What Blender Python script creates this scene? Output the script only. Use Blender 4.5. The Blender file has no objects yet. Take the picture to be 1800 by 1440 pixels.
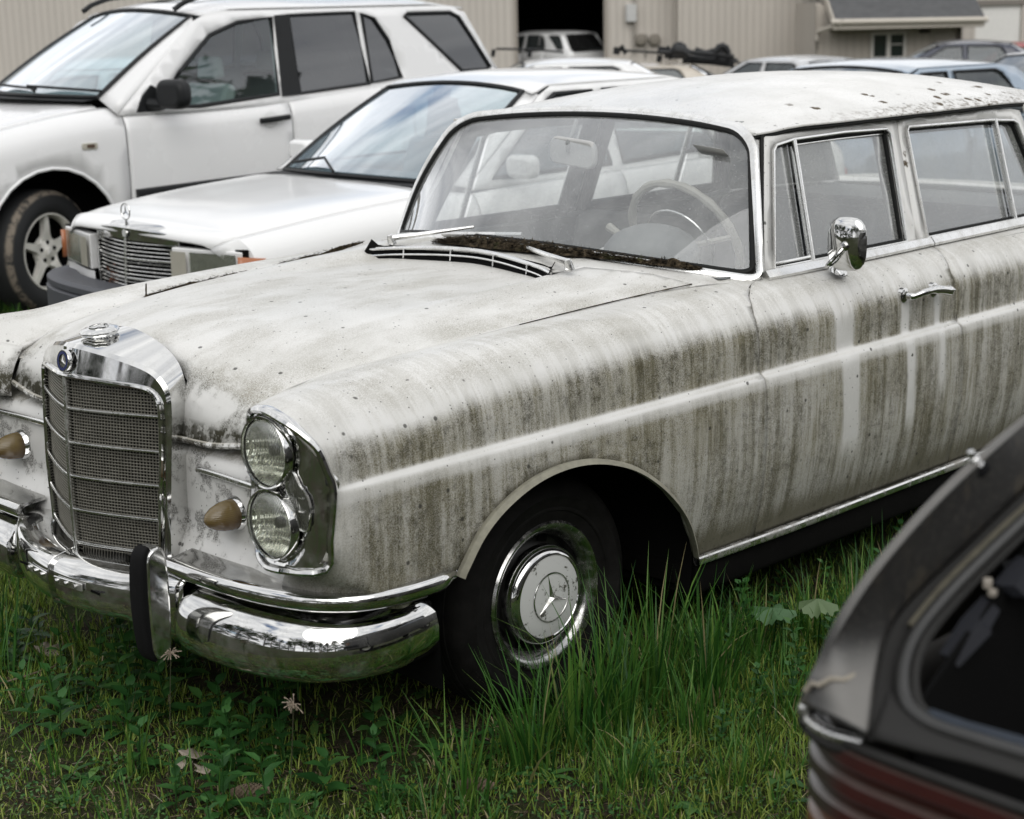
EXPO = 0.14
import bpy, bmesh, math, random
import numpy as np
from mathutils import Vector, Matrix, noise as mnoise
from mathutils.geometry import delaunay_2d_cdt
SC = bpy.context.scene
COL = SC.collection
rad = math.radians
# ------------------------------------------------------------------ camera, sky, sun, exposure
CAMP = Vector((-2.8825, -3.5947, 1.7378))
YAW, PIT, ROL, FPX = rad(45.3402), rad(13.4517), rad(-1.3252), 3000.53
_F = Vector((math.cos(YAW)*math.cos(PIT), math.sin(YAW)*math.cos(PIT), -math.sin(PIT)))
_R = Vector((math.sin(YAW), -math.cos(YAW), 0)); _U = _R.cross(_F)
_R2 = _R*math.cos(ROL)+_U*math.sin(ROL); _U2 = -_R*math.sin(ROL)+_U*math.cos(ROL)
cd = bpy.data.cameras.new('camera'); cam = bpy.data.objects.new('camera', cd); COL.objects.link(cam)
cam.matrix_world = Matrix(((_R2.x,_U2.x,-_F.x,CAMP.x),(_R2.y,_U2.y,-_F.y,CAMP.y),(_R2.z,_U2.z,-_F.z,CAMP.z),(0,0,0,1)))
cd.sensor_width = 36; cd.lens = 36*FPX/1800; cd.clip_end = 2000; cd.clip_start = .05
cd.dof.use_dof = True; cd.dof.focus_distance = 4.35; cd.dof.aperture_fstop = 5.0
SC.camera = cam
def at(u, v, ax, val):
    """the point where a sight line meets the real plane ax = val (metres)"""
    d = _F+_R2*((u-900)/FPX)-_U2*((v-720)/FPX); i = 'xyz'.index(ax); t = (val-CAMP[i])/d[i]
    return CAMP+d*t
SC.view_settings.view_transform = 'Standard'; SC.view_settings.look = 'None'
SC.view_settings.exposure = EXPO; SC.view_settings.gamma = 1
W = bpy.data.worlds.new('World'); SC.world = W; W.use_nodes = True
wn = W.node_tree; wn.nodes.clear()
def wnode(t, **k):
    n = wn.nodes.new(t)
    for a, b in k.items(): setattr(n, a, b)
    return n
wo = wnode('ShaderNodeOutputWorld'); bg = wnode('ShaderNodeBackground'); bg.inputs[1].default_value = .11
sky = wnode('ShaderNodeTexSky', sky_type='NISHITA', sun_disc=False); sky.sun_elevation = rad(42); sky.sun_rotation = rad(-141)
tc = wnode('ShaderNodeTexCoord'); mp = wnode('ShaderNodeMapping'); mp.inputs['Scale'].default_value = (1.0, 1.0, 2.6)
nz = wnode('ShaderNodeTexNoise'); nz.inputs['Scale'].default_value = 2.3; nz.inputs['Detail'].default_value = 7; nz.inputs['Roughness'].default_value = .58
r1 = wnode('ShaderNodeValToRGB'); r1.color_ramp.elements[0].position = .30; r1.color_ramp.elements[1].position = .42
nz2 = wnode('ShaderNodeTexNoise'); nz2.inputs['Scale'].default_value = 4.5; nz2.inputs['Detail'].default_value = 6
r2 = wnode('ShaderNodeValToRGB'); r2.color_ramp.elements[0].position = .30; r2.color_ramp.elements[0].color = (6.0, 6.15, 6.5, 1)
r2.color_ramp.elements[1].position = .66; r2.color_ramp.elements[1].color = (11.0, 11.0, 11.0, 1)
mx = wnode('ShaderNodeMix', data_type='RGBA')
wn.links.new(tc.outputs['Generated'], mp.inputs[0]); wn.links.new(mp.outputs[0], nz.inputs['Vector']); wn.links.new(mp.outputs[0], nz2.inputs['Vector'])
wn.links.new(nz.outputs['Fac'], r1.inputs[0]); wn.links.new(nz2.outputs['Fac'], r2.inputs[0])
wn.links.new(r1.outputs[0], mx.inputs[0]); wn.links.new(sky.outputs[0], mx.inputs[6]); wn.links.new(r2.outputs[0], mx.inputs[7])
wn.links.new(mx.outputs[2], bg.inputs[0]); wn.links.new(bg.outputs[0], wo.inputs[0])
sl = bpy.data.lights.new('sun', 'SUN'); sl.energy = 1.25; sl.angle = rad(55); sl.color = (1, .98, .94)
so = bpy.data.objects.new('sun', sl); COL.objects.link(so)
# sun from ahead-right of the car, high: rotation of the lamp matches the sky's sun
sd = Vector((math.sin(rad(-141))*math.cos(rad(42)), math.cos(rad(-141))*math.cos(rad(42)), math.sin(rad(42))))
so.rotation_euler = sd.to_track_quat('Z', 'Y').to_euler()
try:
    SC.cycles.use_denoising = True; SC.cycles.max_bounces = 10; SC.cycles.transparent_max_bounces = 16
    SC.cycles.caustics_reflective = False; SC.cycles.caustics_refractive = False
except Exception: pass
# ------------------------------------------------------------------ material helpers
class G:
    def __init__(s, name):
        s.m = bpy.data.materials.new(name); s.m.use_nodes = True; s.t = s.m.node_tree; s.t.nodes.clear()
        s.out = s.t.nodes.new('ShaderNodeOutputMaterial')
    def put(s, inp, v):
        if v is None: return
        if isinstance(v, bpy.types.NodeSocket): s.t.links.new(v, inp)
        else:
            if hasattr(inp.default_value, '__len__'):
                if not hasattr(v, '__len__'): v = (v,)*len(inp.default_value)
                v = tuple(v)
                if len(v) < len(inp.default_value): v = v+(1,)*(len(inp.default_value)-len(v))
            inp.default_value = v
    def node(s, t, props={}, **ins):
        n = s.t.nodes.new(t)
        for a, b in props.items(): setattr(n, a, b)
        for k, v in ins.items(): s.put(n.inputs[int(k[1:])] if k[0] == '_' else n.inputs[k], v)
        return n
    def math(s, op, a, b=None, c=None, clamp=False):
        n = s.node('ShaderNodeMath', {'operation': op, 'use_clamp': clamp}); s.put(n.inputs[0], a); s.put(n.inputs[1], b); s.put(n.inputs[2], c)
        return n.outputs[0]
    def mul(s, a, b): return s.math('MULTIPLY', a, b)
    def add(s, a, b): return s.math('ADD', a, b)
    def sub(s, a, b): return s.math('SUBTRACT', a, b)
    def mx(s, a, b): return s.math('MAXIMUM', a, b)
    def inv(s, a): return s.math('SUBTRACT', 1, a)
    def sm(s, v, lo, hi):      # smoothstep 0..1 (lo may exceed hi)
        rev = not isinstance(lo, bpy.types.NodeSocket) and lo > hi
        if rev: lo, hi = hi, lo
        n = s.t.nodes.new('ShaderNodeMapRange'); n.interpolation_type = 'SMOOTHSTEP'
        s.put(n.inputs[0], v); s.put(n.inputs[1], lo); s.put(n.inputs[2], hi)
        return s.inv(n.outputs[0]) if rev else n.outputs[0]
    def box(s, v, a, b, w):    # 1 inside [a,b], soft edge w
        return s.mul(s.sm(v, a-w, a+w), s.sm(v, b+w, b-w))
    def obj(s): return s.node('ShaderNodeTexCoord').outputs['Object']
    def sep(s, v):
        n = s.node('ShaderNodeSeparateXYZ'); s.put(n.inputs[0], v); return n.outputs
    def comb(s, x, y, z):
        n = s.node('ShaderNodeCombineXYZ'); s.put(n.inputs[0], x); s.put(n.inputs[1], y); s.put(n.inputs[2], z); return n.outputs[0]
    def normal(s): return s.sep(s.node('ShaderNodeNewGeometry').outputs['Normal'])
    def noise(s, vec, scale, detail=4, rough=.55, stretch=None):
        if stretch is not None:
            m = s.node('ShaderNodeMapping'); s.put(m.inputs[0], vec); m.inputs['Scale'].default_value = stretch; vec = m.outputs[0]
        n = s.node('ShaderNodeTexNoise'); s.put(n.inputs['Vector'], vec); n.inputs['Scale'].default_value = scale
        n.inputs['Detail'].default_value = detail; n.inputs['Roughness'].default_value = rough
        return n.outputs['Fac']
    def voro(s, vec, scale, feature='F1', rnd=1):
        n = s.node('ShaderNodeTexVoronoi', {'feature': feature}); s.put(n.inputs['Vector'], vec); n.inputs['Scale'].default_value = scale
        n.inputs['Randomness'].default_value = rnd
        return n
    def mix(s, f, a, b):
        n = s.node('ShaderNodeMix', {'data_type': 'RGBA'}); s.put(n.inputs[0], f); s.put(n.inputs[6], a); s.put(n.inputs[7], b); return n.outputs[2]
    def mixf(s, f, a, b):
        n = s.node('ShaderNodeMix', {'data_type': 'FLOAT'}); s.put(n.inputs[0], f); s.put(n.inputs[2], a); s.put(n.inputs[3], b); return n.outputs[0]
    def bump(s, h, dist=.002, strength=.5):
        n = s.node('ShaderNodeBump'); s.put(n.inputs['Height'], h); n.inputs['Distance'].default_value = dist; n.inputs['Strength'].default_value = strength
        return n.outputs[0]
    def bsdf(s, color=(.5,.5,.5), rough=.5, metal=0, normal=None, coat=0, coat_rough=.1, spec=.5, alpha=None, trans=0, sheen=0, sss=0):
        n = s.node('ShaderNodeBsdfPrincipled')
        s.put(n.inputs['Base Color'], color); s.put(n.inputs['Roughness'], rough); s.put(n.inputs['Metallic'], metal)
        if normal is not None: s.put(n.inputs['Normal'], normal)
        s.put(n.inputs['Coat Weight'], coat); s.put(n.inputs['Coat Roughness'], coat_rough)
        s.put(n.inputs['Specular IOR Level'], spec); s.put(n.inputs['Transmission Weight'], trans)
        if alpha is not None: s.put(n.inputs['Alpha'], alpha)
        return n.outputs[0]
    def end(s, sh):
        s.t.links.new(sh, s.out.inputs[0]); return s.m
def simple(name, color, rough=.5, metal=0, coat=0, var=.12, nscale=14, bump=0, bscale=60, spec=.5, coat_rough=.08):
    g = G(name); o = g.obj(); n = g.noise(o, nscale, 5)
    c = g.mix(n, tuple(v*(1-var) for v in color), tuple(min(1, v*(1+var)) for v in color))
    nr = g.bump(g.noise(o, bscale, 4), .002, bump) if bump else None
    r = g.mixf(n, max(0, rough-.06), min(1, rough+.08))
    return g.end(g.bsdf(c, r, metal, nr, coat, spec=spec, coat_rough=coat_rough))
def glassmat(name, tint=(.8,.85,.85), dust=.06, refl=1.0, dustcol=(.5,.5,.48), rough=.02, streak=True):
    g = G(name); o = g.obj()
    n = g.noise(o, 9, 5, .6, (1, 1, .35)); n2 = g.noise(o, 260, 2, .5)
    tr = g.node('ShaderNodeBsdfTransparent', {}, Color=tint).outputs[0]
    gl = g.node('ShaderNodeBsdfGlossy'); g.put(gl.inputs['Color'], (.95,.97,1)); gl.inputs['Roughness'].default_value = rough
    ge = g.node('ShaderNodeNewGeometry'); dt = g.node('ShaderNodeVectorMath', {'operation': 'DOT_PRODUCT'}); g.put(dt.inputs[0], ge.outputs['Normal']); g.put(dt.inputs[1], ge.outputs['Incoming'])
    fq = g.add(.045, g.mul(.955, g.math('POWER', g.inv(g.math('ABSOLUTE', dt.outputs['Value'])), 4.2)))
    m1 = g.node('ShaderNodeMixShader'); g.put(m1.inputs[0], g.math('MULTIPLY', fq, refl, clamp=True)); g.t.links.new(tr, m1.inputs[1]); g.t.links.new(gl.outputs[0], m1.inputs[2])
    df = g.node('ShaderNodeBsdfDiffuse', {}, Color=dustcol).outputs[0]
    f = g.mul(g.add(g.mul(n, 1.1), g.mul(g.sm(n2, .60, .72), .9)), dust)
    m2 = g.node('ShaderNodeMixShader'); g.put(m2.inputs[0], f); g.t.links.new(m1.outputs[0], m2.inputs[1]); g.t.links.new(df, m2.inputs[2])
    return g.end(m2.outputs[0])
# ------------------------------------------------------------------ object helpers
def tag(o, label=None, cat=None, group=None, kind=None):
    if label: o['label'] = label
    if cat: o['category'] = cat
    if group: o['group'] = group
    if kind: o['kind'] = kind
    return o
def empty(name, loc=(0,0,0), rz=0, label=None, cat=None, group=None):
    o = bpy.data.objects.new(name, None); COL.objects.link(o); o.location = loc; o.rotation_euler = (0, 0, rz); o.empty_display_size = .2
    return tag(o, label, cat, group)
def join(*vfs):
    V = []; Fs = []
    for v, f in vfs:
        k = len(V); V += [tuple(map(float, p)) for p in v]; Fs += [tuple(i+k for i in q) for q in f]
    return V, Fs
def mk(name, vf, mat, parent=None, smooth=True, angle=40, solid=0, off=-1, bevel=0, bseg=2, label=None, subsurf=0, orient=None):
    if isinstance(vf, list): vf = join(*vf)
    me = bpy.data.meshes.new(name); me.from_pydata([tuple(map(float, p)) for p in vf[0]], [], vf[1]); me.validate(); me.update()
    if orient is not None:
        s = 0; ref = Vector(orient)
        for p in me.polygons: s += p.area*p.normal.dot(p.center-ref)
        if s < 0: me.flip_normals()
    for m in (mat if isinstance(mat, (list, tuple)) else [mat]): me.materials.append(m)
    o = bpy.data.objects.new(name, me); COL.objects.link(o)
    if parent is not None: o.parent = parent
    if smooth:
        me.polygons.foreach_set('use_smooth', [True]*len(me.polygons))
        try: me.set_sharp_from_angle(angle=rad(angle))
        except Exception: pass
    if solid:
        m = o.modifiers.new('solid', 'SOLIDIFY'); m.thickness = solid; m.offset = off; m.use_even_offset = False
    if bevel:
        m = o.modifiers.new('bevel', 'BEVEL'); m.width = bevel; m.segments = bseg; m.limit_method = 'ANGLE'; m.angle_limit = rad(35); m.harden_normals = False
    if subsurf:
        m = o.modifiers.new('sub', 'SUBSURF'); m.levels = subsurf; m.render_levels = subsurf
    if label: o['label'] = label
    return o
def copytree(o, parent=None):
    c = o.copy(); COL.objects.link(c); c.parent = parent
    for ch in list(o.children): copytree(ch, c)
    return c
def box(x0, y0, z0, x1, y1, z1):
    v = [(x,y,z) for z in (z0,z1) for y in (y0,y1) for x in (x0,x1)]
    return v, [(0,2,3,1),(4,5,7,6),(0,1,5,4),(2,6,7,3),(0,4,6,2),(1,3,7,5)]
def obox(c, ax, ay, az):
    c = Vector(c); ax, ay, az = Vector(ax), Vector(ay), Vector(az)
    v = [c+ax*i+ay*j+az*k for k in (-1,1) for j in (-1,1) for i in (-1,1)]
    return [tuple(p) for p in v], [(0,2,3,1),(4,5,7,6),(0,1,5,4),(2,6,7,3),(0,4,6,2),(1,3,7,5)]
def xf(vf, M):
    return [tuple(M @ Vector(p)) for p in vf[0]], vf[1]
def mir(vf):
    return [(p[0], -p[1], p[2]) for p in vf[0]], [tuple(reversed(f)) for f in vf[1]]
def frames(P, up, closed=False):
    P = [Vector(p) for p in P]; n = len(P); out = []
    for i in range(n):
        a = P[(i-1) % n] if closed or i > 0 else P[i]; b = P[(i+1) % n] if closed or i < n-1 else P[i]
        t = (b-a).normalized(); u = Vector(up[i]) if hasattr(up[0], '__len__') else Vector(up)
        s = t.cross(u)
        if s.length < 1e-5: s = t.cross(Vector((.3,.5,.8)))
        s.normalize(); out.append((P[i], s, s.cross(t).normalized(), t))
    return out
def sweep(P, prof, up=(0,0,1), closed=False, cprof=True, caps=True, scale=None):
    """profile (a,b) : a along side (t x up), b along up"""
    fr = frames(P, up, closed); n = len(fr); m = len(prof); V = []; Fs = []
    for i, (p, s, u, t) in enumerate(fr):
        k = 1 if scale is None else scale[i]
        ks = k if hasattr(k, '__len__') else (k, k)
        for a, b in prof: V.append(tuple(p+s*(a*ks[0])+u*(b*ks[1])))
    for i in range(n if closed else n-1):
        j = (i+1) % n
        for q in range(m if cprof else m-1):
            r = (q+1) % m; Fs.append((i*m+q, i*m+r, j*m+r, j*m+q))
    if caps and not closed and cprof:
        Fs.append(tuple(range(m-1, -1, -1))); Fs.append(tuple((n-1)*m+q for q in range(m)))
    return V, Fs
def circ(r, n=10, ry=None):
    return [(r*math.cos(2*math.pi*k/n), (ry or r)*math.sin(2*math.pi*k/n)) for k in range(n)]
def rrect(w, h, r, n=3):
    out = []
    for cx, cy, a0 in ((w/2-r, h/2-r, 0), (-w/2+r, h/2-r, 90), (-w/2+r, -h/2+r, 180), (w/2-r, -h/2+r, 270)):
        for k in range(n+1):
            a = rad(a0+90*k/n); out.append((cx+r*math.cos(a), cy+r*math.sin(a)))
    return out
def tube(P, r, n=8, up=(0,0,1), closed=False):
    if hasattr(r, '__len__'): return sweep(P, circ(1, n), up, closed, scale=list(r))
    return sweep(P, circ(r, n), up, closed)
def lathe(prof, o, axis, n=32, a0=0, a1=360, cap=False):
    """prof [(r,h)], revolved round axis through o"""
    ax = Vector(axis).normalized(); s = ax.cross(Vector((0,0,1)))
    if s.length < 1e-3: s = Vector((1,0,0))
    s.normalize(); u = s.cross(ax).normalized(); o = Vector(o); full = abs(a1-a0) >= 359.9; V = []; Fs = []
    N = n if full else n+1; m = len(prof)
    for i in range(N):
        a = rad(a0+(a1-a0)*i/n); d = s*math.cos(a)+u*math.sin(a)
        for r, h in prof: V.append(tuple(o+d*r+ax*h))
    for i in range(n):
        j = (i+1) % N
        for q in range(m-1): Fs.append((i*m+q, i*m+q+1, j*m+q+1, j*m+q))
    return V, Fs
def ellipsoid(c, r, n=16, m=10):
    V = []; Fs = []
    for i in range(m+1):
        t = math.pi*i/m
        for j in range(n):
            p = 2*math.pi*j/n; V.append((c[0]+r[0]*math.sin(t)*math.cos(p), c[1]+r[1]*math.sin(t)*math.sin(p), c[2]+r[2]*math.cos(t)))
    for i in range(m):
        for j in range(n): Fs.append((i*n+j, i*n+(j+1) % n, (i+1)*n+(j+1) % n, (i+1)*n+j)[::-1])
    return V, Fs
def crm(pts, n=8, closed=False):
    """smooth curve through points"""
    P = [np.array(p, float) for p in pts]; N = len(P); out = []
    for i in range(N if closed else N-1):
        p1, p2 = P[i], P[(i+1) % N]; p0 = P[i-1] if (closed or i > 0) else 2*p1-p2; p3 = P[(i+2) % N] if (closed or i < N-2) else 2*p2-p1
        for k in range(n):
            t = k/n; out.append(tuple(.5*((2*p1)+(-p0+p2)*t+(2*p0-5*p1+4*p2-p3)*t*t+(-p0+3*p1-3*p2+p3)*t**3)))
    if not closed: out.append(tuple(P[-1]))
    return out
def herm(xs, ys, x):
    """non-uniform Catmull-Rom; ys [n,...]"""
    xs = np.asarray(xs, float); ys = np.asarray(ys, float); n = len(xs); x = float(min(max(x, xs[0]), xs[-1]))
    i = int(min(max(np.searchsorted(xs, x, side='right')-1, 0), n-2)); h = xs[i+1]-xs[i]; t = (x-xs[i])/h
    d = (ys[i+1]-ys[i])/h
    def sl(k):
        if k <= 0: return (ys[1]-ys[0])/(xs[1]-xs[0])
        if k >= n-1: return (ys[-1]-ys[-2])/(xs[-1]-xs[-2])
        h0 = xs[k]-xs[k-1]; h1 = xs[k+1]-xs[k]
        return ((ys[k]-ys[k-1])/h0*h1+(ys[k+1]-ys[k])/h1*h0)/(h0+h1)
    m0, m1 = sl(i), sl(i+1)
    return (2*t**3-3*t*t+1)*ys[i]+(t**3-2*t*t+t)*h*m0+(-2*t**3+3*t*t)*ys[i+1]+(t**3-t*t)*h*m1
class Net:
    """surface through control points P[col][row] at knots us, rows at 0,1,2.."""
    def __init__(s, us, P): s.us = us; s.P = np.asarray(P, float); s.k = list(range(s.P.shape[1]))
    def __call__(s, u, v): return herm(s.k, herm(s.us, s.P, u), v)
    def find(s, u, z, ax=2, lo=0, hi=None):
        C = herm(s.us, s.P, u); a = lo; b = s.k[-1] if hi is None else hi
        for _ in range(30):
            m = .5*(a+b)
            if herm(s.k, C, m)[ax] > z: a = m
            else: b = m
        return .5*(a+b)
def inpoly(px, py, poly):
    x = np.asarray([p[0] for p in poly]); y = np.asarray([p[1] for p in poly]); c = np.zeros(len(px), bool); n = len(poly); j = n-1
    for i in range(n):
        cond = ((y[i] > py) != (y[j] > py))
        with np.errstate(divide='ignore', invalid='ignore'): xi = (x[j]-x[i])*(py-y[i])/(y[j]-y[i])+x[i]
        c ^= cond & (px < xi); j = i
    return c
def sheet(outline, fn, step=(.03,.03), holes=(), extra=()):
    """triangulated sheet over a 2-D outline with holes, mapped to 3-D by fn(a,b)"""
    sa, sb = step; loops = [list(outline)]+[list(h) for h in holes]; V = []; E = []
    def dens(L):
        out = []
        for i in range(len(L)):
            p, q = L[i], L[(i+1) % len(L)]; d = math.hypot((q[0]-p[0])/sa, (q[1]-p[1])/sb); k = max(1, int(d/1.2+.5))
            for j in range(k): out.append((p[0]+(q[0]-p[0])*j/k, p[1]+(q[1]-p[1])*j/k))
        return out
    loops = [dens(L) for L in loops]
    for L in loops:
        k = len(V); V += L; E += [(k+i, k+(i+1) % len(L)) for i in range(len(L))]
    for L in extra:
        k = len(V); V += list(L); E += [(k+i, k+i+1) for i in range(len(L)-1)]
    B = np.array(V); a0, b0 = B.min(0); a1, b1 = B.max(0)
    ga, gb = np.meshgrid(np.arange(a0+sa/2, a1, sa), np.arange(b0+sb/2, b1, sb)); gx = ga.ravel(); gy = gb.ravel()
    ok = inpoly(gx, gy, loops[0])
    for h in loops[1:]: ok &= ~inpoly(gx, gy, h)
    gx, gy = gx[ok], gy[ok]
    if len(gx):
        keep = np.ones(len(gx), bool)
        for i in range(0, len(gx), 2000):
            s_ = slice(i, i+2000); d = ((gx[s_, None]-B[None, :, 0])/sa)**2+((gy[s_, None]-B[None, :, 1])/sb)**2
            keep[s_] = d.min(1) > .2
        gx, gy = gx[keep], gy[keep]
    pts = V+list(zip(gx.tolist(), gy.tolist()))
    r = delaunay_2d_cdt([Vector((p[0]/sa, p[1]/sb)) for p in pts], E, [], 0, 1e-6)
    v2 = [(p.x*sa, p.y*sb) for p in r[0]]; F2 = [tuple(f) for f in r[2]]
    cx = np.array([sum(v2[i][0] for i in f)/3 for f in F2]); cy = np.array([sum(v2[i][1] for i in f)/3 for f in F2])
    ok = inpoly(cx, cy, loops[0])
    for h in loops[1:]: ok &= ~inpoly(cx, cy, h)
    return [tuple(float(c) for c in fn(a, b)) for a, b in v2], [F2[i] for i in range(len(F2)) if ok[i]]
def grid(fn, ua, vb):
    V = [tuple(float(c) for c in fn(a, b)) for a in ua for b in vb]; m = len(vb)
    return V, [(i*m+j, i*m+j+1, (i+1)*m+j+1, (i+1)*m+j) for i in range(len(ua)-1) for j in range(m-1)]
def prism(outline, z0, z1, plane='xy'):
    n = len(outline)
    def P(a, b, c): return {'xy': (a,b,c), 'xz': (a,c,b), 'yz': (c,a,b)}[plane]
    return [P(a,b,z0) for a,b in outline]+[P(a,b,z1) for a,b in outline], [tuple(range(n-1,-1,-1)), tuple(range(n,2*n))]+[(i,(i+1)%n,n+(i+1)%n,n+i) for i in range(n)]
def lin(a, b, n): return [a+(b-a)*k/(n-1) for k in range(n)]
# ------------------------------------------------------------------ materials
def paint_old():
    g = G('weathered white paint'); o = g.obj(); x, y, z = g.sep(o)[0:3]; nzv = g.normal()[2]
    ay = g.math('ABSOLUTE', y)
    vert = g.sm(nzv, .62, .18)                                       # steep panels hold grime
    sidey = g.sm(ay, .66, .76)
    fine = g.noise(o, 330, 2, .7); med = g.noise(o, 42, 4, .65)
    st = g.noise(o, 1, 5, .72, (26, 3, 1.9)); st2 = g.noise(o, 1, 4, .65, (75, 8, 5.5)); big = g.noise(o, 2.6, 3)
    topj = g.add(z, g.mul(g.sub(st2, .5), .26))
    band = g.sm(g.add(topj, g.mul(g.sub(g.noise(o, 1, 4, .6, (5, 3, 1.2)), .5), .16)), .995, .855)
    low = g.sm(z, .30, .55)
    base = g.add(.55, g.mul(g.sm(big, .35, .65), .30))
    s1 = g.mul(g.sm(st, .42, .62), 1.0); s2 = g.mul(g.sm(st2, .44, .66), .55)
    sf = g.noise(o, 1, 4, .7, (9, 3, 2.2)); pt = g.sm(g.add(g.mul(sf, .75), g.mul(st, .35)), .46, .62)
    grime = g.mul(g.mul(g.add(g.mul(base, .90), g.add(g.mul(s1, .30), g.mul(s2, .22))), band), g.add(.75, g.mul(g.sm(fine, .38, .66), .45)))
    upb = g.add(g.mul(g.box(topj, .76, .945, .05), .95), g.mul(g.box(z, .36, .70, .08), .70))
    dark = g.mul(g.mul(g.mul(pt, upb), g.add(.15, g.mul(g.sm(g.add(g.mul(fine, .50), g.mul(med, .55)), .40, .66), .85))), vert)
    dark = g.mul(g.mul(dark, sidey), g.inv(g.sm(x, -.66, -.76)))
    crease = g.mul(g.box(z, .712, .750, .010), .55)
    grime = g.mul(grime, g.inv(crease)); dark = g.mul(dark, g.inv(g.mul(crease, 1.3)))
    # washed streaks below the mirror and the door handle
    def wash(xc, w, z0, z1, k):
        jx = g.add(x, g.mul(g.sub(g.noise(o, 1, 3, .5, (14, 1, 3)), .5), .05)); jx = g.add(jx, g.mul(g.sub(z, .75), .04))
        return g.mul(g.mul(g.box(jx, xc-w, xc+w, .012), g.box(z, z0, z1, .05)), k)
    near = g.sm(y, -.5, -.6)
    wsh = g.mx(g.mx(wash(1.135, .042, .46, .97, .93), wash(1.445, .024, .48, .88, 1.0)), wash(1.615, .017, .56, .88, 1.0))
    grime = g.mul(grime, g.inv(g.mul(wsh, near))); dark = g.mul(dark, g.inv(g.mul(wsh, near)))
    # front fender nose and bonnet nose are cleaner, with grey-green patches of their own
    frontf = g.sm(x, -.62, -.74)
    nose = g.mul(g.sm(x, -.50, -.66), g.sm(ay, .64, .56))
    patch = g.mul(g.sm(g.noise(o, 7, 5, .7), .46, .60), g.add(.35, g.mul(g.sm(fine, .4, .6), .65)))
    vg = g.add(g.mul(g.mul(vert, g.mul(sidey, g.inv(g.mul(frontf, .45)))), grime), g.mul(g.mul(g.mul(g.sm(ay, .60, .74), g.sm(z, 1.05, .98)), g.mul(g.box(topj, .86, 1.0, .04), g.sm(x, -.78, -.70))), g.mul(g.sm(g.add(st, g.mul(fine, .4)), .56, .80), .26)))
    ng = g.mul(g.mul(nose, g.mul(patch, g.box(z, .74, .92, .03))), .80)
    lipd = g.mul(g.mul(nose, g.box(z, .735, .80, .012)), g.mul(g.sm(med, .38, .55), .85))
    # flat surfaces: thin dust film and drifts
    flat = g.sm(nzv, .55, .85)
    dust = g.mul(g.mul(flat, g.add(.35, g.mul(g.sm(z, 1.20, 1.05), .65))), g.add(.17, g.mul(g.sm(g.noise(o, 3.2, 6, .62, (1, 2.4, 1)), .42, .66), .30)))
    centre = g.mul(g.sm(ay, .40, .36), g.sm(x, -.6, .1)); dust = g.add(dust, g.mul(g.mul(flat, g.mul(centre, g.sm(z, 1.2, 1.05))), .13))
    ed = g.sub(g.add(.605, g.mul(x, .11)), ay); dust = g.add(dust, g.mul(g.mul(g.mul(flat, g.box(ed, .004, .075, .02)), g.box(x, -.45, .62, .1)), g.mul(g.sm(g.noise(o, 5, 4), .35, .6), .42)))
    dust = g.mul(dust, g.add(.5, g.mul(g.sm(fine, .35, .65), 1.0)))
    panel = g.mul(g.sm(z, .77, .75), g.mul(g.sm(x, -.60, -.66), g.sm(ay, .64, .60)))
    pd = g.mul(panel, g.mul(g.sm(g.noise(o, 11, 5, .7), .50, .60), g.mul(g.sm(fine, .38, .55), .8)))
    foot = g.mul(g.mul(sidey, g.sm(z, .40, .30)), .45)
    f = g.math('ADD', g.add(vg, g.add(ng, lipd)), g.add(g.add(dust, pd), foot), clamp=True)
    col = g.mix(g.sm(g.noise(o, 6, 3), .35, .65), (.74,.735,.715), (.66,.655,.63))
    dirt = g.mix(g.sm(g.mx(st, med), .50, .72), (.225,.208,.142), (.10,.09,.05))
    dirt = g.mix(g.mul(g.sm(z, .52, .30), .6), dirt, (.11,.105,.085))
    dirt = g.mix(nose, dirt, (.07,.066,.045)); dirt = g.mix(panel, dirt, (.05,.045,.035))
    dirt = g.mix(flat, dirt, (.34,.325,.28))
    c = g.mix(f, col, dirt); c = g.mix(g.mul(dark, .86), c, (.046,.040,.019))
    # small dark specks; rust flakes along the roof edge
    v = g.voro(o, 24); v2 = g.node('ShaderNodeSeparateColor', {}); g.put(v2.inputs[0], v.outputs['Color'])
    spk = g.mul(g.sm(v.outputs['Distance'], .16, .09), g.sm(v2.outputs[0], .80, .84))
    v3 = g.voro(o, 85); v4 = g.node('ShaderNodeSeparateColor', {}); g.put(v4.inputs[0], v3.outputs['Color'])
    spk = g.mx(spk, g.mul(g.sm(v3.outputs['Distance'], .22, .10), g.sm(v4.outputs[0], .83, .85)))
    c = g.mix(g.mul(spk, .85), c, (.03,.028,.022))
    wob = g.add(v.outputs['Distance'], 0)
    rr = g.mul(g.mul(g.sm(z, 1.18, 1.25), g.sm(y, -.36, -.56)), g.sm(x, 1.05, 2.0))
    o2 = g.comb(g.add(x, g.mul(g.noise(o, 60, 3), .03)), g.mul(y, 1.0), z)
    vr = g.voro(o2, 17); vrc = g.node('ShaderNodeSeparateColor', {}); g.put(vrc.inputs[0], vr.outputs['Color'])
    rust = g.mul(g.sm(g.add(vr.outputs['Distance'], g.mul(g.sub(g.noise(o, 90, 3), .5), .25)), .30, .20), g.sm(g.add(vrc.outputs[1], g.mul(rr, .58)), .93, .96))
    rust = g.mul(rust, g.sm(rr, .05, .3))
    edge = g.mul(g.mul(g.box(z, 1.366, 1.392, .006), rr), g.sm(g.noise(o, 50, 4, .7), .46, .62))
    rust = g.mx(rust, g.mul(edge, .7))
    c = g.mix(rust, c, g.mix(g.noise(o, 150, 2), (.045,.028,.018), (.12,.09,.045)))
    allf = g.mx(f, rust)
    rough = g.add(.22, g.mul(g.math('MINIMUM', g.mul(allf, 1.6), 1), .5))
    nb = g.bump(g.add(g.mul(fine, allf), g.mul(rust, 2)), .0012, .5)
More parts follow.
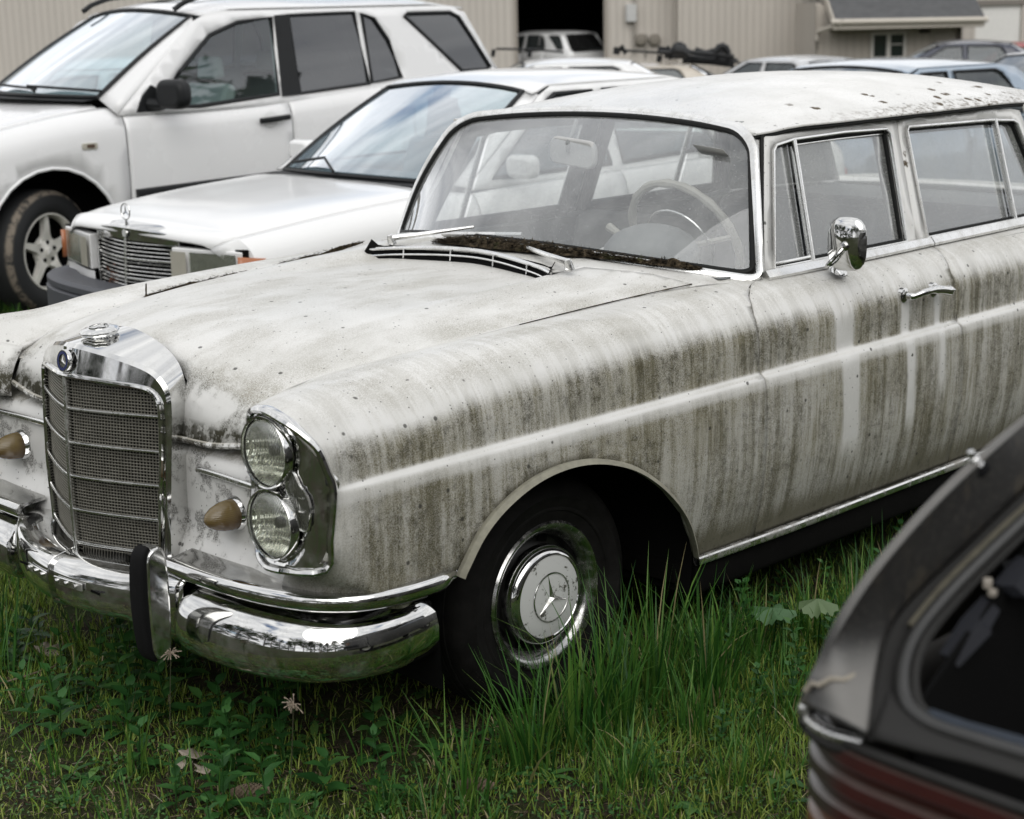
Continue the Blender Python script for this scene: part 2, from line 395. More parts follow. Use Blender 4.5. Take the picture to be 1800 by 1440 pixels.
    return g.end(g.bsdf(c, rough, 0, nb, g.mul(g.inv(allf), .25), .22, spec=.4))
def chrome(name, dirt=.25, base=.66, rough=.05):
    g = G(name); o = g.obj(); n = g.noise(o, 30, 5, .7); f2 = g.noise(o, 260, 2, .6); b = g.noise(o, 5, 4)
    d = g.mul(g.sm(g.add(g.mul(n, .6), g.mul(b, .5)), .50, .75), dirt); sp = g.mul(g.sm(f2, .66, .74), dirt)
    d = g.math('ADD', d, sp, clamp=True)
    return g.end(g.bsdf(g.mix(d, (base, base, base*.985), (.20,.18,.14)), g.add(rough, g.mul(d, .5)), g.inv(g.mul(d, .8)), g.bump(g.noise(o, 6, 2), .002, .04)))
MAT = {}
MAT['paint'] = paint_old()
MAT['chrome'] = chrome('chrome', .16)
MAT['chrome_dull'] = chrome('dull chrome', .7, .70, .16)
MAT['chrome_ring'] = chrome('wheel trim with painted reflection', .5, .42, .14)  # darker base puts the ring's dark green reflections into the colour
MAT['alu'] = chrome('bright window trim', .35, .80, .22)
MAT['rubber'] = simple('black rubber', (.006,.006,.0065), .8, var=.4, bump=.3, spec=.15)
MAT['seal'] = simple('black weatherstrip', (.006,.0065,.006), .6, var=.5, spec=.25)
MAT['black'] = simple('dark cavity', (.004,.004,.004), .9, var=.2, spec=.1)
MAT['underbody'] = simple('dirty underbody', (.005,.0048,.0045), .9, var=.5, bump=.5, spec=.08)
MAT['arch_lip'] = simple('grimy arch lip', (.24,.23,.18), .7, var=.5, nscale=45)
MAT['glass_old'] = glassmat('dusty windscreen glass', (.92,.94,.94), .32, 2.2, (.62,.63,.62), .03)
MAT['glass_side'] = glassmat('dusty side glass with sky haze', (.90,.92,.91), .44, 2.6, (.52,.53,.51), .03)  # real dust, raised further to stand for sky reflected in the panes
MAT['glass_clear'] = glassmat('car window glass', (.72,.84,.83), .03, 2.6, (.6,.6,.58), .01)
MAT['glass_blue'] = glassmat('windscreen with painted sky haze', (.62,.78,.82), .22, 3.4, (.42,.56,.64), .01)  # blue haze and raised reflectivity stand for reflected sky
MAT['glass_far'] = glassmat('far car glass', (.25,.29,.30), .22, 1.5, (.30,.34,.34), .02)
MAT['glass_tint'] = glassmat('tinted window glass', (.05,.055,.06), .05, 3.0, (.35,.35,.35), .01)
MAT['interior'] = simple('grey interior trim', (.20,.21,.21), .7, var=.25, bump=.2)
MAT['interior_dark'] = simple('dark interior', (.018,.02,.022), .6, var=.3)
MAT['seat_black'] = simple('black seat leather', (.012,.016,.018), .45, var=.3, nscale=6)
MAT['seat_grey'] = simple('grey seat cloth', (.17,.175,.17), .85, var=.2)
MAT['ivory'] = simple('ivory wheel rim', (.40,.385,.34), .5, var=.1)
MAT['white'] = simple('white car paint', (.80,.80,.795), .22, coat=.5, var=.02, nscale=3)
MAT['silver_white'] = simple('satin white car paint', (.76,.76,.76), .26, coat=.55, var=.03, nscale=2)
MAT['silver'] = simple('silver wheel alloy', (.78,.765,.71), .35, .25, var=.12)
MAT['plastic'] = simple('black plastic trim', (.010,.011,.012), .5, var=.25, spec=.3)
MAT['bumper_grey'] = simple('dark grey bumper plastic', (.055,.058,.068), .55, var=.15)
def lensmat():
    g = G('ribbed headlamp glass'); o = g.obj(); x, y, z = g.sep(o)[0:3]
    w = g.math('SINE', g.mul(y, 1150)); n = g.noise(o, 35, 3)
    nb = g.bump(w, .002, .35)
    tr = g.node('ShaderNodeBsdfTransparent', {}, Color=(.88,.90,.86)).outputs[0]
    gl = g.node('ShaderNodeBsdfGlossy'); gl.inputs['Roughness'].default_value = .08; g.put(gl.inputs['Normal'], nb); g.put(gl.inputs['Color'], (.9,.92,.9))
    m = g.node('ShaderNodeMixShader'); g.put(m.inputs[0], .22); g.t.links.new(tr, m.inputs[1]); g.t.links.new(gl.outputs[0], m.inputs[2])
    df = g.node('ShaderNodeBsdfDiffuse', {}, Color=(.55,.55,.47)).outputs[0]; m2 = g.node('ShaderNodeMixShader'); g.put(m2.inputs[0], g.mul(n, .20))
    g.t.links.new(m.outputs[0], m2.inputs[1]); g.t.links.new(df, m2.inputs[2]); return g.end(m2.outputs[0])
MAT['lens'] = lensmat()
def ambermat():
    g = G('amber lens with painted reflection'); o = g.obj(); x, y, z = g.sep(o)[0:3]
    n = g.noise(o, 30, 4); w = g.math('SINE', g.mul(z, 1500)); c = g.mix(g.sm(g.add(z, g.mul(n, .03)), .590, .640), (.11,.055,.008), (.19,.145,.065)); c = g.mix(g.mul(g.sm(x, -.735, -.715), g.sm(n, .3, .6)), c, (.07,.045,.015))  # paler olive upper half is a reflection painted into the lens colour
    b = g.node('ShaderNodeBsdfPrincipled'); g.put(b.inputs['Base Color'], c); b.inputs['Roughness'].default_value = .16; g.put(b.inputs['Normal'], g.bump(w, .001, .3)); b.inputs['Coat Weight'].default_value = .6
    t = g.node('ShaderNodeBsdfTranslucent'); g.put(t.inputs['Color'], (.55,.30,.05)); m = g.node('ShaderNodeMixShader'); m.inputs[0].default_value = .25; g.t.links.new(b.outputs[0], m.inputs[1]); g.t.links.new(t.outputs[0], m.inputs[2]); return g.end(m.outputs[0])
MAT['amber'] = ambermat()
MAT['orange'] = simple('orange indicator lens', (.42,.15,.06), .25, var=.2, coat=.4)
MAT['lamp_grey'] = simple('lamp reflector', (.50,.52,.50), .15, .8, var=.3)
MAT['lamp_beige'] = simple('pale lamp lens', (.42,.40,.34), .3, var=.1, coat=.4)
def reflmat():
    g = G('fluted reflector'); o = g.obj(); x, y, z = g.sep(o)[0:3]; w = g.math('SINE', g.mul(y, 900)); w2 = g.math('SINE', g.mul(z, 260)); n = g.noise(o, 40, 3)
    return g.end(g.bsdf(g.mix(n, (.75,.75,.68), (.96,.96,.92)), .10, .97, g.bump(g.add(w, g.mul(w2, 1.2)), .0022, .9)))
MAT['reflector'] = reflmat()
def debrismat():
    g = G('leaf litter'); o = g.obj(); n = g.noise(o, 60, 5, .8); m_ = g.noise(o, 14, 3)
    c = g.mix(g.sm(n, .4, .65), (.010,.008,.005), (.11,.085,.055)); c = g.mix(g.mul(g.sm(m_, .55, .7), .5), c, (.06,.075,.02))
    return g.end(g.bsdf(c, .95, 0, g.bump(n, .01, 1), spec=.1))
MAT['debris'] = debrismat()
# ------------------------------------------------------------------ the old white car (front axle at x=0, nose towards -x)
CAR = empty('vintage_car', (0,0,0), 0, 'old white car covered in grey-green grime, chrome grille and stacked round headlights, parked on grass', 'car')
PM = MAT['paint']; CH = MAT['chrome']
X = [-.50,-.30,0,.30,.60,.80,1.2,1.8,2.4,2.9,3.4,3.85]
def col(*r): return list(r)
ROWS = [ # (y list, z list) per row at stations X
 ([.545,.580,.605,.625,.665,.726,.746,.744,.738,.72,.68,.60],[.905,.926,.942,.955,.970,.974,.968,.966,.966,.965,.955,.92]),
 ([.62,.65,.68,.70,.73,.76,.785,.787,.78,.765,.73,.65],[.926,.943,.954,.962,.968,.966,.958,.957,.957,.958,.955,.925]),
 ([.705,.73,.76,.78,.795,.81,.83,.832,.825,.81,.78,.70],[.928,.944,.952,.956,.955,.948,.937,.936,.936,.945,.96,.94]),
 ([.79,.808,.826,.836,.845,.853,.862,.864,.86,.845,.815,.74],[.904,.916,.920,.919,.913,.905,.896,.895,.895,.90,.92,.90]),
 ([.846,.856,.866,.870,.873,.876,.879,.880,.876,.86,.83,.76],[.855,.862,.865,.864,.862,.858,.855,.855,.855,.855,.86,.85]),
 ([.868,.871,.875,.877,.878,.880,.881,.882,.878,.865,.835,.77],[.808]*11+[.80]),
 ([.873,.875,.877,.878,.879,.880,.881,.882,.878,.865,.838,.78],[.757]*12),
 ([.886,.889,.892,.894,.895,.896,.897,.898,.894,.880,.852,.79],[.738]*12),
 ([.892,.896,.899,.901,.902,.903,.904,.904,.900,.886,.858,.80],[.700]*12),
 ([.893,.897,.900,.902,.903,.904,.905,.905,.901,.887,.858,.80],[.60]*12),
 ([.885,.890,.893,.895,.896,.897,.898,.898,.894,.880,.85,.79],[.48]*12),
 ([.865,.870,.875,.877,.878,.878,.879,.879,.875,.86,.83,.77],[.37]*12),
 ([.845,.848,.853,.856,.857,.857,.858,.858,.853,.84,.81,.76],[.285]*12)]
C0 = [(-.66,.53,.858),(-.735,.62,.893),(-.783,.713,.910),(-.788,.80,.900),(-.778,.848,.865),(-.755,.868,.82),(-.728,.876,.757),(-.725,.881,.738),(-.733,.881,.70),(-.756,.872,.60),(-.775,.80,.572),(-.752,.72,.53),(-.735,.68,.475)]
C1 = [(-.62,.530,.872),(-.67,.615,.905),(-.72,.709,.921),(-.732,.797,.904),(-.73,.846,.86),(-.715,.868,.815),(-.70,.875,.757),(-.698,.884,.738),(-.70,.886,.70),(-.706,.884,.60),(-.715,.855,.545),(-.715,.80,.515),(-.70,.79,.470)]
C2 = [(-.56,.536,.888),(-.60,.616,.915),(-.63,.706,.927),(-.63,.793,.906),(-.63,.847,.857),(-.63,.868,.81),(-.63,.874,.757),(-.63,.885,.738),(-.63,.890,.70),(-.63,.890,.60),(-.635,.884,.51),(-.64,.865,.485),(-.64,.852,.455)]
NU = [-.76,-.70,-.62]+X
SIDE = Net(NU, [C0, C1, C2]+[[(x, ROWS[j][0][i], ROWS[j][1][i]) for j in range(13)] for i, x in enumerate(X)])
def side_fn(sg):
    def f(u, s):
        p = SIDE(u, s); return (p[0], sg*p[1], p[2])
    return f
ARCH = [(-.435,.30),(-.42,.42),(-.385,.498),(-.338,.562),(-.272,.612),(-.182,.650),(-.089,.667),(.009,.665),(.107,.643),(.208,.600),(.314,.525),(.404,.434),(.462,.345),(.486,.300)]
ARCH_R = [(x+2.75, min(z, .60) if False else z) for x, z in ARCH]
def toS(pts): return [(x, SIDE.find(x, z, lo=2)) for x, z in pts]
GAP = .0028
def shut_front(d): return [(.918+d, 0), (.845+d, 1), (.782+d, 2), (.748+d, 3), (.738+d, 4), (.738+d, 6), (.745+d, 9), (.750+d, 12)]
def shut_mid(d): return [(1.788+d, 0), (1.768+d, 1), (1.740+d, 2), (1.724+d, 3), (1.722+d, 4), (1.728+d, 7), (1.748+d, 9), (1.752+d, 12)]
def shut_rear(d): return [(2.60+d, 0), (2.58+d, 3), (2.56+d, 7), (2.50+d, 9), (2.42+d, 10), (2.36+d, 12)]
STEP = (.03, .26)
def sidepanel(name, outl, holes=(), lab=None):
    def mkone(sg):
        vf = sheet(outl, side_fn(sg), STEP, holes)
        return mk(name, vf, PM, CAR, solid=.010, off=-1, orient=(1.2, 0, .6), angle=30, label=lab)
    return mkone(-1), mkone(1)
arch = toS(ARCH)
fr_low = [(u, SIDE.find(u, .462, lo=9)) for u in (-.60, -.50, -.44)]
sidepanel('front_fender', [(-.76, 0), (-.76, 11.6), (-.70, 11.8), (-.64, 12)]+fr_low+arch[2:-1]+[(.492, 11.95)]+[(a, b) for a, b in reversed(shut_front(-GAP))])
sidepanel('front_door', shut_front(GAP)+list(reversed(shut_mid(-GAP))))
rarch = toS(ARCH_R)
sidepanel('rear_door', shut_mid(GAP)+list(reversed(shut_rear(-GAP))))
sidepanel('rear_fender', shut_rear(GAP)[:-1]+rarch[1:-1]+[(3.24, 11.9), (3.85, 12), (3.85, 0)])
for sg in (-1, 1):
    for A, nm in ((ARCH, 'wheel_arch_lip'), (ARCH_R, 'wheel_arch_lip')):
        pts = crm([(A[2][0]-.012, .476)]+[(x, z) for x, z in A[2:]], 5); P = []
        for x, z in pts:
            s = SIDE.find(x, z, lo=2); p = SIDE(x, s); P.append((x, sg*(p[1]+.004), z))
        cx = A[6][0]+.04
        up = [(p[0]-cx, 0, p[2]-.28) for p in P]
        prof = [(-.020, -.008), (-.002, -.008), (.0025, -.005), (.0042, -.001), (.0038, .0015), (.000, .003), (-.010, .004)]
        if sg > 0: prof = [(-a, b) for a, b in prof]
        mk(nm, sweep(P, [(-a, b) for a, b in prof], up), MAT['arch_lip'], CAR)
# bonnet
HXK = [.72,.50,.25,0,-.20,-.36,-.48,-.57,-.63,-.67,-.69,-.695]
def edge_y(x): return float(herm([-.70,-.60,-.5,-.28,.08,.47,.705,.75],[.530,.530,.545,.583,.608,.640,.688,.70], x))
def edge_z(x): return float(herm([-.68,-.65,-.6,-.5,-.28,.08,.47,.705,.75],[.83,.857,.879,.905,.927,.946,.966,.981,.984], x))
def hoodnet():
    P = []; n = len(HXK)
    zc = [1.035,1.024,1.016,1.008,1.000,.993,.988,.975,.955,.90,.83,.757]
    z2 = [1.030,1.020,1.011,1.002,.990,.978,.965,.943,.915,.865,.81,.757]      # y ~ .27
    z4 = [1.018,1.008,1.000,.989,.975,.960,.942,.915,.882,.838,.795,.762]      # y ~ .40
    ze = [.979,.966,.955,.943,.9315,.919,.9075,.892,.868,.838,.805,.780]
    xo = [0]*8+[0,0,0,0]
    for i, x in enumerate(HXK):
        Y = edge_y(x)-.004; r = []
        for fr_, zz, dx in ((0, zc[i], 0), (.22, zc[i]*.6+z2[i]*.4, 0), (.5, z2[i], 0), (.74, z4[i], -.003), (.90, z4[i]*.45+ze[i]*.55, .004), (1, ze[i]-.001, .010 if i > 7 else 0)):
            r.append((x+dx, Y*fr_, zz))
        P.append(r)
    return Net([-k for k in HXK], P)
HN = hoodnet()
def smst(v, a, b):
    t = min(1, max(0, (v-a)/(b-a))); return t*t*(3-2*t)
def hood_fn(a, b):   # a = -x along, b in [-5,5] across
    p = HN(a, abs(b)); x, y, z = p
    z -= .030*smst(x, -.25, .46)*(1-smst(y, .355, .400))
    return (x, y if b > 0 else -y, z)
def byy(x, y):       # domain b for a given y at x
    lo, hi = 0, 5
    for _ in range(25):
        m = .5*(lo+hi)
        if HN(-x, m)[1] < abs(y): lo = m
        else: hi = m
    return (1 if y > 0 else -1)*.5*(lo+hi)
VENT = [(.454,-.386),(.478,-.33),(.505,-.22),(.530,-.10),(.540,0),(.530,.10),(.505,.22),(.478,.33),(.454,.386)]
ho = [(-.70, -5), (-.715, -4.99)]
ho = [(-.705,-5),(-.46,-5+.0)]+[(-x, byy(x-.003, y)) for x, y in VENT]+[(-.46,5),(-.705,5)]
# outline : rear corner near -> vent arc -> rear corner far -> nose -> lip ; notch for the grille shell
notch = [(.695, byy(-.69,.262)),(.66, byy(-.66,.258)),(.645, byy(-.645,.20)),(.632, byy(-.63,.10)),(.628,0),(.632, byy(-.63,-.10)),(.645, byy(-.645,-.20)),(.66, byy(-.66,-.258)),(.695, byy(-.69,-.262))]
ho = [(-.705,-5),(-.655,-3.6),(-.56,byy(.56,-.41)),(-.47,byy(.47,-.405))]+[(-x, byy(x, y)) for x, y in VENT]+[(-.47,byy(.47,.405)),(-.56,byy(.56,.41)),(-.655,3.6),(-.705,5),(.695,5)]+notch+[(.695,-5)]
mk('bonnet', sheet(ho, hood_fn, (.024,.22)), PM, CAR, solid=.008, orient=(0,0,.3), angle=35)
for sg in (-1, 1):   # painted channel beneath the bonnet gap
    mk('bonnet_channel', sweep([(x, sg*(edge_y(x)), edge_z(x)-.016) for x in lin(-.66,.70,40)], rrect(.05,.012,.003,1)), PM, CAR)
# rolled lip under the nose of the bonnet
for sg in (-1, 1):
    P = [hood_fn(.695, sg*b) for b in lin(abs(byy(-.69,.27)), 5, 12)]; P = [(p[0]-.003, p[1], p[2]-.004) for p in P]
    mk('bonnet_lip', tube(P, .0075, 8), PM, CAR)
def wsb(y):          # foot of the windscreen: (x, z)
    t = abs(y)/.745; return .655+.245*t**2.6, 1.040-.066*t**2.2
# scuttle panel between vent and windscreen
def cowl_fn(x, y):
    if abs(y) > .36:
        xx = min(x, .70); p = HN(-xx, min(5, abs(byy(xx, min(abs(y), edge_y(xx)-.006))))); k = smst(abs(y), .36, .46); zz = (p[2]-.002)*k+(1-k)*(1.026-.026*(abs(y)/.7)**2+.010*smst(x,.5,.7)); bx, bz = wsb(min(abs(y), .745)); return (x, y, zz+(bz-.006-zz)*smst(x, .60, max(.66, bx)))
    t = abs(y)/.70; return (x, y, 1.026-.026*t*t+.010*smst(x, .5, .7)-.020*max(0, t-.75)*4*(t-.75)-.010*smst(t,.8,1.06))
co = [(x+.004, y) for x, y in VENT]+[(.55,.42),(.64,.57),(.685,.684),(.80,.716),(.885,.742)]+[(wsb(y)[0]+.012, y) for y in (.735,.71,.66,.6,.45,.3,.15,0,-.15,-.3,-.45,-.6,-.66,-.71,-.735)]+[(.885,-.742),(.80,-.716),(.685,-.684),(.64,-.57),(.55,-.42)]
mk('scuttle', sheet(co, lambda x, y: (x, y, cowl_fn(x, y)[2]), (.03,.03)), PM, CAR, solid=.006, orient=(.5,0,.3))
# cowl vent : dark throat, chrome surround and bars
def venty(y): return float(herm([v[1] for v in VENT],[v[0] for v in VENT], y))
ys = lin(-.386,.386,40)
mk('vent_throat', grid(lambda y, b: (venty(y)+.012-.03*(1-b), y, hood_fn(-venty(y)+.002, byy(venty(y)-.002,y))[2]+.001+b*.034), ys, [0,1]), MAT['black'], CAR, solid=.002)
ht = lambda y: 1.030-.020*(abs(y)/.386)**2
vt = mk('vent_trim', tube([(venty(y)-.004, y, ht(y)+.001) for y in ys], [.0065*(.6+.4*(1-(abs(y)/.39)**4)) for y in ys], 8), MAT['alu'], CAR)
mk('vent_bar', tube([(venty(y)-.014, y, ht(y)-.017) for y in ys], .0030, 6), MAT['alu'], CAR)
for y in (-.26,-.09,.09,.26): mk('vent_bar', tube([(venty(y)-.012, y, ht(y)-.002),(venty(y)-.016, y, ht(y)-.034)], .0024, 6), MAT['alu'], CAR)
for sg in (-1, 1):   # wing metal between bonnet edge and lamp housing
    A_ = [(-.650,.524,.866),(-.676,.522,.826),(-.692,.522,.785),(-.697,.522,.74)]; B_ = [(-.775,.70,.909),(-.782,.668,.880),(-.782,.655,.83),(-.775,.655,.74)]; M_ = [(-.725,.615,.892),(-.742,.600,.855),(-.748,.595,.81),(-.742,.595,.74)]
    def nf(a, b, sg=sg):
        L = [herm([0,1,2,3], K, b) for K in (A_, M_, B_)]; p = herm([0,.5,1], L, a); return (p[0], sg*p[1], p[2])
    mk('nacelle', grid(nf, lin(0,1,8), lin(0,3,12)), PM, CAR, solid=.004)
# front panel either side of the grille
def pan_x(y): return float(herm([.24,.35,.5,.6,.66,.72,.78],[-.682,-.690,-.696,-.700,-.712,-.735,-.745], abs(y)))
for sg in (-1, 1):
    def pf(y, z, sg=sg):
        x = pan_x(y)-.040*smst(.56-z, 0, .10)*(1-smst(y,.60,.72))-.006*math.sin(min(1, max(0, (z-.5)/.26))*math.pi)
        if z > .725: x += (z-.725)*2.2
        return (x, sg*y, z)
    mk('front_panel', sheet([(.235,.44),(.235,.79),(.74,.79),(.74,.60),(.70,.46)], pf, (.02,.02)), PM, CAR, solid=.006, orient=(0,0,.5))
    mk('panel_moulding', sweep([(pan_x(y)-.012, sg*y, z) for y, z in ((.335,.690),(.36,.6925),(.45,.6935),(.56,.692),(.625,.690))], rrect(.010,.016,.004,2), caps=True), MAT['alu'], CAR, bevel=.002)
mk('radiator_core', box(-.712,-.240,.42,-.705,.240,.84), MAT['black'], CAR, smooth=False)
# sill
for sg in (-1, 1):
    P = [(x, sg*y, z) for x, y, z in ((.495,.862,.279),(.9,.868,.276),(1.8,.868,.276),(2.30,.862,.280))]
    mk('sill_moulding', sweep(P, rrect(.022,.026,.008,3), caps=True), MAT['chrome_dull'], CAR)
    mk('sill', sweep([(x, sg*(y-.03), z-.055) for _, (x, y, z) in enumerate([(.50,.862,.279),(1.4,.868,.276),(2.30,.862,.280)])], rrect(.05,.10,.02,3)), MAT['underbody'], CAR)
mk('floor_pan', [box(-.66,-.58,.27,.50,.58,.34), box(.45,-.82,.22,2.30,.82,.27), box(2.25,-.55,.25,3.8,.55,.32)], MAT['underbody'], CAR, smooth=False)
for cx in (0, 2.75):
    for sg in (-1, 1):   # wheel housings, open towards the wheel
        mk('wheel_housing', lathe([(.02,0),(.44,0),(.455,.02),(.455,.30)], (cx+.03, sg*.555, .30), (0, sg, 0), 28, -14, 194), MAT['black'], CAR)
mk('bulkhead', [box(.50,-.70,.27,.53,.70,.92)], MAT['underbody'], CAR, smooth=False)
# ------------------------------------------------------------------ cabin of the old car
def wst(t): return 1.105-.050*t*t, .607*t, 1.394-.036*t*t
def ws_fn(a, b, off=0):   # a -1..1 , b 0..1 ; b may pass 0/1 slightly
    t = abs(a); bx, bz = wsb(.748*t); tx, ty, tz = wst(a)
    by = .748*a
    x = bx+(tx-bx)*b; y = by+(ty-by)*b; z = bz+(tz-bz)*b
    k = math.sin(math.pi*min(1, max(0, b)))
    return (x-.016*k-off*.75, y+(.012*k*a)+off*.35*a, z+.012*k+off*.6)
def wsl(ia, ib, ra, rb, n=6):   # rounded outline in (a,b)
    out = []
    for sx, sy, r_, q_ in ((1,1,ra,.16),(-1,1,ra,.16),(-1,-1,rb,.05),(1,-1,rb,.05)):
        cx = sx*(1-ia-r_); cy = (1-ib-q_) if sy > 0 else ib+q_
        a0 = {(1,1):0,(-1,1):90,(-1,-1):180,(1,-1):270}[(sx,sy)]
        for k in range(n+1):
            a = rad(a0+90*k/n); out.append((cx+r_*math.cos(a), cy+q_*math.sin(a)))
    return out
def densify(L, n=5):
    out = []
    for i in range(len(L)):
        p, q = L[i], L[(i+1) % len(L)]; d = math.hypot(q[0]-p[0], q[1]-p[1]); k = max(1, int(d/.06))
        for j in range(k): out.append((p[0]+(q[0]-p[0])*j/k, p[1]+(q[1]-p[1])*j/k))
    return out
mk('windscreen', sheet(wsl(.02,.03,.14,.06), lambda a, b: ws_fn(a, b), (.05,.07)), MAT['glass_old'], CAR, orient=(1.5,0,1.0))
def wsring(ia, ib, off): return [ws_fn(a, b, off) for a, b in densify(wsl(ia, ib, .14, .05))]
def ringup(P, c): return [tuple((Vector(p)-Vector(c)).normalized()) for p in P]
P = wsring(.014,.020,.002)
mk('windscreen_seal', sweep(P, circ(.0095,8), (-.8,0,.6), True), MAT['seal'], CAR)
P = wsring(-.004,-.012,.006)
mk('windscreen_trim', sweep(P, [(-.014,-.004),(-.013,.004),(-.006,.008),(.006,.008),(.013,.004),(.014,-.004)], (-.8,0,.6), True), MAT['alu'], CAR)
# side plane of the cabin
def sp(x, z, off=0): return .742-.31*(z-.975)+off
FD_OUT = [(.938,.972),(1.085,1.345),(1.115,1.357),(1.25,1.362),(1.54,1.362),(1.766,1.358),(1.722,.972)]
FD_HOLE = [(.984,.992),(1.104,1.306),(1.122,1.320),(1.21,1.330),(1.463,1.333),(1.69,1.328),(1.703,1.315),(1.658,.990)]
RD_OUT = [(1.728,.972),(1.772,1.358),(2.20,1.352),(2.46,1.345),(2.52,1.335),(2.64,.972)]
RD_HOLE = [(1.778,.990),(1.801,1.315),(1.812,1.326),(2.30,1.316),(2.45,1.306),(2.475,1.295),(2.572,.990)]
for sg in (-1, 1):
    f = lambda x, z, sg=sg: (x, sg*sp(x, z), z)
    f2 = lambda x, z, sg=sg: (x, sg*(sp(x, z)-.016), z)
    for nm, O, H in (('front_window_frame', FD_OUT, FD_HOLE), ('rear_window_frame', RD_OUT, RD_HOLE)):
        fr = mk(nm, sheet(O, f, (.05,.05), [H]), MAT['alu'] if False else PM, CAR, solid=.022, orient=(1.7,0,1.15), angle=30)
        mk('inner_lining', sheet(O, lambda x, z, sg=sg: (x, sg*(sp(x, z)-.026), z), (.08,.08), [H]), MAT['interior_dark'], fr, solid=.002)
        ring = [Vector(f(x, z)) for x, z in H]; up = []
        rr_ = [ (ring[i]) for i in range(len(ring))]
        mk('window_trim', sweep([p+Vector((0, sg*.004, 0)) for p in rr_], rrect(.009,.014,.003,2), (0, sg, .3), True), MAT['alu'], fr)
        mk('window_seal', sweep([Vector((p.x+(-.006 if p.x > H[0][0]+.3 else .006), p.y-sg*.010, p.z+(-.006 if p.z > 1.15 else .004))) for p in rr_], rrect(.014,.012,.003,2), (0, sg, .3), True), MAT['seal'], fr)
        mk('inner_frame', sweep([Vector((p.x, p.y-sg*.034, p.z)) for p in rr_], rrect(.05,.024,.006,2), (0, sg, .3), True), MAT['seal'], fr)
    mk('vent_window', sheet([(.99,.995),(1.108,1.31),(1.205,1.318),(1.160,.995)], f2, (.08,.08)), MAT['glass_side'], CAR, orient=(1.7,0,1.15))
    mk('door_glass', sheet([(1.172,.985),(1.215,1.312),(1.69,1.312),(1.655,.985)], f2, (.08,.08)), MAT['glass_side'], CAR, orient=(1.7,0,1.15))
    mk('rear_door_glass', sheet([(1.783,.985),(1.806,1.32),(2.33,1.318),(2.315,.985)], f2, (.08,.08)), MAT['glass_side'], CAR, orient=(1.7,0,1.15))
    mk('quarter_glass', sheet([(2.325,.985),(2.34,1.318),(2.455,1.31),(2.565,.985)], f2, (.08,.08)), MAT['glass_side'], CAR, orient=(1.7,0,1.15))
    for (x0, z0), (x1, z1), n_ in (((1.165,.985),(1.210,1.330),'vent_window_bar'), ((2.318,.985),(2.336,1.318),'quarter_window_bar')):
        mk(n_, sweep([(x0, sg*sp(x0, z0, .004), z0), (x1, sg*sp(x1, z1, .004), z1)], rrect(.016,.018,.005,2), (0, sg, .3)), MAT['alu'], CAR)
    mk('vent_window_bar', sweep([(.990, sg*sp(0,1.004,.0), 1.002),(1.160, sg*sp(0,1.0,.0), 1.002)], rrect(.010,.014,.003,2), (0, sg, .3)), MAT['alu'], CAR)
    mk('door_glass_edge', sweep([(1.216, sg*sp(0,1.312,-.014), 1.312),(1.45, sg*sp(0,1.312,-.014), 1.314),(1.69, sg*sp(0,1.312,-.014), 1.312)], rrect(.006,.010,.002,1), (0, sg, .3)), MAT['alu'], CAR)
    # belt trim
    for a, b in ((.930, 1.778), (1.783, 2.66)):
        mk('belt_trim', sweep([(x, sg*(herm(X, ROWS[0][0], x)+.006), .981-.004*(x > 2.4)) for x in lin(a, b, 9)], [(-.016,-.012),(.016,-.014),(.018,-.006),(.004,.012),(-.016,.012)] if sg < 0 else [(.016,-.012),(.016,.012),(-.004,.012),(-.018,-.006),(-.016,-.014)], (0,0,1)), MAT['alu'], CAR)
    # pillar beside the windscreen
    mk('windscreen_pillar', grid(lambda b, q, sg=sg: tuple(Vector(ws_fn(sg*1.012, b, -.004))*(1-q)+Vector((.938+.147*b-.006, sg*sp(0,.975+.38*b,-.008), .965+.385*b))*q), lin(-.01,1,10), lin(0,1,4)), PM, CAR, solid=.004)
    mk('pillar_groove', tube([(.930+.150*b, sg*sp(0,.975+.38*b,-.003), .97+.385*b) for b in lin(0,1,8)], .006, 6), MAT['seal'], CAR)
# roof
def zc(x): return float(herm([1.10,1.25,1.45,1.8,2.2,2.6,3.0,3.15],[1.404,1.432,1.456,1.474,1.475,1.448,1.385,1.35], x))
def roof_fn(u, t):
    a = abs(t); xf = 1.105-.050*min(a,1)**2-.008; xr = 3.12-.10*a*a; x = xf+(xr-xf)*u
    ye = float(herm([1.05,1.3,1.8,2.4,2.8,3.1],[.615,.632,.640,.630,.60,.565], x)); ze = 1.372-.022*smst(x,2.3,3.1)-.012*(1-smst(x,1.05,1.25))
    z0 = zc(x); k = (1-a**2.6)
    return (x, ye*t*(1+.0*a), ze+(z0-ze)*k)
ro = [(u, -1) for u in (0,.0)]
mk('roof', grid(roof_fn, lin(0,1,60), [math.sin(rad(90*q))**1.0*1 for q in lin(-1,1,61)]), PM, CAR, solid=.012, orient=(2,0,.9))
for sg in (-1, 1):
    P = [roof_fn(u, sg) for u in lin(0,1,30)]; P = [(p[0], p[1]+sg*.004, p[2]-.004) for p in P]
    mk('drip_rail', sweep(P, rrect(.016,.008,.003,2), (0,0,1)), PM, CAR)
    mk('drip_rail_seal', tube([(p[0], p[1]-sg*.001, p[2]-.010) for p in P], .006, 6), MAT['seal'], CAR)
    # rear pillar
    mk('rear_pillar', grid(lambda a, b, sg=sg: (2.645+(-.10-.0)*b+a*(.62-.20*b), sg*((.742-.31*(.36*b))*(1-.18*a*a)), .970+.385*b-.01*a*b), lin(0,1,14), lin(0,1,10)), PM, CAR, solid=.01, orient=(2,0,1.1))
rw = lambda a, b: (3.28-.26*b-.10*(1-a*a)*0-.05*a*a, a*(.62-.07*b), .985+.385*b)
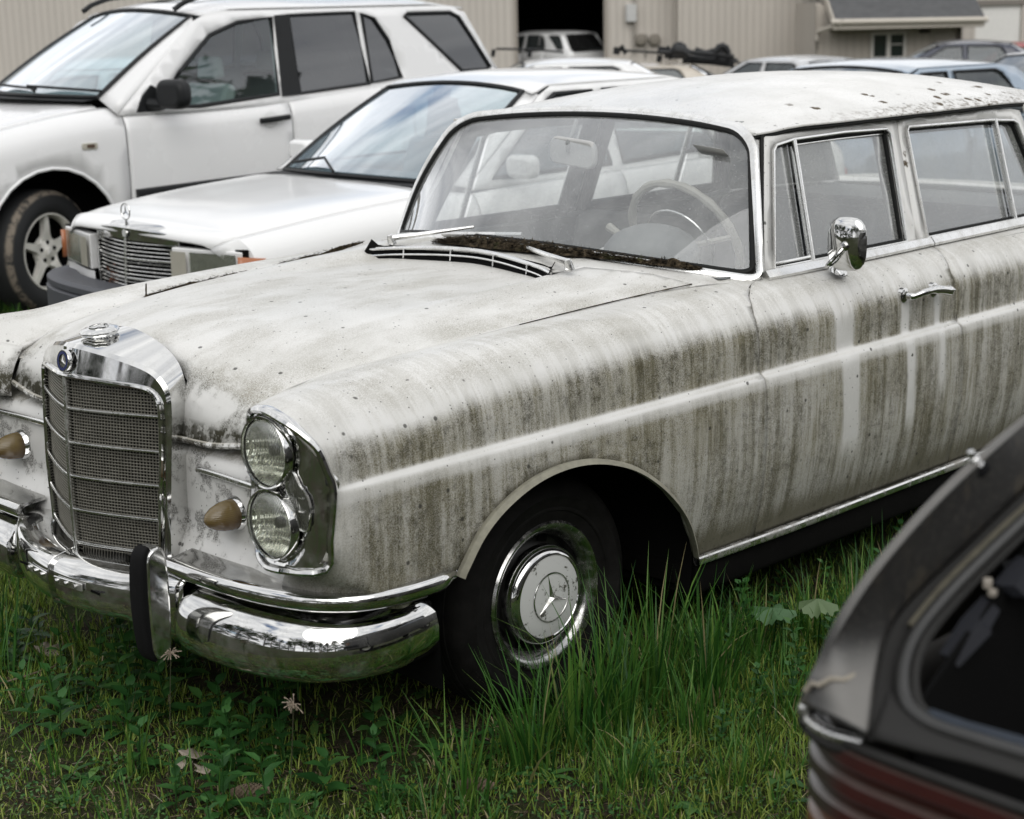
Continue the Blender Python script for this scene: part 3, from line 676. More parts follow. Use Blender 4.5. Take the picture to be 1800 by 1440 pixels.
mk('rear_window', grid(rw, lin(-1,1,16), lin(0,1,6)), MAT['glass_side'], CAR, orient=(2,0,1))
mk('boot_lid', grid(lambda a, b: (3.24+.62*a, b*(.68-.06*a), .975-.05*a*a-.015*b*b), lin(0,1,14), lin(-1,1,20)), PM, CAR, solid=.01, orient=(3.5,0,0))
mk('rear_panel', grid(lambda a, b: (3.86-.03*a*a+.02*math.sin(b*3.14), a*.76, .33+b*.59), lin(-1,1,16), lin(0,1,8)), PM, CAR, solid=.01, orient=(2,0,.6))
mk('rear_bumper', sweep(crm([(3.55,-.86,.45),(3.80,-.85,.45),(3.93,-.70,.45),(3.96,0,.45),(3.93,.70,.45),(3.80,.85,.45),(3.55,.86,.45)],6), rrect(.04,.15,.018,3)), CH, CAR)
for sg in (-1,1): mk('tail_light', ellipsoid((3.84,sg*.68,.68),(.035,.07,.10)), simple('red tail lamp', (.35,.01,.01), .2, coat=.5), CAR)
# cabin interior
mk('headlining', grid(lambda u, t: (roof_fn(u,t)[0], roof_fn(u,t)[1]*.97, roof_fn(u,t)[2]-.022), lin(.02,.98,16), lin(-1,1,16)), MAT['interior'], CAR)
mk('dashboard', grid(lambda y, q: ([.67+.19*(abs(y)/.7)**2.6,.80,.90,.93,.93][q], y, [1.005,1.01,.992,.955,.70][q]-.03*(abs(y)/.7)**2), lin(-.70,.70,24), [0,1,2,3,4]), MAT['interior'], CAR, solid=.01)
mk('instrument_cowl', ellipsoid((.89,-.37,1.015),(.14,.145,.085)), MAT['interior'], CAR)
mk('dash_speaker', lathe([(0,.004),(.045,.004),(.055,.012),(.06,0)], (.80,-.30,1.013), (-.3,0,1), 20), MAT['chrome_dull'], CAR)
for sg in (-1, 1):
    mk('door_card', box(.95, sg*.79, .30, 2.60, sg*.775, .955), MAT['interior'], CAR, smooth=False)
    mk('door_capping', sweep([(.93, sg*.715,.972),(1.8, sg*.722,.970),(2.62, sg*.712,.970)], rrect(.045,.02,.008,2)), MAT['interior'], CAR)
def seat(nm, x, w, y, mat, h=.90):
    o = [ (x,.42),(x+.02,.58),(x+.42,.56),(x+.52,.60),(x+.62,h),(x+.70,h+.02),(x+.74,h-.02),(x+.66,.50),(x+.60,.40) ]
    return mk(nm, prism(o, y-w/2, y+w/2, 'xz'), mat, CAR, bevel=.035, bseg=3)
s_ = seat('front_seat', 1.02, .62, -.33, MAT['seat_black'], 1.08); seat('front_seat', 1.02, .62, .33, MAT['seat_grey'], .98)
seat('rear_seat', 1.95, 1.32, 0, MAT['interior_dark'], .97)
mk('parcel_shelf', box(2.62,-.62,.94,3.25,.62,.955), MAT['interior'], CAR, smooth=False)
# steering wheel
SW = Vector((1.045,-.37,1.035)); ax = Vector((.88,0,.42)).normalized(); e1 = Vector((0,1,0)); e2 = ax.cross(e1).normalized()
ring = [SW+(e1*math.cos(t)+e2*math.sin(t))*.195 for t in lin(0,2*math.pi,41)[:-1]]
swo = mk('steering_wheel', tube(ring, [.0125+.0018*math.cos(i*6.2832/2.5) for i in range(40)], 8, tuple(ax), True), MAT['ivory'], CAR)
mk('horn_ring', tube([SW-ax*.03+(e1*math.cos(t)+e2*math.sin(t))*.12 for t in lin(0,2*math.pi,33)[:-1]], .004, 6, tuple(ax), True), MAT['chrome_dull'], swo)
for t in (.15, 2.99): mk('spoke', tube([SW-ax*.05, SW-ax*.02+(e1*math.cos(t)+e2*math.sin(t))*.11, SW+(e1*math.cos(t)+e2*math.sin(t))*.19], .009, 6), MAT['ivory'], swo)
mk('horn_pad', lathe([(0,.03),(.04,.025),(.055,.0),(.04,-.02)], SW-ax*.05, -ax, 20), MAT['ivory'], swo)
mk('steering_column', tube([SW-ax*.05, SW-ax*.05+Vector((-.25,0,-.16))], .03, 10), MAT['interior_dark'], CAR)
mk('gear_stalk', tube([(.93,-.26,1.03),(.94,-.16,1.07)], [.006,.014], 8), MAT['ivory'], CAR)
# inside mirror, sun visors, pale visor piece
mirc = at(1008, 268, 'x', .99)
im = mk('inside_mirror', prism([(a, b) for a, b in rrect(.215,.085,.03,4)], -.010, .010, 'yz'), simple('pale mirror back', (.45,.45,.44), .4), CAR, bevel=.006)
im.matrix_local = Matrix.Translation(mirc) @ Matrix.Rotation(rad(-8), 4, 'Z') @ Matrix.Rotation(rad(3), 4, 'X')
hd_ = at(1013, 212, 'x', 1.08); mk('mirror_arm', tube(crm([mirc+Vector((-.012,.01,.0)), mirc+Vector((-.012,.012,.030)), mirc.lerp(hd_, .55)+Vector((0,.012,0)), hd_], 5), .007, 8), MAT['interior'], CAR)
for sg in (-1, 1): mk('sun_visor', obox((1.20, sg*.33, 1.375), (.08,0,.0), (0,.19,0), (0,0,.008)), MAT['interior'], CAR, bevel=.006)
mk('visor_piece', grid(lambda a, b: (1.02-.04*b, -.56+a*.11, 1.285+.03*b+.01*a), [0,1], [0,1]), simple('pale visor', (.35,.35,.34), .8), CAR, solid=.001)
# door furniture
hp = [at(1607,521,'y',-.915), at(1625,514,'y',-.934), at(1645,509,'y',-.936), at(1668,511,'y',-.925)]
for k, sg in enumerate((-1, 1)):
    Q = [Vector((p.x, p.y if sg < 0 else -p.y, p.z)) for p in hp]
    h = mk('door_handle', tube(crm([Q[0]+Vector((-.005,sg*-.02,0)), Q[0]+Vector((0,0,0)), Q[1], Q[2], Q[3], Q[3]+Vector((.006,sg*-.01,0))], 5), [.011]*5+[.0095]*5+[.0105]*5+[.014]*5+[.016]*6, 10), CH, CAR)
    for q in (0, 3): mk('handle_escutcheon', lathe([(0,.006),(.016,.006),(.022,.002),(.023,-.01)], (Q[q].x-.012*(q == 3), sg*.881, Q[q].z), (0,sg,0), 16), CH, h)
    mk('lock_button', lathe([(0,.012),(.007,.012),(.009,.0),(.009,-.02)], Q[3]+Vector((.008,sg*.004,-.001)), (1,0,0), 12), CH, h)
# door mirror (near side)
mb = at(1474,474,'y',-.812); mc = at(1489,429,'y',-.875); bl_ = at(1484,424,'y',-.865)
dm = mk('door_mirror', [xf(ellipsoid((0,0,0),(.022,.058,.076),20,14), Matrix.Translation(mc) @ Matrix.Rotation(rad(14),4,'Z'))], CH, CAR)
for v in dm.data.vertices:   # squarish, flat-backed
    l = (Matrix.Translation(mc) @ Matrix.Rotation(rad(14),4,'Z')).inverted() @ v.co
    e = 2.0; y_, z_ = l.y/.058, l.z/.076; r_ = math.hypot(y_, z_)
    if r_ > 1e-4:
        k = r_/max(1e-4, (abs(y_)**3.2+abs(z_)**3.2)**(1/3.2)); l.y *= k; l.z *= k
    if l.x > .004: l.x = .004+(l.x-.004)*.25
    v.co = (Matrix.Translation(mc) @ Matrix.Rotation(rad(14),4,'Z')) @ l
mk('mirror_ball', lathe([(0,.012),(.010,.010),(.014,.0),(.010,-.012),(0,-.014)], mc+Vector((-.024,-.006,-.004)), (-.9,-.3,0), 14), CH, dm)
mk('mirror_stalk', tube(crm([mc+Vector((-.028,-.008,-.006)), mc+Vector((-.045,.006,-.030)), mc+Vector((-.052,.03,-.060)), mb+Vector((-.028,-.004,.018)), mb+Vector((-.008,0,.006))], 5), .0062, 8), CH, dm)
mk('mirror_foot', lathe([(0,.010),(.012,.009),(.026,.003),(.030,-.004)], mb, (0,-.45,.9), 20), CH, dm)
# ------------------------------------------------------------------ nose: grille, lamps, bumpers, wheels
V3 = Vector
def grx(y, z): return -.839+.092*(min(abs(y),.30)/.262)**1.25+.010*smst(z,.6,.9)+.004*smst(.6-z,0,.2)
# half curves of the shell from bottom to top centre: opening, front corner, crown, rear edge
R0 = [(.240,.40),(.245,.50),(.256,.62),(.262,.74),(.262,.81),(.258,.845),(.243,.868),(.215,.879),(.14,.885),(.07,.889),(0,.892)]
R1 = [(.258,.40),(.263,.50),(.274,.62),(.280,.74),(.281,.82),(.276,.862),(.258,.893),(.220,.916),(.145,.937),(.07,.950),(0,.957)]
R2 = [(.264,.40),(.269,.50),(.280,.62),(.286,.74),(.287,.823),(.282,.868),(.262,.901),(.222,.924),(.146,.945),(.07,.958),(0,.965)]
R3 = [(.262,.40),(.262,.50),(.268,.62),(.270,.74),(.268,.83),(.258,.880),(.232,.920),(.190,.945),(.125,.966),(.06,.977),(0,.981)]
def shellpt(k, i, sg):
    y, z = (R0,R1,R2,R3)[k][i]
    x = (grx(y,z), grx(y,z)+.000, grx(y,z)+.016, -.665+(.0 if i < 6 else .004*(i-5)))[k]
    if k == 1: x = grx(R0[i][0], R0[i][1])+.002+(z-R0[i][1])*.20
    if k == 2: x = grx(R0[i][0], R0[i][1])+.009+(z-R0[i][1])*.22
    return (x, sg*y, z)
rows = [[shellpt(k, i, -1) for i in range(11)]+[shellpt(k, i, 1) for i in range(9,-1,-1)] for k in range(4)]
def dense(r): return crm(r, 5)
D = [dense(r) for r in rows]; D.insert(0, [(p[0]+.03, p[1], p[2]) for p in D[0]])
n = len(D[0]); V = [p for r in D for p in r]; Fq = [(a*n+i, a*n+i+1, (a+1)*n+i+1, (a+1)*n+i) for a in range(len(D)-1) for i in range(n-1)]
SH = mk('grille_shell', (V, Fq), CH, CAR, angle=22, orient=(-.7,0,.7), bevel=0)
inner = [(p[0]-.004, p[1], p[2]) for p in D[1]]
mk('grille_rim', tube(inner, .0062, 8), CH, CAR)
def ywid(z): return float(herm([.40,.50,.62,.74,.81,.845,.868,.879,.892],[.240,.245,.256,.262,.262,.258,.243,.215,.02], z))
GR = empty('grille', (0,0,0)); GR.parent = CAR
wires = []
for sg in (-1, 1):
    k = 0
    for q in range(1, 32):
        y = q*.0084
        zt = .889-.004*(y/.2) if y < .2 else float(herm([.2,.243,.258,.2615,.27],[.880,.868,.845,.80,.74], y)) if y < .262 else None
        if zt is None: continue
        zb = .41
        zs = lin(zb, zt, 7)
        wires.append(sweep([(grx(y, z)+.010, sg*y, z) for z in zs], rrect(.0021,.004,.0006,1), (-1,0,0)))
    z = .418
    while z < .886:
        w = ywid(z); ysn = lin(.002, w, 7)
        wires.append(sweep([(grx(y, z)+.0085, sg*y, z) for y in ysn], rrect(.0021,.004,.0006,1), (-1,0,0))); z += .0076
mk('mesh_screen', wires, simple('grille wire', (.25,.24,.205), .4, .6, var=.3, nscale=30), GR, smooth=False)
for z in (.812,.728,.645,.561,.477):
    mk('grille_bar', sweep([(grx(y, z)-.003, y, z) for y in lin(-ywid(z), ywid(z), 31)], rrect(.007,.008,.003,2), (0,0,1)), MAT['alu'], GR)
mk('centre_bar', sweep([(grx(0, z)-.004, 0, z) for z in lin(.41,.893,9)], rrect(.010,.010,.003,2), (-1,0,0)), MAT['alu'], GR)
def star(c, nrm, r, t, up=(0,0,1)):
    """three-pointed star, raised"""
    nrm = V3(nrm).normalized(); u = V3(up); s = u.cross(nrm).normalized(); u = nrm.cross(s).normalized(); c = V3(c); V = [c+nrm*t]; F_ = []
    for k in range(6):
        a = rad(90+60*k); q = r if k % 2 == 0 else r*.16; V.append(c+(s*math.cos(a)+u*math.sin(a))*q)
    for k in range(6): F_.append((0, 1+k, 1+(k+1) % 6))
    return [tuple(p) for p in V], F_
# radiator badge and cap
bc = V3((-.829,0,.926)); bn = V3((-1,0,.15)).normalized()
bd = mk('badge', lathe([(0,.004),(.022,.004),(.023,.006),(.026,.006),(.0275,.003),(.0275,-.004)], bc, bn, 28), CH, CAR)
mk('badge_ring', lathe([(.0165,.0052),(.0235,.0052)], bc+bn*.0012, bn, 28), simple('blue enamel', (.02,.03,.12), .2, coat=.6), bd)
mk('badge_star', star(bc+bn*.005, bn, .0165, .004), MAT['alu'], bd, smooth=False)
cc = V3((-.728,0,.977)); cn = V3((-.10,0,1)).normalized()
def scallop(c, nrm, r, n=54, lobes=9, h0=0, h1=.014):
    nrm = V3(nrm).normalized(); s = nrm.cross(V3((0,1,0))).normalized(); u = s.cross(nrm); V = []; F_ = []
    prof = [(0,h1+.003),(.55,h1+.003),(.72,h1+.001),(.90,h1-.001),(1,h1-.005),(1,h0+.004),(.93,h0),(.6,h0)]
    for i in range(n):
        a = 2*math.pi*i/n; d = s*math.cos(a)+u*math.sin(a)
        for j, (q, h) in enumerate(prof):
            rr_ = r*q*(1+(.035*math.cos(a*lobes) if q > .85 else 0)); V.append(tuple(V3(c)+d*rr_+nrm*h))
    m = len(prof)
    for i in range(n):
        for j in range(m-1): F_.append((i*m+j, i*m+j+1, ((i+1) % n)*m+j+1, ((i+1) % n)*m+j))
    return V, F_
cap = mk('radiator_cap', scallop(cc, cn, .047), CH, CAR, orient=tuple(cc))
mk('cap_neck', lathe([(.036,-.006),(.034,.004),(.030,.004)], cc, cn, 24), CH, cap)
mk('cap_emblem', [star(cc+cn*.018, cn, .022, .004, (-1,0,0)), lathe([(.022,.017),(.0225,.020),(.0245,.020),(.025,.017)], cc, cn, 28)], CH, cap, smooth=False)
# stacked headlight units
def bez_x(y): return float(herm([.60,.655,.70,.76,.80,.84,.868,.885,.90],[-.765,-.778,-.798,-.806,-.800,-.778,-.752,-.733,-.715], y))
BO = [(.655,.77),(.657,.71),(.662,.66),(.672,.62),(.690,.585),(.712,.572),(.740,.566),(.80,.570),(.868,.576),(.876,.64),(.882,.71),(.884,.757),(.876,.793),(.866,.835),(.850,.862),(.826,.888),(.80,.903),(.765,.913),(.735,.914),(.705,.908),(.680,.893),(.664,.868),(.656,.83)]
SLN = [(.808,.792),(.800,.778),(.796,.75),(.797,.722),(.806,.69),(.817,.668),(.830,.660),(.843,.666),(.849,.69),(.851,.715),(.846,.742),(.834,.765),(.820,.785)]
def circle2(cy, cz, r, n=28): return [(cy+r*math.cos(2*math.pi*k/n), cz+r*math.sin(2*math.pi*k/n)) for k in range(n)]
L1, L2 = (.744,.822), (.750,.664)
def bez_fn(sg):
    def f(y, z):
        x = bez_x(y)
        # sunk round the lamps, swelling at the outer edge and foot
        d = min(math.hypot(y-L1[0], z-L1[1]), math.hypot(y-L2[0], z-L2[1]))
        x += .012*smst(.105-d, 0, .03)
        x += .010*(1-smst(abs(z-.735), 0, .05))*smst(.84-y, 0, .05)
        return (x, sg*y, z)
    return f
for sg in (-1, 1):
    f = bez_fn(sg)
    bz = mk('headlight_bezel', sheet(BO, f, (.010,.012), [circle2(*L1,.0765), circle2(*L2,.0765), SLN]), CH, CAR, solid=.004, orient=(-.5,sg*.6,.74), angle=50)
    BOd = crm([(y, z) for y, z in BO], 3, True)
    up = [(-1.0, sg*(.2+1.4*smst(y,.80,.88)), 0.0) for y, z in BOd]
    mk('bezel_rim', sweep([V3(f(y, z)) for y, z in BOd], [(-.007,-.016),(-.009,0),(-.006,.007),(0,.010),(.006,.007),(.009,0),(.007,-.016)], up, True), CH, bz)
    # side walls of the housing back to the wing
    bk = [V3(f(y, z)) for y, z in BOd]; m = len(bk)
    mk('bezel_wall', ([tuple(p) for p in bk]+[(p.x+.05+(.06 if abs(p.y) < .7 else 0), p.y-sg*(.018 if abs(p.y) > .72 else -.004), p.z-(.016 if p.z > .80 else -.012 if p.z < .6 else 0)) for p in bk], [(i,(i+1)%m,m+(i+1)%m,m+i) for i in range(m)]), MAT['chrome_dull'], bz)
    for (cy, cz) in (L1, L2):
        c = V3((-.800, sg*cy, cz)); axn = V3((-1,0,.02))
        mk('headlight_rim', lathe([(.0735,.004),(.0745,.008),(.0775,.009),(.080,.005),(.080,-.012)], c, axn, 36), CH, bz)
        mk('headlight_glass', lathe([(0,.020),(.02,.0192),(.04,.0165),(.055,.0125),(.066,.007),(.0735,0)], c, axn, 36), MAT['lens'], bz)
        mk('headlight_reflector', lathe([(.072,-.001),(.065,-.018),(.05,-.036),(.03,-.047),(0,-.052)], c, axn, 32), MAT['reflector'], bz)
        mk('bulb_shield', lathe([(0,-.014),(.012,-.016),(.013,-.03)], c, axn, 16), MAT['plastic'], bz)
    mk('side_lamp_glass', sheet([(y, z) for y, z in SLN], lambda y, z, f=f: (f(y,z)[0]-.006, f(y,z)[1], z), (.01,.012)), MAT['lens'], bz, orient=(-.5,sg*.6,.74))
    mk('side_lamp_housing', sheet([(y, z) for y, z in SLN], lambda y, z, f=f: (f(y,z)[0]+.024, f(y,z)[1]-sg*.010, z), (.01,.012)), MAT['interior_dark'], bz, orient=(-.5,sg*.6,.74))
    mk('side_lamp_seal', tube(crm([V3(f(y, z))+V3((-.003,sg*.001,0)) for y, z in SLN], 2, True), .0032, 6, closed=True), MAT['chrome_dull'], bz)
    for z_ in (.705,.735): mk('lamp_rib', obox((bez_x(.838)-.004, sg*.836, z_), (.002,0,0), (0,.008,0), (0,0,.0015)), MAT['alu'], bz, smooth=False)
    # bullet indicator
    c = V3((-.692, sg*.482, .613)); axn = V3((-1,0,0))
    fl = mk('indicator_lamp', lathe([(.036,.012),(.036,.022),(.0355,.035),(.033,.052),(.027,.070),(.018,.085),(.008,.094),(0,.0965)], c, axn, 28), MAT['amber'], CAR)
    mk('lamp_collar', lathe([(.030,-.02),(.041,-.018),(.0445,-.006),(.0435,.006),(.0395,.014),(.0365,.020),(.036,.010)], c, axn, 28), CH, fl)
# bumpers --------------------------------------------------------
PLAN = [(-.792,.372),(-.800,.41),(-.800,.50),(-.789,.60),(-.762,.70),(-.715,.775),(-.645,.824),(-.56,.843),(-.48,.840),(-.43,.832)]
for sg in (-1, 1):
    pl = crm([(x, sg*y, 0) for x, y in PLAN], 6)
    P = [(p[0], p[1], .353) for p in pl]; s1 = -sg
    # side axis = t x up : for sg=-1 it points outwards
    prof = [(-.085,.098),(-.055,.092),(-.024,.078),(.002,.058),(.017,.032),(.024,0),(.023,-.030),(.015,-.055),(.000,-.070),(-.025,-.080),(-.06,-.084),(-.06,-.076),(-.026,-.070),(.008,-.04),(.010,.02),(-.006,.046),(-.04,.070),(-.085,.080)]
    if sg < 0: prof = [(-a, b) for a, b in prof]
    prof = [(-a, b) for a, b in prof]
    sc_ = [(1, .78+.22*smst(i/(len(P)-1), 0, .05)) for i in range(len(P))]
    b1 = mk('front_bumper', sweep(P, prof, (0,0,1), scale=sc_, caps=True), CH, CAR, angle=60)
    capk = sweep(P, prof, (0,0,1), scale=sc_, caps=False)
    e = [V3(q) for q in capk[0][-len(prof):]]; cen = sum(e[:10], V3())/10
    0 and mk('bumper_end', ([tuple(q) for q in e[:10]]+[tuple(q+V3((.004,sg*-.03,0))) for q in e[:10]], [(i,i+1,11+i-1,10+i) for i in range(9)]), CH, b1)
    # upper blade
    PB = [(-.790,.335),(-.788,.48),(-.778,.60),(-.757,.70),(-.720,.785),(-.655,.850),(-.56,.884),(-.46,.890),(-.395,.878)]
    pl = crm([(x, sg*y, .484) for x, y in PB], 6)
    prof = [(-.062,.020),(-.030,.016),(-.006,.012),(.006,.014),(.018,.008),(.023,-.004),(.020,-.018),(.008,-.030),(-.012,-.034),(-.016,-.026),(.004,-.018),(.008,-.004),(-.004,.004),(-.062,.010)]
    if sg < 0: prof = [(-a, b) for a, b in prof]
    prof = [(-a, b) for a, b in prof]
    sc_ = [(1-.55*smst(i/(len(pl)-1), .86, 1), 1-.35*smst(i/(len(pl)-1), .88, 1)) for i in range(len(pl))]
    mk('upper_bumper_blade', sweep(pl, prof, (0,0,1), scale=sc_), CH, CAR, angle=60)
# centre section between the overriders
def cb(y, k):
    a = abs(y); x0 = -.912+.10*(a/.36)**2; sp_ = smst(a, .20, .36)
    prof = [(.115,.462+.012*sp_),(.055,.452+.012*sp_),(.018,.444+.010*sp_),(.004,.432+.004*sp_),(0,.405),(.002,.365),(.010,.340-.02*sp_),(.035,.326-.04*sp_),(.08,.320-.05*sp_)]
    dx, z = prof[k]
    if k == 0: dx += .02*sp_
    return (x0+dx, y, z)
mk('bumper_centre', grid(cb, lin(-.385,.385,43), list(range(9))), CH, CAR, solid=.003, angle=60, orient=(-.7,0,.38))
mk('bumper_joint', sweep([tuple(V3(cb(.008,k))+V3((-.003,0,.001))) for k in range(0,9)], rrect(.012,.004,.001,1), (0,1,0)), CH, CAR)
apr = simple('perforated tread plate', (.16,.16,.155), .35, .6, var=.5, nscale=120, bump=.9, bscale=220)
mk('plate_pad', grid(lambda y, k: (-.79+.085*k, y, .458+.004*(1-k)+.006*smst(abs(y),.1,.3)), lin(-.27,-.03,8), [0,1]), apr, CAR)
# number-plate straps
for y0, y1 in ((.018,.125),(-.125,-.018)):
    z0 = .403; o = [(cb(y, 4)[0]-.005, y, z0) for y in (y0, y1)]
    st = mk('plate_bracket', obox(((o[0][0]+o[1][0])/2, (y0+y1)/2, z0), (.0022,0,0), ((o[1][0]-o[0][0])/2,(y1-y0)/2,0), (0,0,.010)), MAT['alu'], CAR, bevel=.0015)
    for q in (.2,.55,.88): mk('bolt', lathe([(0,.006),(.005,.006),(.006,.002),(.006,0)], (o[0][0]+(o[1][0]-o[0][0])*q-.002, y0+(y1-y0)*q, z0), (-1,0,0), 10), MAT['chrome_dull'], st)
for y0, y1 in ((-.185,-.13),(.13,.185)): mk('bumper_slot', obox((cb((y0+y1)/2,4)[0]-.0015, (y0+y1)/2, .398), (.001,0,0), (cb(y1,4)[0]-cb(y0,4)[0],(y1-y0)/1,0) if False else (0,(y1-y0)/2,0), (0,0,.003)), MAT['black'], CAR, smooth=False)
# overriders
for sg in (-1, 1):
    oy = sg*.400
    prof = [(-.812,.305),(-.850,.298),(-.885,.302),(-.905,.325),(-.914,.38),(-.917,.44),(-.913,.50),(-.903,.540),(-.882,.556),(-.850,.562),(-.826,.560),(-.812,.550),(-.800,.52),(-.797,.42)]
    prof = [(-.917+(x+.917)*.50, z) for x, z in prof]; pr = crm([(x, z, 0) for x, z in prof], 3, True)
    ov = mk('overrider', prism([(p[0], p[1]) for p in pr], oy-.029, oy+.029, 'xz'), CH, CAR, bevel=.010, bseg=4, angle=60)
    fr = [p for p in pr if p[0] < -.893]; fr = sorted(fr, key=lambda p: p[1])
    mk('rubber_pad', sweep([(p[0]-.001, oy, p[1]) for p in fr], rrect(.054,.026,.006,3), (-1,0,0), scale=[min(1,.55+.45*math.sin(math.pi*(i+.6)/(len(fr)+.2))**.5) for i in range(len(fr))]), MAT['rubber'], ov)
# wheels
TY = simple('old tyre rubber', (.010,.0095,.009), .8, var=.85, nscale=26, bump=.5, bscale=90, spec=.12)
RIMW = simple('dirty steel wheel', (.03,.03,.028), .5, .3, var=.5)
WP = G('hubcap paint'); o_ = WP.obj(); nn = WP.noise(o_, 30, 5, .75); n3 = WP.noise(o_, 7, 3)
WP = WP.end(WP.bsdf(WP.mix(WP.sm(WP.add(nn, WP.mul(n3, .35)), .76, .84), (.66,.665,.65), (.06,.055,.04)), .4, coat=.2))
def wheel(cx, sg):
    o = V3((cx, sg*.775, .297)); a = (0, sg, 0)
    r = empty('wheel', tuple(o)); r.parent = CAR; z = (0,0,0)
    mk('tyre', lathe([(.176,-.02),(.186,.004),(.200,.010),(.215,.013),(.218,.017),(.224,.018),(.227,.0165),(.240,.021),(.250,.022),(.253,.0245),(.257,.0245),(.260,.0215),(.275,.016),(.292,.004),(.300,-.010),(.306,-.030),(.307,-.08),(.306,-.13),(.296,-.155),(.26,-.175),(.18,-.165)], z, a, 64), TY, r)
    for k in range(5): mk('tread_rib', lathe([(.3065,-.035-.024*k),(.309,-.037-.024*k),(.309,-.050-.024*k),(.3065,-.052-.024*k)], z, a, 48), TY, r) if k < 4 else None
    mk('trim_ring', lathe([(.150,-.022),(.158,-.006),(.166,.004),(.176,.012),(.185,.014),(.190,.008),(.188,0)], z, a, 64), MAT['chrome_ring'], r)
    mk('rim', lathe([(.155,-.02),(.145,-.050),(.13,-.052),(.10,-.03),(0,-.03)], z, a, 48), RIMW, r)
    for k in range(10):
        t = 2*math.pi*k/10; mk('rim_slot', obox((.140*math.cos(t), sg*-.044, .140*math.sin(t)), (.010*math.cos(t),0,.010*math.sin(t)), (0,.003,0), (-.016*math.sin(t),0,.016*math.cos(t))), MAT['black'], r, smooth=False)
    mk('hubcap', lathe([(.122,-.030),(.128,-.018),(.127,.002),(.121,.014),(.112,.021),(.106,.022),(.104,.0195)], z, a, 64), CH, r)
    mk('hubcap_centre', lathe([(.105,.0195),(.09,.023),(.06,.027),(.03,.0285),(0,.029)], z, a, 48), WP, r)
    th = [2*math.pi*k/40 for k in range(40)]
    mk('emblem_ring', tube([(.062*math.cos(t), sg*.0275, .062*math.sin(t)) for t in th], .0022, 6, a, True), MAT['chrome_dull'], r)
    ang = rad(-10); mk('emblem_star', star((0, sg*.0275, 0), a, .060, .010, (math.sin(ang),0,math.cos(ang))), MAT['chrome_dull'], r, smooth=False)
    return r
for cx in (0, 2.75):
    for sg in (-1, 1): wheel(cx, sg)
# wipers
def wiper(piv, elbow, b0, b1, tip=None):
    w = mk('wiper_arm', tube([piv+V3((-.004,0,-.01)), piv+V3((0,0,.010)), piv+(elbow-piv)*.3+V3((0,0,.006)), elbow], [.010,.010,.0075,.0045], 8), MAT['alu'], CAR)
    mk('wiper_pivot', lathe([(0,.022),(.008,.020),(.011,.008),(.014,-.01)], piv, (-.3,0,1), 14), MAT['alu'], w)
    mk('wiper_blade', sweep([b0, b1], [(-.0035,-.010),(.0035,-.010),(.005,.004),(-.005,.004)], (-.7,0,.7)), MAT['alu'], w)
    mk('wiper_rubber', sweep([b0+V3((.006,0,-.008)), b1+V3((.006,0,-.008))], rrect(.004,.008,.001,1), (-.7,0,.7)), MAT['rubber'], w)
wiper(at(1000,468,'z',1.035), at(880,418,'x',.69), at(812,418,'x',.655), at(882,419,'x',.69))
wiper(at(688,424,'z',1.035), at(833,399,'x',.66), at(777,411,'x',.64), at(917,412,'x',.70))
# leaf litter
rnd = random.Random(4)
def litter(name, pts, w, h, n, seed, ln=.022, lab=None, cat=None, spread=1.0):
    rn = random.Random(seed); parts = []
    if w:
        P = crm(pts, 10); m = len(P); V = []; F_ = []
        for i, p in enumerate(P):
            a = P[max(0,i-1)]; b = P[min(m-1,i+1)]; t = (V3(b)-V3(a)).normalized(); s = t.cross(V3((0,0,1))).normalized(); e = math.sin(math.pi*i/(m-1))**.6+.05
            for q in range(9):
                f = (q-4)/4; hh = h*(1-f*f)*e*(.5+mnoise.noise(V3(p)*23+s*f*3)*1.3+.3)
                V.append(tuple(V3(p)+s*w*f*e*(1+.4*mnoise.noise(V3(p)*30))+V3((0,0,max(-.003,hh)))))
        for i in range(m-1):
            for q in range(8): F_.append((i*9+q, i*9+q+1, (i+1)*9+q+1, (i+1)*9+q))
        parts.append((V, F_))
    for _ in range(n):
        i = rn.random()*(len(pts)-1); k = int(i); p = V3(pts[k]).lerp(V3(pts[k+1]), i-k); e = math.sin(math.pi*i/(len(pts)-1))**.5+.15
        p += V3((rn.gauss(0,1)*max(w,.008)*.45*e*spread, rn.gauss(0,1)*max(w,.008)*.45*e, rn.random()*h*e+.002))
        a = rn.random()*6.28; d = V3((math.cos(a), math.sin(a), rn.uniform(-.3,.35)))*ln*rn.uniform(.3,1); s = d.cross(V3((rn.uniform(-.3,.3),rn.uniform(-.3,.3),1))).normalized()*rn.uniform(.0008,.0022)
        parts.append(([tuple(p-s), tuple(p+s), tuple(p+d+s*.4), tuple(p+d-s*.4)], [(0,1,2,3)]))
    o = mk(name, parts, MAT['debris'], None, smooth=False); o['kind'] = 'stuff'
    return o
litter('leaf_litter', [(.62,.20,1.035),(.625,.10,1.040),(.62,0,1.040),(.62,-.12,1.040),(.63,-.24,1.036),(.665,-.36,1.030),(.70,-.47,1.022)], .042, .016, 3000, 1)
litter('leaf_litter', [(.590,.24,1.030),(.600,.10,1.036),(.605,-.05,1.037),(.615,-.18,1.036),(.645,-.31,1.030)], .040, .018, 2600, 11)
litter('leaf_litter', [(.69,-.45,1.022),(.745,-.55,1.012),(.80,-.63,1.0)], .016, .016, 300, 2)
sh = [(x, edge_y(x)+.003, edge_z(x)+.003) for x in (-.22,-.12,0,.10,.2)]; litter('leaf_litter', sh, .012, .010, 500, 3, .016)
sh = [(x, edge_y(x)+.002, edge_z(x)+.003) for x in (.26,.4,.55,.68)]; litter('leaf_litter', sh, .010, .010, 450, 5, .016)
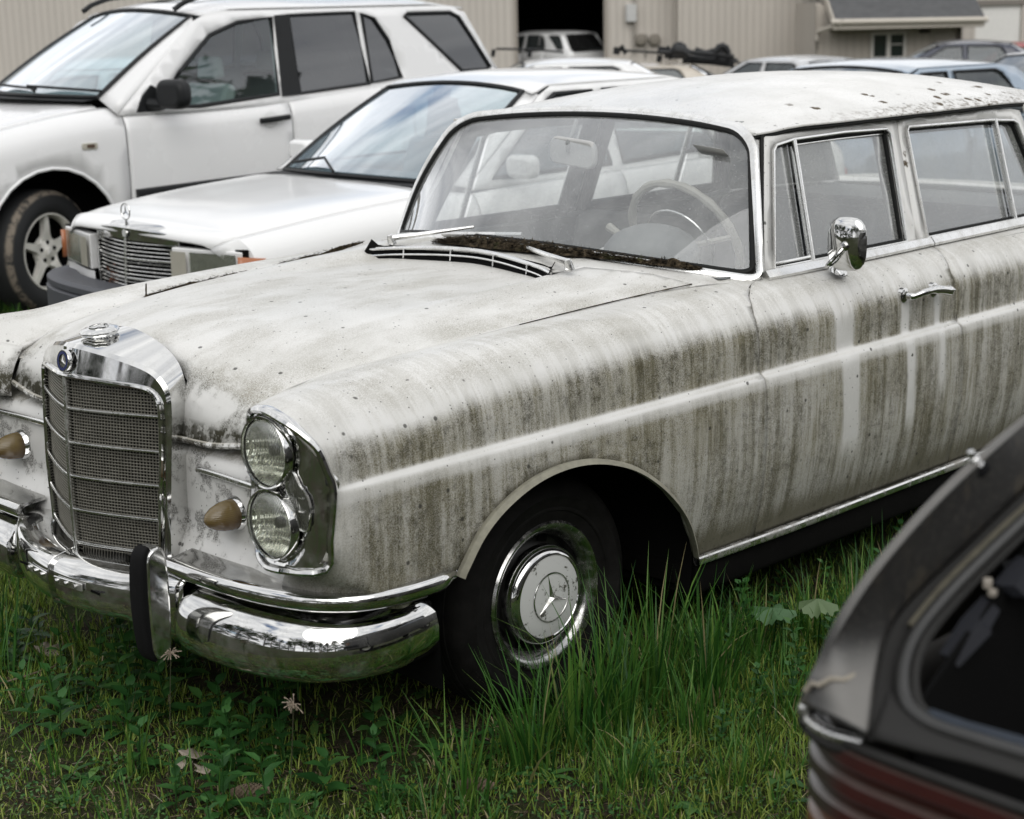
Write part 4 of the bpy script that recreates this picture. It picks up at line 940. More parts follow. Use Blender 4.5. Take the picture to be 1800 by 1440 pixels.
for x0 in (.28,): mk('moss_line', tube([(x, -edge_y(x)-.0005, edge_z(x)+.0004) for x in lin(.10,.69,30)], [.0012+.0016*abs(mnoise.noise(V3((x*60,0,0)))) for x in lin(.10,.69,30)], 5), MAT['debris'], CAR)
tp_ = at(257, 523, 'z', .935)
tw = mk('twig', tube([tp_, tp_+V3((0,-.002,.022)), tp_+V3((.003,0,.040))], [.004,.0028,.002], 6), MAT['debris'], None)
tag(tw, 'short dark twig standing upright in the far bonnet gap of the old white car', 'twig')
# ------------------------------------------------------------------ generic car builder (local: front axle x=0, nose to -x)
HOUSE = MAT['black']
def mkcar(name, label, S):
    root = empty(name, S['loc'], rad(S.get('yaw', 0)), label, S.get('cat', 'car'), S.get('group'))
    X_ = S['X']; wid = S['w']; zt = S['zt']; zs = S['zs']; zb = S['zb']; pm = S['paint']; wb = S['wb']
    def sec(i):
        w, t, s, b = wid[i], zt[i], zs[i], zb[i]; x = X_[i]; m = s-(s-b)*.45
        return [(x,0,t),(x,.5*w,t-.006),(x,.79*w,t*.62+s*.38+.004),(x,.915*w,s),(x,.968*w,s-.05),(x,.992*w,s-.13),(x,w,m),(x,.992*w,b+.16),(x,.95*w,b)]
    PP = [sec(i) for i in range(len(X_))]
    if S.get('nofas'):
        for i_ in (0, 1): PP[i_] = [(x+(.085*(y/.75)**2 if j < 4 else .095), y, z) for j, (x, y, z) in enumerate(PP[i_])]
    N = Net(X_, PP); f_ = lambda sg: (lambda u, s: (lambda p: (p[0], sg*p[1], p[2]))(N(u, s)))
    st = S.get('step', (.07, .5)); a0, a1 = S['arch']; ax_, az = S.get('archc', (0, .34))
    def archpts(cx): return [(cx+a0*math.cos(t), az+a1*math.sin(t)) for t in lin(math.pi, 0, 15)]
    def A(cx):
        out = []
        for x, z in archpts(cx)[1:-1]: out.append((x, min(8, N.find(min(max(x, X_[0]), X_[-1]), z, lo=3))))
        return [(cx-a0*1.0+.001, 8)]+out+[(cx+a0*1.0-.001, 8)]
    d0, d1, d2 = S['doors']; g_ = .004; hx = S['hoodend']; X0, X1 = X_[0], X_[-1]; cen = (X_[len(X_)//2], 0, .6)
    HR = 2.35
    mk('bonnet', sheet([(X0, -HR), (hx, -HR), (hx, HR), (X0, HR)], lambda u, s: (lambda p: (p[0], p[1] if s > 0 else -p[1], p[2]))(N(u, abs(s))), (st[0], st[1]*.7)), pm, root, solid=.008, orient=cen)
    for sg in (-1, 1):
        f = f_(sg)
        mk('front_fender', sheet([(X0, HR+.03)]+[(X0, 8)]+A(ax_)+[(d0-g_, 8), (d0-g_, 3), (hx+.1, 2.5), (hx, HR+.03)], f, st), pm, root, solid=.008, orient=cen)
        mk('front_door', sheet([(d0+g_, 3), (d0+g_, 8), (d1-g_, 8), (d1-g_, 3)], f, st), pm, root, solid=.008, orient=cen)
        mk('rear_door', sheet([(d1+g_, 3), (d1+g_, 8), (min(d2, wb-a0)-.02, 8)]+([(x, s) for x, s in A(wb)[1:] if x < d2-g_]+[(d2-g_, N.find(d2-g_, az+a1*math.sqrt(max(0, 1-((d2-wb)/a0)**2)), lo=3))] if d2 > wb-a0 else [(d2-g_, 8)])+[(d2-g_, 3)], f, st), pm, root, solid=.008, orient=cen)
        rq = [(d2+g_, 3)]
        if d2 > wb-a0: rq += [(d2+g_, N.find(d2+g_, az+a1*math.sqrt(max(0, 1-((d2-wb)/a0)**2)), lo=3))]+[(x, s) for x, s in A(wb) if x > d2+.02]
        else: rq += [(d2+g_, 8)]+A(wb)
        mk('rear_fender', sheet(rq+[(X1, 8), (X1, 2.3), (S['decks'], 2.3), (S['decks'], 3)], f, st), pm, root, solid=.008, orient=cen)
        for cx in (ax_, wb):
            mk('arch_liner', lathe([(.02,0),(a1+.03,0),(a1+.04,.02),(a1+.04,.30)], (cx, sg*(max(wid)-.33), az), (0, sg, 0), 20, -14, 194), HOUSE, root)
            P = [(x, sg*(N(x, N.find(x, z, lo=3))[1]+.002), z) for x, z in archpts(cx)[1:-1]]
            mk('arch_lip', tube(P, .010, 6), S.get('lipmat', pm), root)
    if S['decks'] < X1-.05: mk('boot_lid', sheet([(S['decks'], -2.27), (X1, -2.27), (X1, 2.27), (S['decks'], 2.27)], lambda u, s: (lambda p: (p[0], p[1] if s > 0 else -p[1], p[2]))(N(u, abs(s))), (st[0], st[1]*.7)), pm, root, solid=.008, orient=cen)
    for nm, k in (('front_fascia', 0), ('rear_fascia', -1))[(1 if S.get('nofas') else 0):]:
        c = [N(X_[k], s) for s in lin(0, 8, 17)]; L = [tuple(p) for p in c]+[(p[0], -p[1], p[2]) for p in reversed(c[1:])]
        mk(nm, (L, [tuple(range(len(L)))]), pm, root, orient=cen)
    mk('underbody', box(X0+.1, -.6*max(wid), min(zb)+.0, X1-.1, .6*max(wid), min(zb)+.1), MAT['underbody'], root, smooth=False)
    # cabin
    bel, top, y0, tum = S['belt'], S['top'], S['by'], S['tum']
    sy = lambda z, off=0: y0-tum*(z-bel[0][1])+off
    outl = S['side']; holes = S['wins']; bz = lambda x: float(herm([p[0] for p in bel], [p[1] for p in bel], x))
    for sg in (-1, 1):
        f = lambda x, z, sg=sg: (x, sg*(sy(z)+S.get('bulge', .012)*math.sin(math.pi*min(1,max(0,(z-bz(x))/max(.1,(S['ztop']-bz(x))))))), z)
        mk('side_frame', sheet(outl, f, (.08,.08), [h for _, _, h in holes]), pm, root, solid=.03, orient=(cen[0],0,1.1))
        for nm, gm_, h in holes:
            cxh = sum(p[0] for p in h)/len(h); czh = sum(p[1] for p in h)/len(h)
            H2 = [(cxh+(x-cxh)*1.02, czh+(z-czh)*1.02) for x, z in h]
            w = mk(nm, sheet(H2, lambda x, z, f=f, sg=sg: (lambda p: (p[0], p[1]-sg*.006, p[2]))(f(x, z)), (.1,.1)), gm_, root, orient=(cen[0],0,1.1))
            mk('window_seal', tube([f(x, z) for x, z in crm([(a,b) for a,b in h], 1, True)], S.get('seal', .014), 6, closed=True), MAT['plastic'], w)
    (b0x, b1x, bzc, bze, byy_), (t0x, t1x, tzc, tze, tyy_) = S['ws']     # base centre/corner x, z ; top
    def wf(a, b, off=0, R=(b0x,b1x,bzc,bze,byy_,t0x,t1x,tzc,tze,tyy_)):
        t = a*a; X1_ = R[0]+(R[1]-R[0])*t; Z1 = R[2]+(R[3]-R[2])*t; X2_ = R[5]+(R[6]-R[5])*t; Z2 = R[7]+(R[8]-R[7])*t
        k = math.sin(math.pi*min(1,max(0,b)))*.012
        return (X1_+(X2_-X1_)*b-k-off, a*(R[4]+(R[9]-R[4])*b), Z1+(Z2-Z1)*b+k+off)
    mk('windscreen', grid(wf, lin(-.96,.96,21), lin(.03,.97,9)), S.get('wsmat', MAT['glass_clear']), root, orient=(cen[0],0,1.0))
    ring = [wf(a, b) for a, b in [(q, 0) for q in lin(-.97,.97,16)]+[(.97, q) for q in lin(0,1,8)[1:]]+[(q, 1) for q in lin(.97,-.97,16)[1:]]+[(-.97, q) for q in lin(1,0,8)[1:-1]]]
    mk('windscreen_seal', tube(ring, S.get('wseal', .016), 6, (-.8,0,.6), True), MAT['plastic'], root)
    rwq = S['rw']; R2_ = (rwq[0][0],rwq[0][1],rwq[0][2],rwq[0][2]-.02,rwq[0][3],rwq[1][0],rwq[1][1],rwq[1][2],rwq[1][2]-.03,rwq[1][3])
    mk('rear_window', grid(lambda a, b: wf(a, b, 0, R2_), lin(-.95,.95,15), lin(.04,.96,6)), S.get('rwmat', MAT['glass_tint']), root)
    for sg in (-1, 1):     # pillars that close the corners
        e = [(x, z) for x, z in outl]; fy = lambda z, sg=sg: sg*(sy(z)+.004)
        fa = S['apil']
        mk('windscreen_pillar', grid(lambda b, q, sg=sg: tuple(V3(wf(sg*.97, b))*(1-q)+V3((fa[0][0]+(fa[1][0]-fa[0][0])*b, fy(fa[0][1]+(fa[1][1]-fa[0][1])*b), fa[0][1]+(fa[1][1]-fa[0][1])*b))*q), lin(0,1,9), lin(0,1,4)), pm, root, solid=.008)
        fc = S['cpil']
        mk('rear_pillar', grid(lambda b, q, sg=sg: tuple(V3(wf(sg*.95, b, 0, R2_))*(1-q)+V3((fc[0][0]+(fc[1][0]-fc[0][0])*b, fy(fc[0][1]+(fc[1][1]-fc[0][1])*b), fc[0][1]+(fc[1][1]-fc[0][1])*b))*q), lin(0,1,7), lin(0,1,4)), pm, root, solid=.008)
    rx0, rx1 = t0x, rwq[1][0]; kx = [rx0, rx0+.25, (rx0+rx1)/2, rx1-.3, rx1]; kz = [tzc, S['ztop']-.012, S['ztop'], S['ztop']-.02, rwq[1][2]]
    ze = S['zedge']
    def rf(u, t):
        a = abs(t); xa = t0x+(t1x-t0x)*a*a; xb = rwq[1][0]+(rwq[1][1]-rwq[1][0])*a*a; x = xa+(xb-xa)*u; z = float(herm(kx, kz, rx0+(rx1-rx0)*u))
        zee = ze-.035*(1-smst(u,0,.12))-.03*smst(u,.85,1); yy = sy(zee)+.004; return (x, yy*t, zee+(z-zee)*(1-a**3.2))
    mk('roof', grid(rf, lin(0,1,30), [math.sin(rad(90*q)) for q in lin(-1,1,41)]), pm, root, solid=.01, orient=(cen[0],0,1))
    # cabin trim seen through the glass
    im_ = S.get('int', MAT['interior'])
    mk('cabin_lining', [grid(lambda x, s: (x, s*(wid[5]-.12), bz(x)-.10+.0*s), lin(b1x+.2, rwq[0][0]-.05, 6), [-1,1]), grid(lambda u, t: (rf(u,t)[0], rf(u,t)[1]*.96, rf(u,t)[2]-.03), lin(.03,.97,8), lin(-1,1,9))], im_, root)
    mk('dashboard', grid(lambda y, q: ([b0x+(b1x-b0x)*(y/byy_)**2+.02, b0x+.42, b0x+.50, b0x+.5][q], y, [bze-.01, bze+.01, bze-.03, bze-.2][q]), lin(-byy_*.95, byy_*.95, 12), [0,1,2,3]), im_, root)
    hb = bel[0][1]
    for x, n in S['seats']:
        for y in ((-.36,.36) if n == 2 else (0,)):
            w_ = .25 if n == 2 else .62
            mk('seat', prism([(x,hb-.12),(x+.10,hb+.12),(x+.14,hb+.13),(x+.18,hb+.10),(x+.14,hb-.12)], y-w_, y+w_, 'xz'), S.get('seatmat', MAT['seat_grey']), root, bevel=.03)
            for yy in ([y] if n == 2 else [-.36,.36]): mk('headrest', prism([(x+.10,hb+.15),(x+.12,hb+.29),(x+.17,hb+.30),(x+.19,hb+.16)], yy-.12, yy+.12, 'xz'), S.get('seatmat', MAT['seat_grey']), root, bevel=.025)
    mk('inside_mirror', obox((t0x-.10, 0, tzc-.10), (.012,0,0), (0,.11,0), (0,0,.032)), MAT['plastic'], root, bevel=.01)
    for cx in (ax_, wb):
        for sg in (-1, 1): carwheel(root, (cx, sg*(max(wid)-.14), S['wr']), sg, S['wr'], S['rr'], S.get('steer', 0) if cx == ax_ else 0, S.get('alloy', 5))
    return root, N, f_, wf, rf
TYRE2 = G('muddy tyre'); o_ = TYRE2.obj(); sp_ = TYRE2.sep(o_); r_ = TYRE2.math('SQRT', TYRE2.add(TYRE2.mul(sp_[0], sp_[0]), TYRE2.mul(sp_[2], sp_[2])))
ms = TYRE2.mul(TYRE2.mul(TYRE2.sm(r_, .326, .342), TYRE2.sm(r_, .3645, .355)), TYRE2.sm(TYRE2.noise(o_, 16, 5, .7), .36, .58))
TYRE2 = TYRE2.end(TYRE2.bsdf(TYRE2.mix(ms, (.014,.015,.016), (.20,.17,.135)), .85))
def carwheel(root, c, sg, R, rr, steer=0, alloy=5, name='wheel'):
    r = empty(name, c, rad(steer)); r.parent = root; z = (0,0,0); a = (0, sg, 0); s = R/.365
    mk('tyre', lathe([(rr,-.02),(rr+.006,.018),(rr+.03*s,.040),(rr+.07*s,.046),(R-.035,.036),(R-.012,.020),(R,-.01),(R+.001,-.08),(R-.001,-.16),(R-.03,-.19),(rr,-.19)], z, a, 40), TYRE2 if R > .34 else TY, r)
    mk('rim_ring', lathe([(rr-.018,-.03),(rr-.012,.010),(rr-.004,.024),(rr+.004,.024),(rr+.008,.012)], z, a, 40), MAT['silver'], r)
    mk('rim_well', lathe([(rr-.010,.0),(rr-.02,-.10),(0,-.11)], z, a, 28), MAT['black'], r)
    if alloy == 5:
        parts = []
        for k in range(5):
            t = rad(90+72*k); e = V3((math.cos(t), 0, math.sin(t))); n_ = V3((-math.sin(t), 0, math.cos(t))); o = V3((0, sg, 0))
            pr = [(.045,.052,-.010),(.075,.046,-.004),(.10,.028,.002),(.15,.024,.004),(rr-.012,.019,.004)]
            V = []
            for q, w, h in pr: V += [tuple(e*q-n_*w+o*(h-.035)), tuple(e*q-n_*w*.8+o*h), tuple(e*q+n_*w*.8+o*h), tuple(e*q+n_*w+o*(h-.035))]
            F_ = []
            for i in range(len(pr)-1):
                for j in range(3): F_.append((i*4+j, i*4+j+1, (i+1)*4+j+1, (i+1)*4+j))
            parts.append((V, F_))
        parts.append(lathe([(0,.0),(.028,0),(.035,-.004),(.072,-.006),(.088,-.012),(.095,-.035)], z, a, 30))
        mk('spokes', parts, MAT['silver'], r, angle=35)
        for k in range(5):
            t = rad(90+72*k+0); mk('bolt_hole', lathe([(0,.002),(.012,.002),(.013,-.003)], (.056*math.cos(t), sg*-.003, .056*math.sin(t)), a, 12), MAT['black'], r)
        mk('centre_cap', lathe([(0,.008),(.02,.007),(.028,.003),(.030,-.004)], z, a, 24), MAT['silver'], r)
        mk('cap_star', star((0,sg*.008,0), a, .022, .003, (0,0,1)), MAT['alu'], r, smooth=False)
    else:
        mk('wheel_cover', lathe([(0,.012),(.05,.010),(.06,.002),(rr*.6,.0),(rr*.85,.010),(rr-.01,.004)], z, a, 32), MAT['silver'], r)
    return r
# ---------------------------------------------------------------- white off-roader (left, behind)
SW_ = MAT['silver_white']
SUV = dict(loc=(2.3,6.185,0), yaw=-4.2, X=[-.84,-.78,-.60,-.30,0,.42,.9,1.6,2.4,2.9,3.4,3.66,3.74], w=[.72,.80,.86,.895,.91,.905,.905,.91,.91,.905,.89,.85,.78],
  zt=[.72,.90,1.03,1.115,1.17,1.225,1.25,1.25,1.25,1.25,1.25,1.25,1.2], zs=[.68,.84,.97,1.05,1.105,1.145,1.135,1.165,1.215,1.24,1.26,1.25,1.18], zb=[.45,.36,.33,.33,.33,.34,.34,.34,.34,.34,.38,.42,.5],
  paint=SW_, wb=2.82, arch=(.425,.485), archc=(-.02,.375), doors=(.475,1.645,2.62), hoodend=.36, decks=3.735,
  belt=[(.40,1.14),(1.0,1.145),(1.6,1.185),(2.3,1.225),(3.4,1.265)], top=1.70, by=.862, tum=.24, ztop=1.795, zedge=1.735,
  side=[(.44,1.13),(1.045,1.655),(1.20,1.72),(2.9,1.72),(3.10,1.715),(3.20,1.67),(3.42,1.25),(3.42,1.2),(1.6,1.13)],
  wins=[('front_door_glass', MAT['glass_clear'], [(.72,1.165),(.90,1.36),(1.16,1.575),(1.38,1.648),(1.63,1.672),(1.585,1.20),(1.0,1.157)]),
        ('rear_door_glass', MAT['glass_tint'], [(1.763,1.682),(2.276,1.689),(2.301,1.232),(1.748,1.195)]),
        ('rear_vent_glass', MAT['glass_tint'], [(2.335,1.681),(2.427,1.645),(2.514,1.506),(2.574,1.262),(2.325,1.236)]),
        ('quarter_glass', MAT['glass_tint'], [(2.68,1.66),(2.72,1.672),(3.08,1.672),(3.15,1.64),(3.36,1.295),(3.33,1.28),(3.10,1.28)])],
  ws=((.20,.40,1.245,1.235,.76),(1.05,1.12,1.735,1.69,.66)), rw=((3.68,3.55,1.25,.74),(3.30,3.20,1.72,.62)), apil=((.44,1.14),(1.06,1.66)), cpil=((3.42,1.25),(3.20,1.67)),
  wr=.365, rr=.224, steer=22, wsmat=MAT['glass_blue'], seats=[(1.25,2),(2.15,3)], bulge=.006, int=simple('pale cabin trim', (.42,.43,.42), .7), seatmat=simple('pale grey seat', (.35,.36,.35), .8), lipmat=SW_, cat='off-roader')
suv, NS, fS, wfS, rfS = mkcar('off_roader', 'tall white off-roader with black door mirror and five-spoke alloy wheel, parked behind the white sedan', SUV)
for sg in (-1, 1):
    fy = lambda z: sg*(.862-.24*(z-1.14)+.010)
    # black pillar between the doors
    mk('door_pillar_trim', sheet([(1.60,1.185),(1.648,1.685),(1.757,1.69),(1.742,1.19)], lambda x, z: (x, fy(z)+sg*.004, z), (.06,.08)), MAT['plastic'], suv, orient=(1.7,0,1.2))
    mk('rubbing_strip', sweep([(x, sg*(NS(x, NS.find(x,z,lo=3))[1]+.012), z) for x, z in []] if False else [(x, sg*(NS(x, NS.find(x,.66+.03*(x-.5),lo=3))[1]+.010), .66+.03*(x-.5)) for x in lin(.505,1.62,6)], rrect(.04,.070,.012,3), (0,0,1)), MAT['plastic'], suv)
    mk('rubbing_strip', sweep([(x, sg*(NS(x, NS.find(x,.66+.03*(x-.5),lo=3))[1]+.010), .66+.03*(x-.5)) for x in lin(1.67,2.35,5)], rrect(.03,.050,.010,3), (0,0,1)), MAT['plastic'], suv)
    m = mk('door_mirror', prism([(a, b) for a, b in rrect(.235,.175,.065,4)], -.055, .05, 'yz'), MAT['plastic'], suv, bevel=.035, bseg=4)
    m.matrix_local = Matrix.Translation((.74, sg*1.02, 1.245)) @ Matrix.Rotation(rad(-12*sg), 4, 'Z')
    mk('mirror_foot', prism([(.56,1.13),(.62,1.24),(.68,1.30),(.76,1.26),(.84,1.165),(.72,1.14)], sg*.845, sg*.862, 'xz'), MAT['plastic'], suv, bevel=.004)
    mk('mirror_arm', tube([(.66, sg*.86, 1.19),(.70, sg*.93, 1.185),(.73, sg*.98, 1.20)], [.035,.03,.035], 8), MAT['plastic'], suv)
    for x0 in (1.39, 2.38):
        h = mk('door_handle', sweep([(x0, sg*.925, 1.045),(x0+.10, sg*.945, 1.052),(x0+.22, sg*.925, 1.058)], rrect(.022,.034,.010,3), (0,0,1)), MAT['plastic'], suv)
        mk('handle_recess', lathe([(0,.001),(.045,.001),(.055,-.003)], (x0+.09, sg*.912, 1.05), (0,sg,0), 20), simple('recess shade white', (.55,.55,.55), .4) if False else SW_, h)
    sl_ = mk('side_indicator', prism([(a+.227, b+.970) for a, b in rrect(.10,.038,.012,3)], sg*.895, sg*.912, 'xz'), MAT['lamp_beige'], suv, bevel=.003)
    mk('indicator_badge', prism([(a+.232, b+.970) for a, b in rrect(.05,.020,.005,2)], sg*.912, sg*.914, 'xz'), simple('brown badge', (.08,.05,.03), .4), sl_)
    mk('roof_rail', sweep(crm([(1.02, sg*.60, 1.735),(1.12, sg*.605, 1.785),(1.35, sg*.61, 1.825),(2.1, sg*.615, 1.84),(2.9, sg*.60, 1.82),(3.02, sg*.59, 1.775)], 5), rrect(.035,.030,.010,3)), MAT['plastic'], suv)
    mk('headlight', prism([(sg*.45,.78),(sg*.47,.93),(sg*.78,.97),(sg*.80,.82)], -.83, -.72, 'yz'), MAT['lamp_grey'], suv, bevel=.01)
mk('sunroof', grid(lambda u, t: (rfS(u,t)[0], rfS(u,t)[1], rfS(u,t)[2]+.004), lin(.10,.42,6), lin(-.55,.55,6)), MAT['glass_tint'], suv)
mk('front_grille', prism([(-.40,.74),(-.38,.95),(.38,.95),(.40,.74)], -.86, -.80, 'yz'), MAT['plastic'], suv, bevel=.01)
mk('front_bumper', sweep(crm([(-.55,-.93,.52),(-.80,-.85,.52),(-.93,-.5,.52),(-.97,0,.52),(-.93,.5,.52),(-.80,.85,.52),(-.55,.93,.52)],5), rrect(.06,.28,.03,3)), SW_, suv)
mk('rear_bumper', sweep(crm([(3.4,-.90,.55),(3.70,-.86,.55),(3.80,0,.55),(3.70,.86,.55),(3.4,.90,.55)],6), rrect(.06,.25,.03,3)), SW_, suv)
mk('cowl', grid(lambda y, q: (.13+.17*(y/.76)**2+.13*q, y, 1.228+.012*q-.01*(y/.76)**2), lin(-.74,.74,10), [0,1]), MAT['plastic'], suv)
for y in (-.35,.12): mk('wiper', tube([wfS((y+.1)/.7, .01, .02), wfS((y+.2)/.7, .05, .03), wfS((y-.35)/.7, .04, .02)], .009, 6), MAT['plastic'], suv)
# ---------------------------------------------------------------- low white sedan between
WP2 = MAT['white']
SED = dict(loc=(2.007,2.972,0), yaw=-1.44, nofas=True, X=[-.765,-.735,-.60,-.446,-.088,.36,.62,1.0,1.7,2.3,2.9,3.3,3.56,3.60], w=[.68,.735,.785,.812,.83,.835,.835,.84,.84,.84,.825,.80,.76,.72],
  zt=[.775,.800,.825,.848,.885,.915,.93,.93,.93,.93,.96,.965,.94,.90], zs=[.72,.745,.765,.785,.82,.85,.87,.885,.90,.91,.91,.90,.87,.84], zb=[.45,.35,.27,.26,.26,.26,.26,.26,.26,.26,.28,.32,.38,.45],
  paint=WP2, wb=2.665, arch=(.36,.36), archc=(0,.31), doors=(.62,1.62,2.42), hoodend=.40, decks=3.05,
  belt=[(.62,.90),(2.9,.945)], top=1.30, by=.74, tum=.40, ztop=1.385, zedge=1.335,
  side=[(.60,.885),(1.235,1.285),(1.33,1.325),(2.25,1.325),(2.40,1.30),(2.95,.94),(2.95,.90),(1.6,.86)],
  wins=[('front_door_glass', MAT['glass_clear'], [(.78,.925),(1.27,1.25),(1.34,1.285),(1.60,1.29),(1.60,.93)]),
        ('rear_door_glass', MAT['glass_clear'], [(1.69,.93),(1.69,1.29),(2.16,1.285),(2.22,1.26),(2.46,.955)])],
  ws=((.42,.60,.930,.905,.68),(1.225,1.195,1.335,1.300,.535)), rw=((3.08,2.95,.965,.62),(2.45,2.35,1.335,.50)), apil=((.60,.90),(1.235,1.29)), cpil=((2.95,.935),(2.40,1.295)),
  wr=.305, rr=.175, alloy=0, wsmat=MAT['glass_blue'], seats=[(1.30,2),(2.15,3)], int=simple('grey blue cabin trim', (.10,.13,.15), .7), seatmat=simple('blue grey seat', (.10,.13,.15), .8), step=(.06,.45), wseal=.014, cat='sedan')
sed, NW, fW, wfW, rfW = mkcar('sedan', 'low white sedan with chrome slatted grille and standing hood star, between two white cars', SED)
gx = lambda y, z: -.785+.05*(abs(y)/.28)**1.5+(z-.5)*.06
gs = mk('grille_frame', sweep([(gx(y,z)-.002, y, z) for y, z in crm([(-.300,.475),(-.322,.60),(-.336,.735),(-.320,.772),(-.17,.790),(0,.797),(.17,.790),(.320,.772),(.336,.735),(.322,.60),(.300,.475)],4)], rrect(.012,.030,.005,2), (-1,0,0)), CH, sed)
mk('grille_crown', grid(lambda y, q: (gx(y,.76)+[.0,.0,.03,.10][q], y, [.742,.795,.812,.815][q]-.035*(abs(y)/.335)**4), lin(-.333,.333,25), [0,1,2,3]), CH, gs)
mk('grille_back', grid(lambda y, z: (gx(y,z)+.020, y, z), lin(-.305,.305,9), [.47,.77]), MAT['black'], gs)
for k in range(15):
    z = .487+k*.0175; big_ = k in (5, 10)
    mk('grille_slat', sweep([(gx(y,z)-(.004 if big_ else -.002), y, z) for y in lin(-.292-.03*smst(z,.47,.70), .292+.03*smst(z,.47,.70), 13)], rrect(.012,.0095 if big_ else .0055,.002,1), (0,0,1)), MAT['alu'], gs)
mk('nose_backing', box(-.66,-.74,.30,-.63,.74,.745), MAT['black'], sed, smooth=False)
mk('grille_post', sweep([(gx(0,z)-.006, 0, z) for z in (.475,.62,.78)], rrect(.014,.008,.002,1), (-1,0,0)), MAT['alu'], gs)
mk('grille_badge', lathe([(0,.005),(.018,.005),(.021,0)], (gx(0,.772)-.006,0,.774), (-1,0,.1), 20), MAT['alu'], gs)
mk('rust_patch', [ellipsoid((gx(.15,.57)-.004+rnd.uniform(-.002,.002), .14+rnd.gauss(0,.022), .565+rnd.gauss(0,.022)), (.004,rnd.uniform(.004,.012),rnd.uniform(.003,.008)), 7, 5) for _ in range(22)], simple('rust scab', (.09,.035,.018), .95, var=.5), gs)
ec = V3((-.765,0,.868)); es = mk('hood_star', tube([ec+V3((0, .036*math.cos(t), .036*math.sin(t))) for t in lin(0,2*math.pi,33)[:-1]], .0032, 6, (-1,0,0), True), CH, sed)
mk('star_points', [star(ec+V3((-.001,0,0)), (-1,0,0), .035, .004), star(ec+V3((.001,0,0)), (1,0,0), .035, .004)], CH, es, smooth=False)
mk('star_stem', tube([ec+V3((0,0,-.036)), ec+V3((.004,0,-.060))], [.004,.010], 8), CH, es)
for sg in (-1, 1):
    hx_ = lambda y: -.772+.10*smst(abs(y),.30,.78)
    def lampbox(nm, ya, yb, z0, z1, mt, d=.0):
        return mk(nm, ([(hx_(y)-d+q, sg*y, z) for q in (0,.05) for y, z in ((ya,z0),(yb,z0),(yb,z1),(ya,z1))], [(0,1,2,3),(4,7,6,5),(0,4,5,1),(1,5,6,2),(2,6,7,3),(3,7,4,0)]), mt, sed, bevel=.006, smooth=False)
    fr_ = lampbox('headlight', .345, .736, .575, .738, MAT['white'], -.010)
    for nm, ya, yb, mt in (('fog_lens', .355, .445, MAT['lamp_beige']), ('main_lens', .462, .705, MAT['lens'])):
        mk(nm, grid(lambda y, z: (hx_(y)-.004, sg*y, z), lin(ya,yb,6), [.588,.724]), mt, fr_)
    mk('lamp_bowl', grid(lambda y, z: (hx_(y)+.002, sg*y, z), lin(.462,.705,6), [.588,.724]), MAT['lamp_grey'], fr_)
    mk('indicator', grid(lambda q, z: (-.688+.15*q, sg*(.738+.028*math.sin(q*1.5)), z+(.0 if z < .65 else -.02*q)), lin(0,1,7), [.59,.722]), MAT['orange'], sed, solid=.01)
    mk('lower_panel', grid(lambda y, z: (hx_(y)+.008, sg*y, z), lin(.31,.72,8), [.50,.572]), WP2, sed)
    m = mk('door_mirror', prism([(a, b) for a, b in rrect(.17,.11,.035,3)], -.04, .04, 'yz'), WP2, sed, bevel=.02)
    m.matrix_local = Matrix.Translation((.86, sg*.86, .98))
    mk('side_cladding', sweep([(x, sg*(NW(x, NW.find(x,.40,lo=3))[1]+.008), .40) for x in lin(.42,2.25,8)], rrect(.02,.22,.008,2)), MAT['bumper_grey'], sed)
    mk('tail_light', ellipsoid((3.58, sg*.62, .72), (.03,.14,.07)), simple('red lens', (.3,.01,.01), .25), sed)
mk('front_bumper', sweep(crm([(-.42,-.815,.485),(-.68,-.785,.485),(-.785,-.68,.485),(-.86,-.4,.485),(-.885,0,.485),(-.855,.4,.485),(-.765,.66,.485),(-.64,.755,.485),(-.42,.815,.485)],5), [(-.09,.075),(.03,.075),(.05,.055),(.05,.02),(.042,.015),(.05,.008),(.055,-.09),(.02,-.12),(-.09,-.12)][::-1] if False else [(.09,.055),(-.03,.055),(-.05,.04),(-.05,.015),(-.040,.008),(-.055,-.002),(-.055,-.10),(-.02,-.13),(.09,-.13)], (0,0,1)), MAT['bumper_grey'], sed, angle=30)
mk('rear_bumper', sweep(crm([(3.2,-.83,.48),(3.62,-.80,.48),(3.72,0,.48),(3.62,.80,.48),(3.2,.83,.48)],6), rrect(.06,.22,.03,3)), MAT['bumper_grey'], sed)
mk('wiper', tube([wfW(0,.0,.02), wfW(.25,.10,.03), wfW(.75,.05,.02)], .008, 6), MAT['plastic'], sed)
mk('cowl', grid(lambda y, q: (.37+.14*(y/.68)**2+.10*q, y, .915+.012*q-.02*(y/.68)**2), lin(-.66,.66,10), [0,1]), MAT['plastic'], sed)
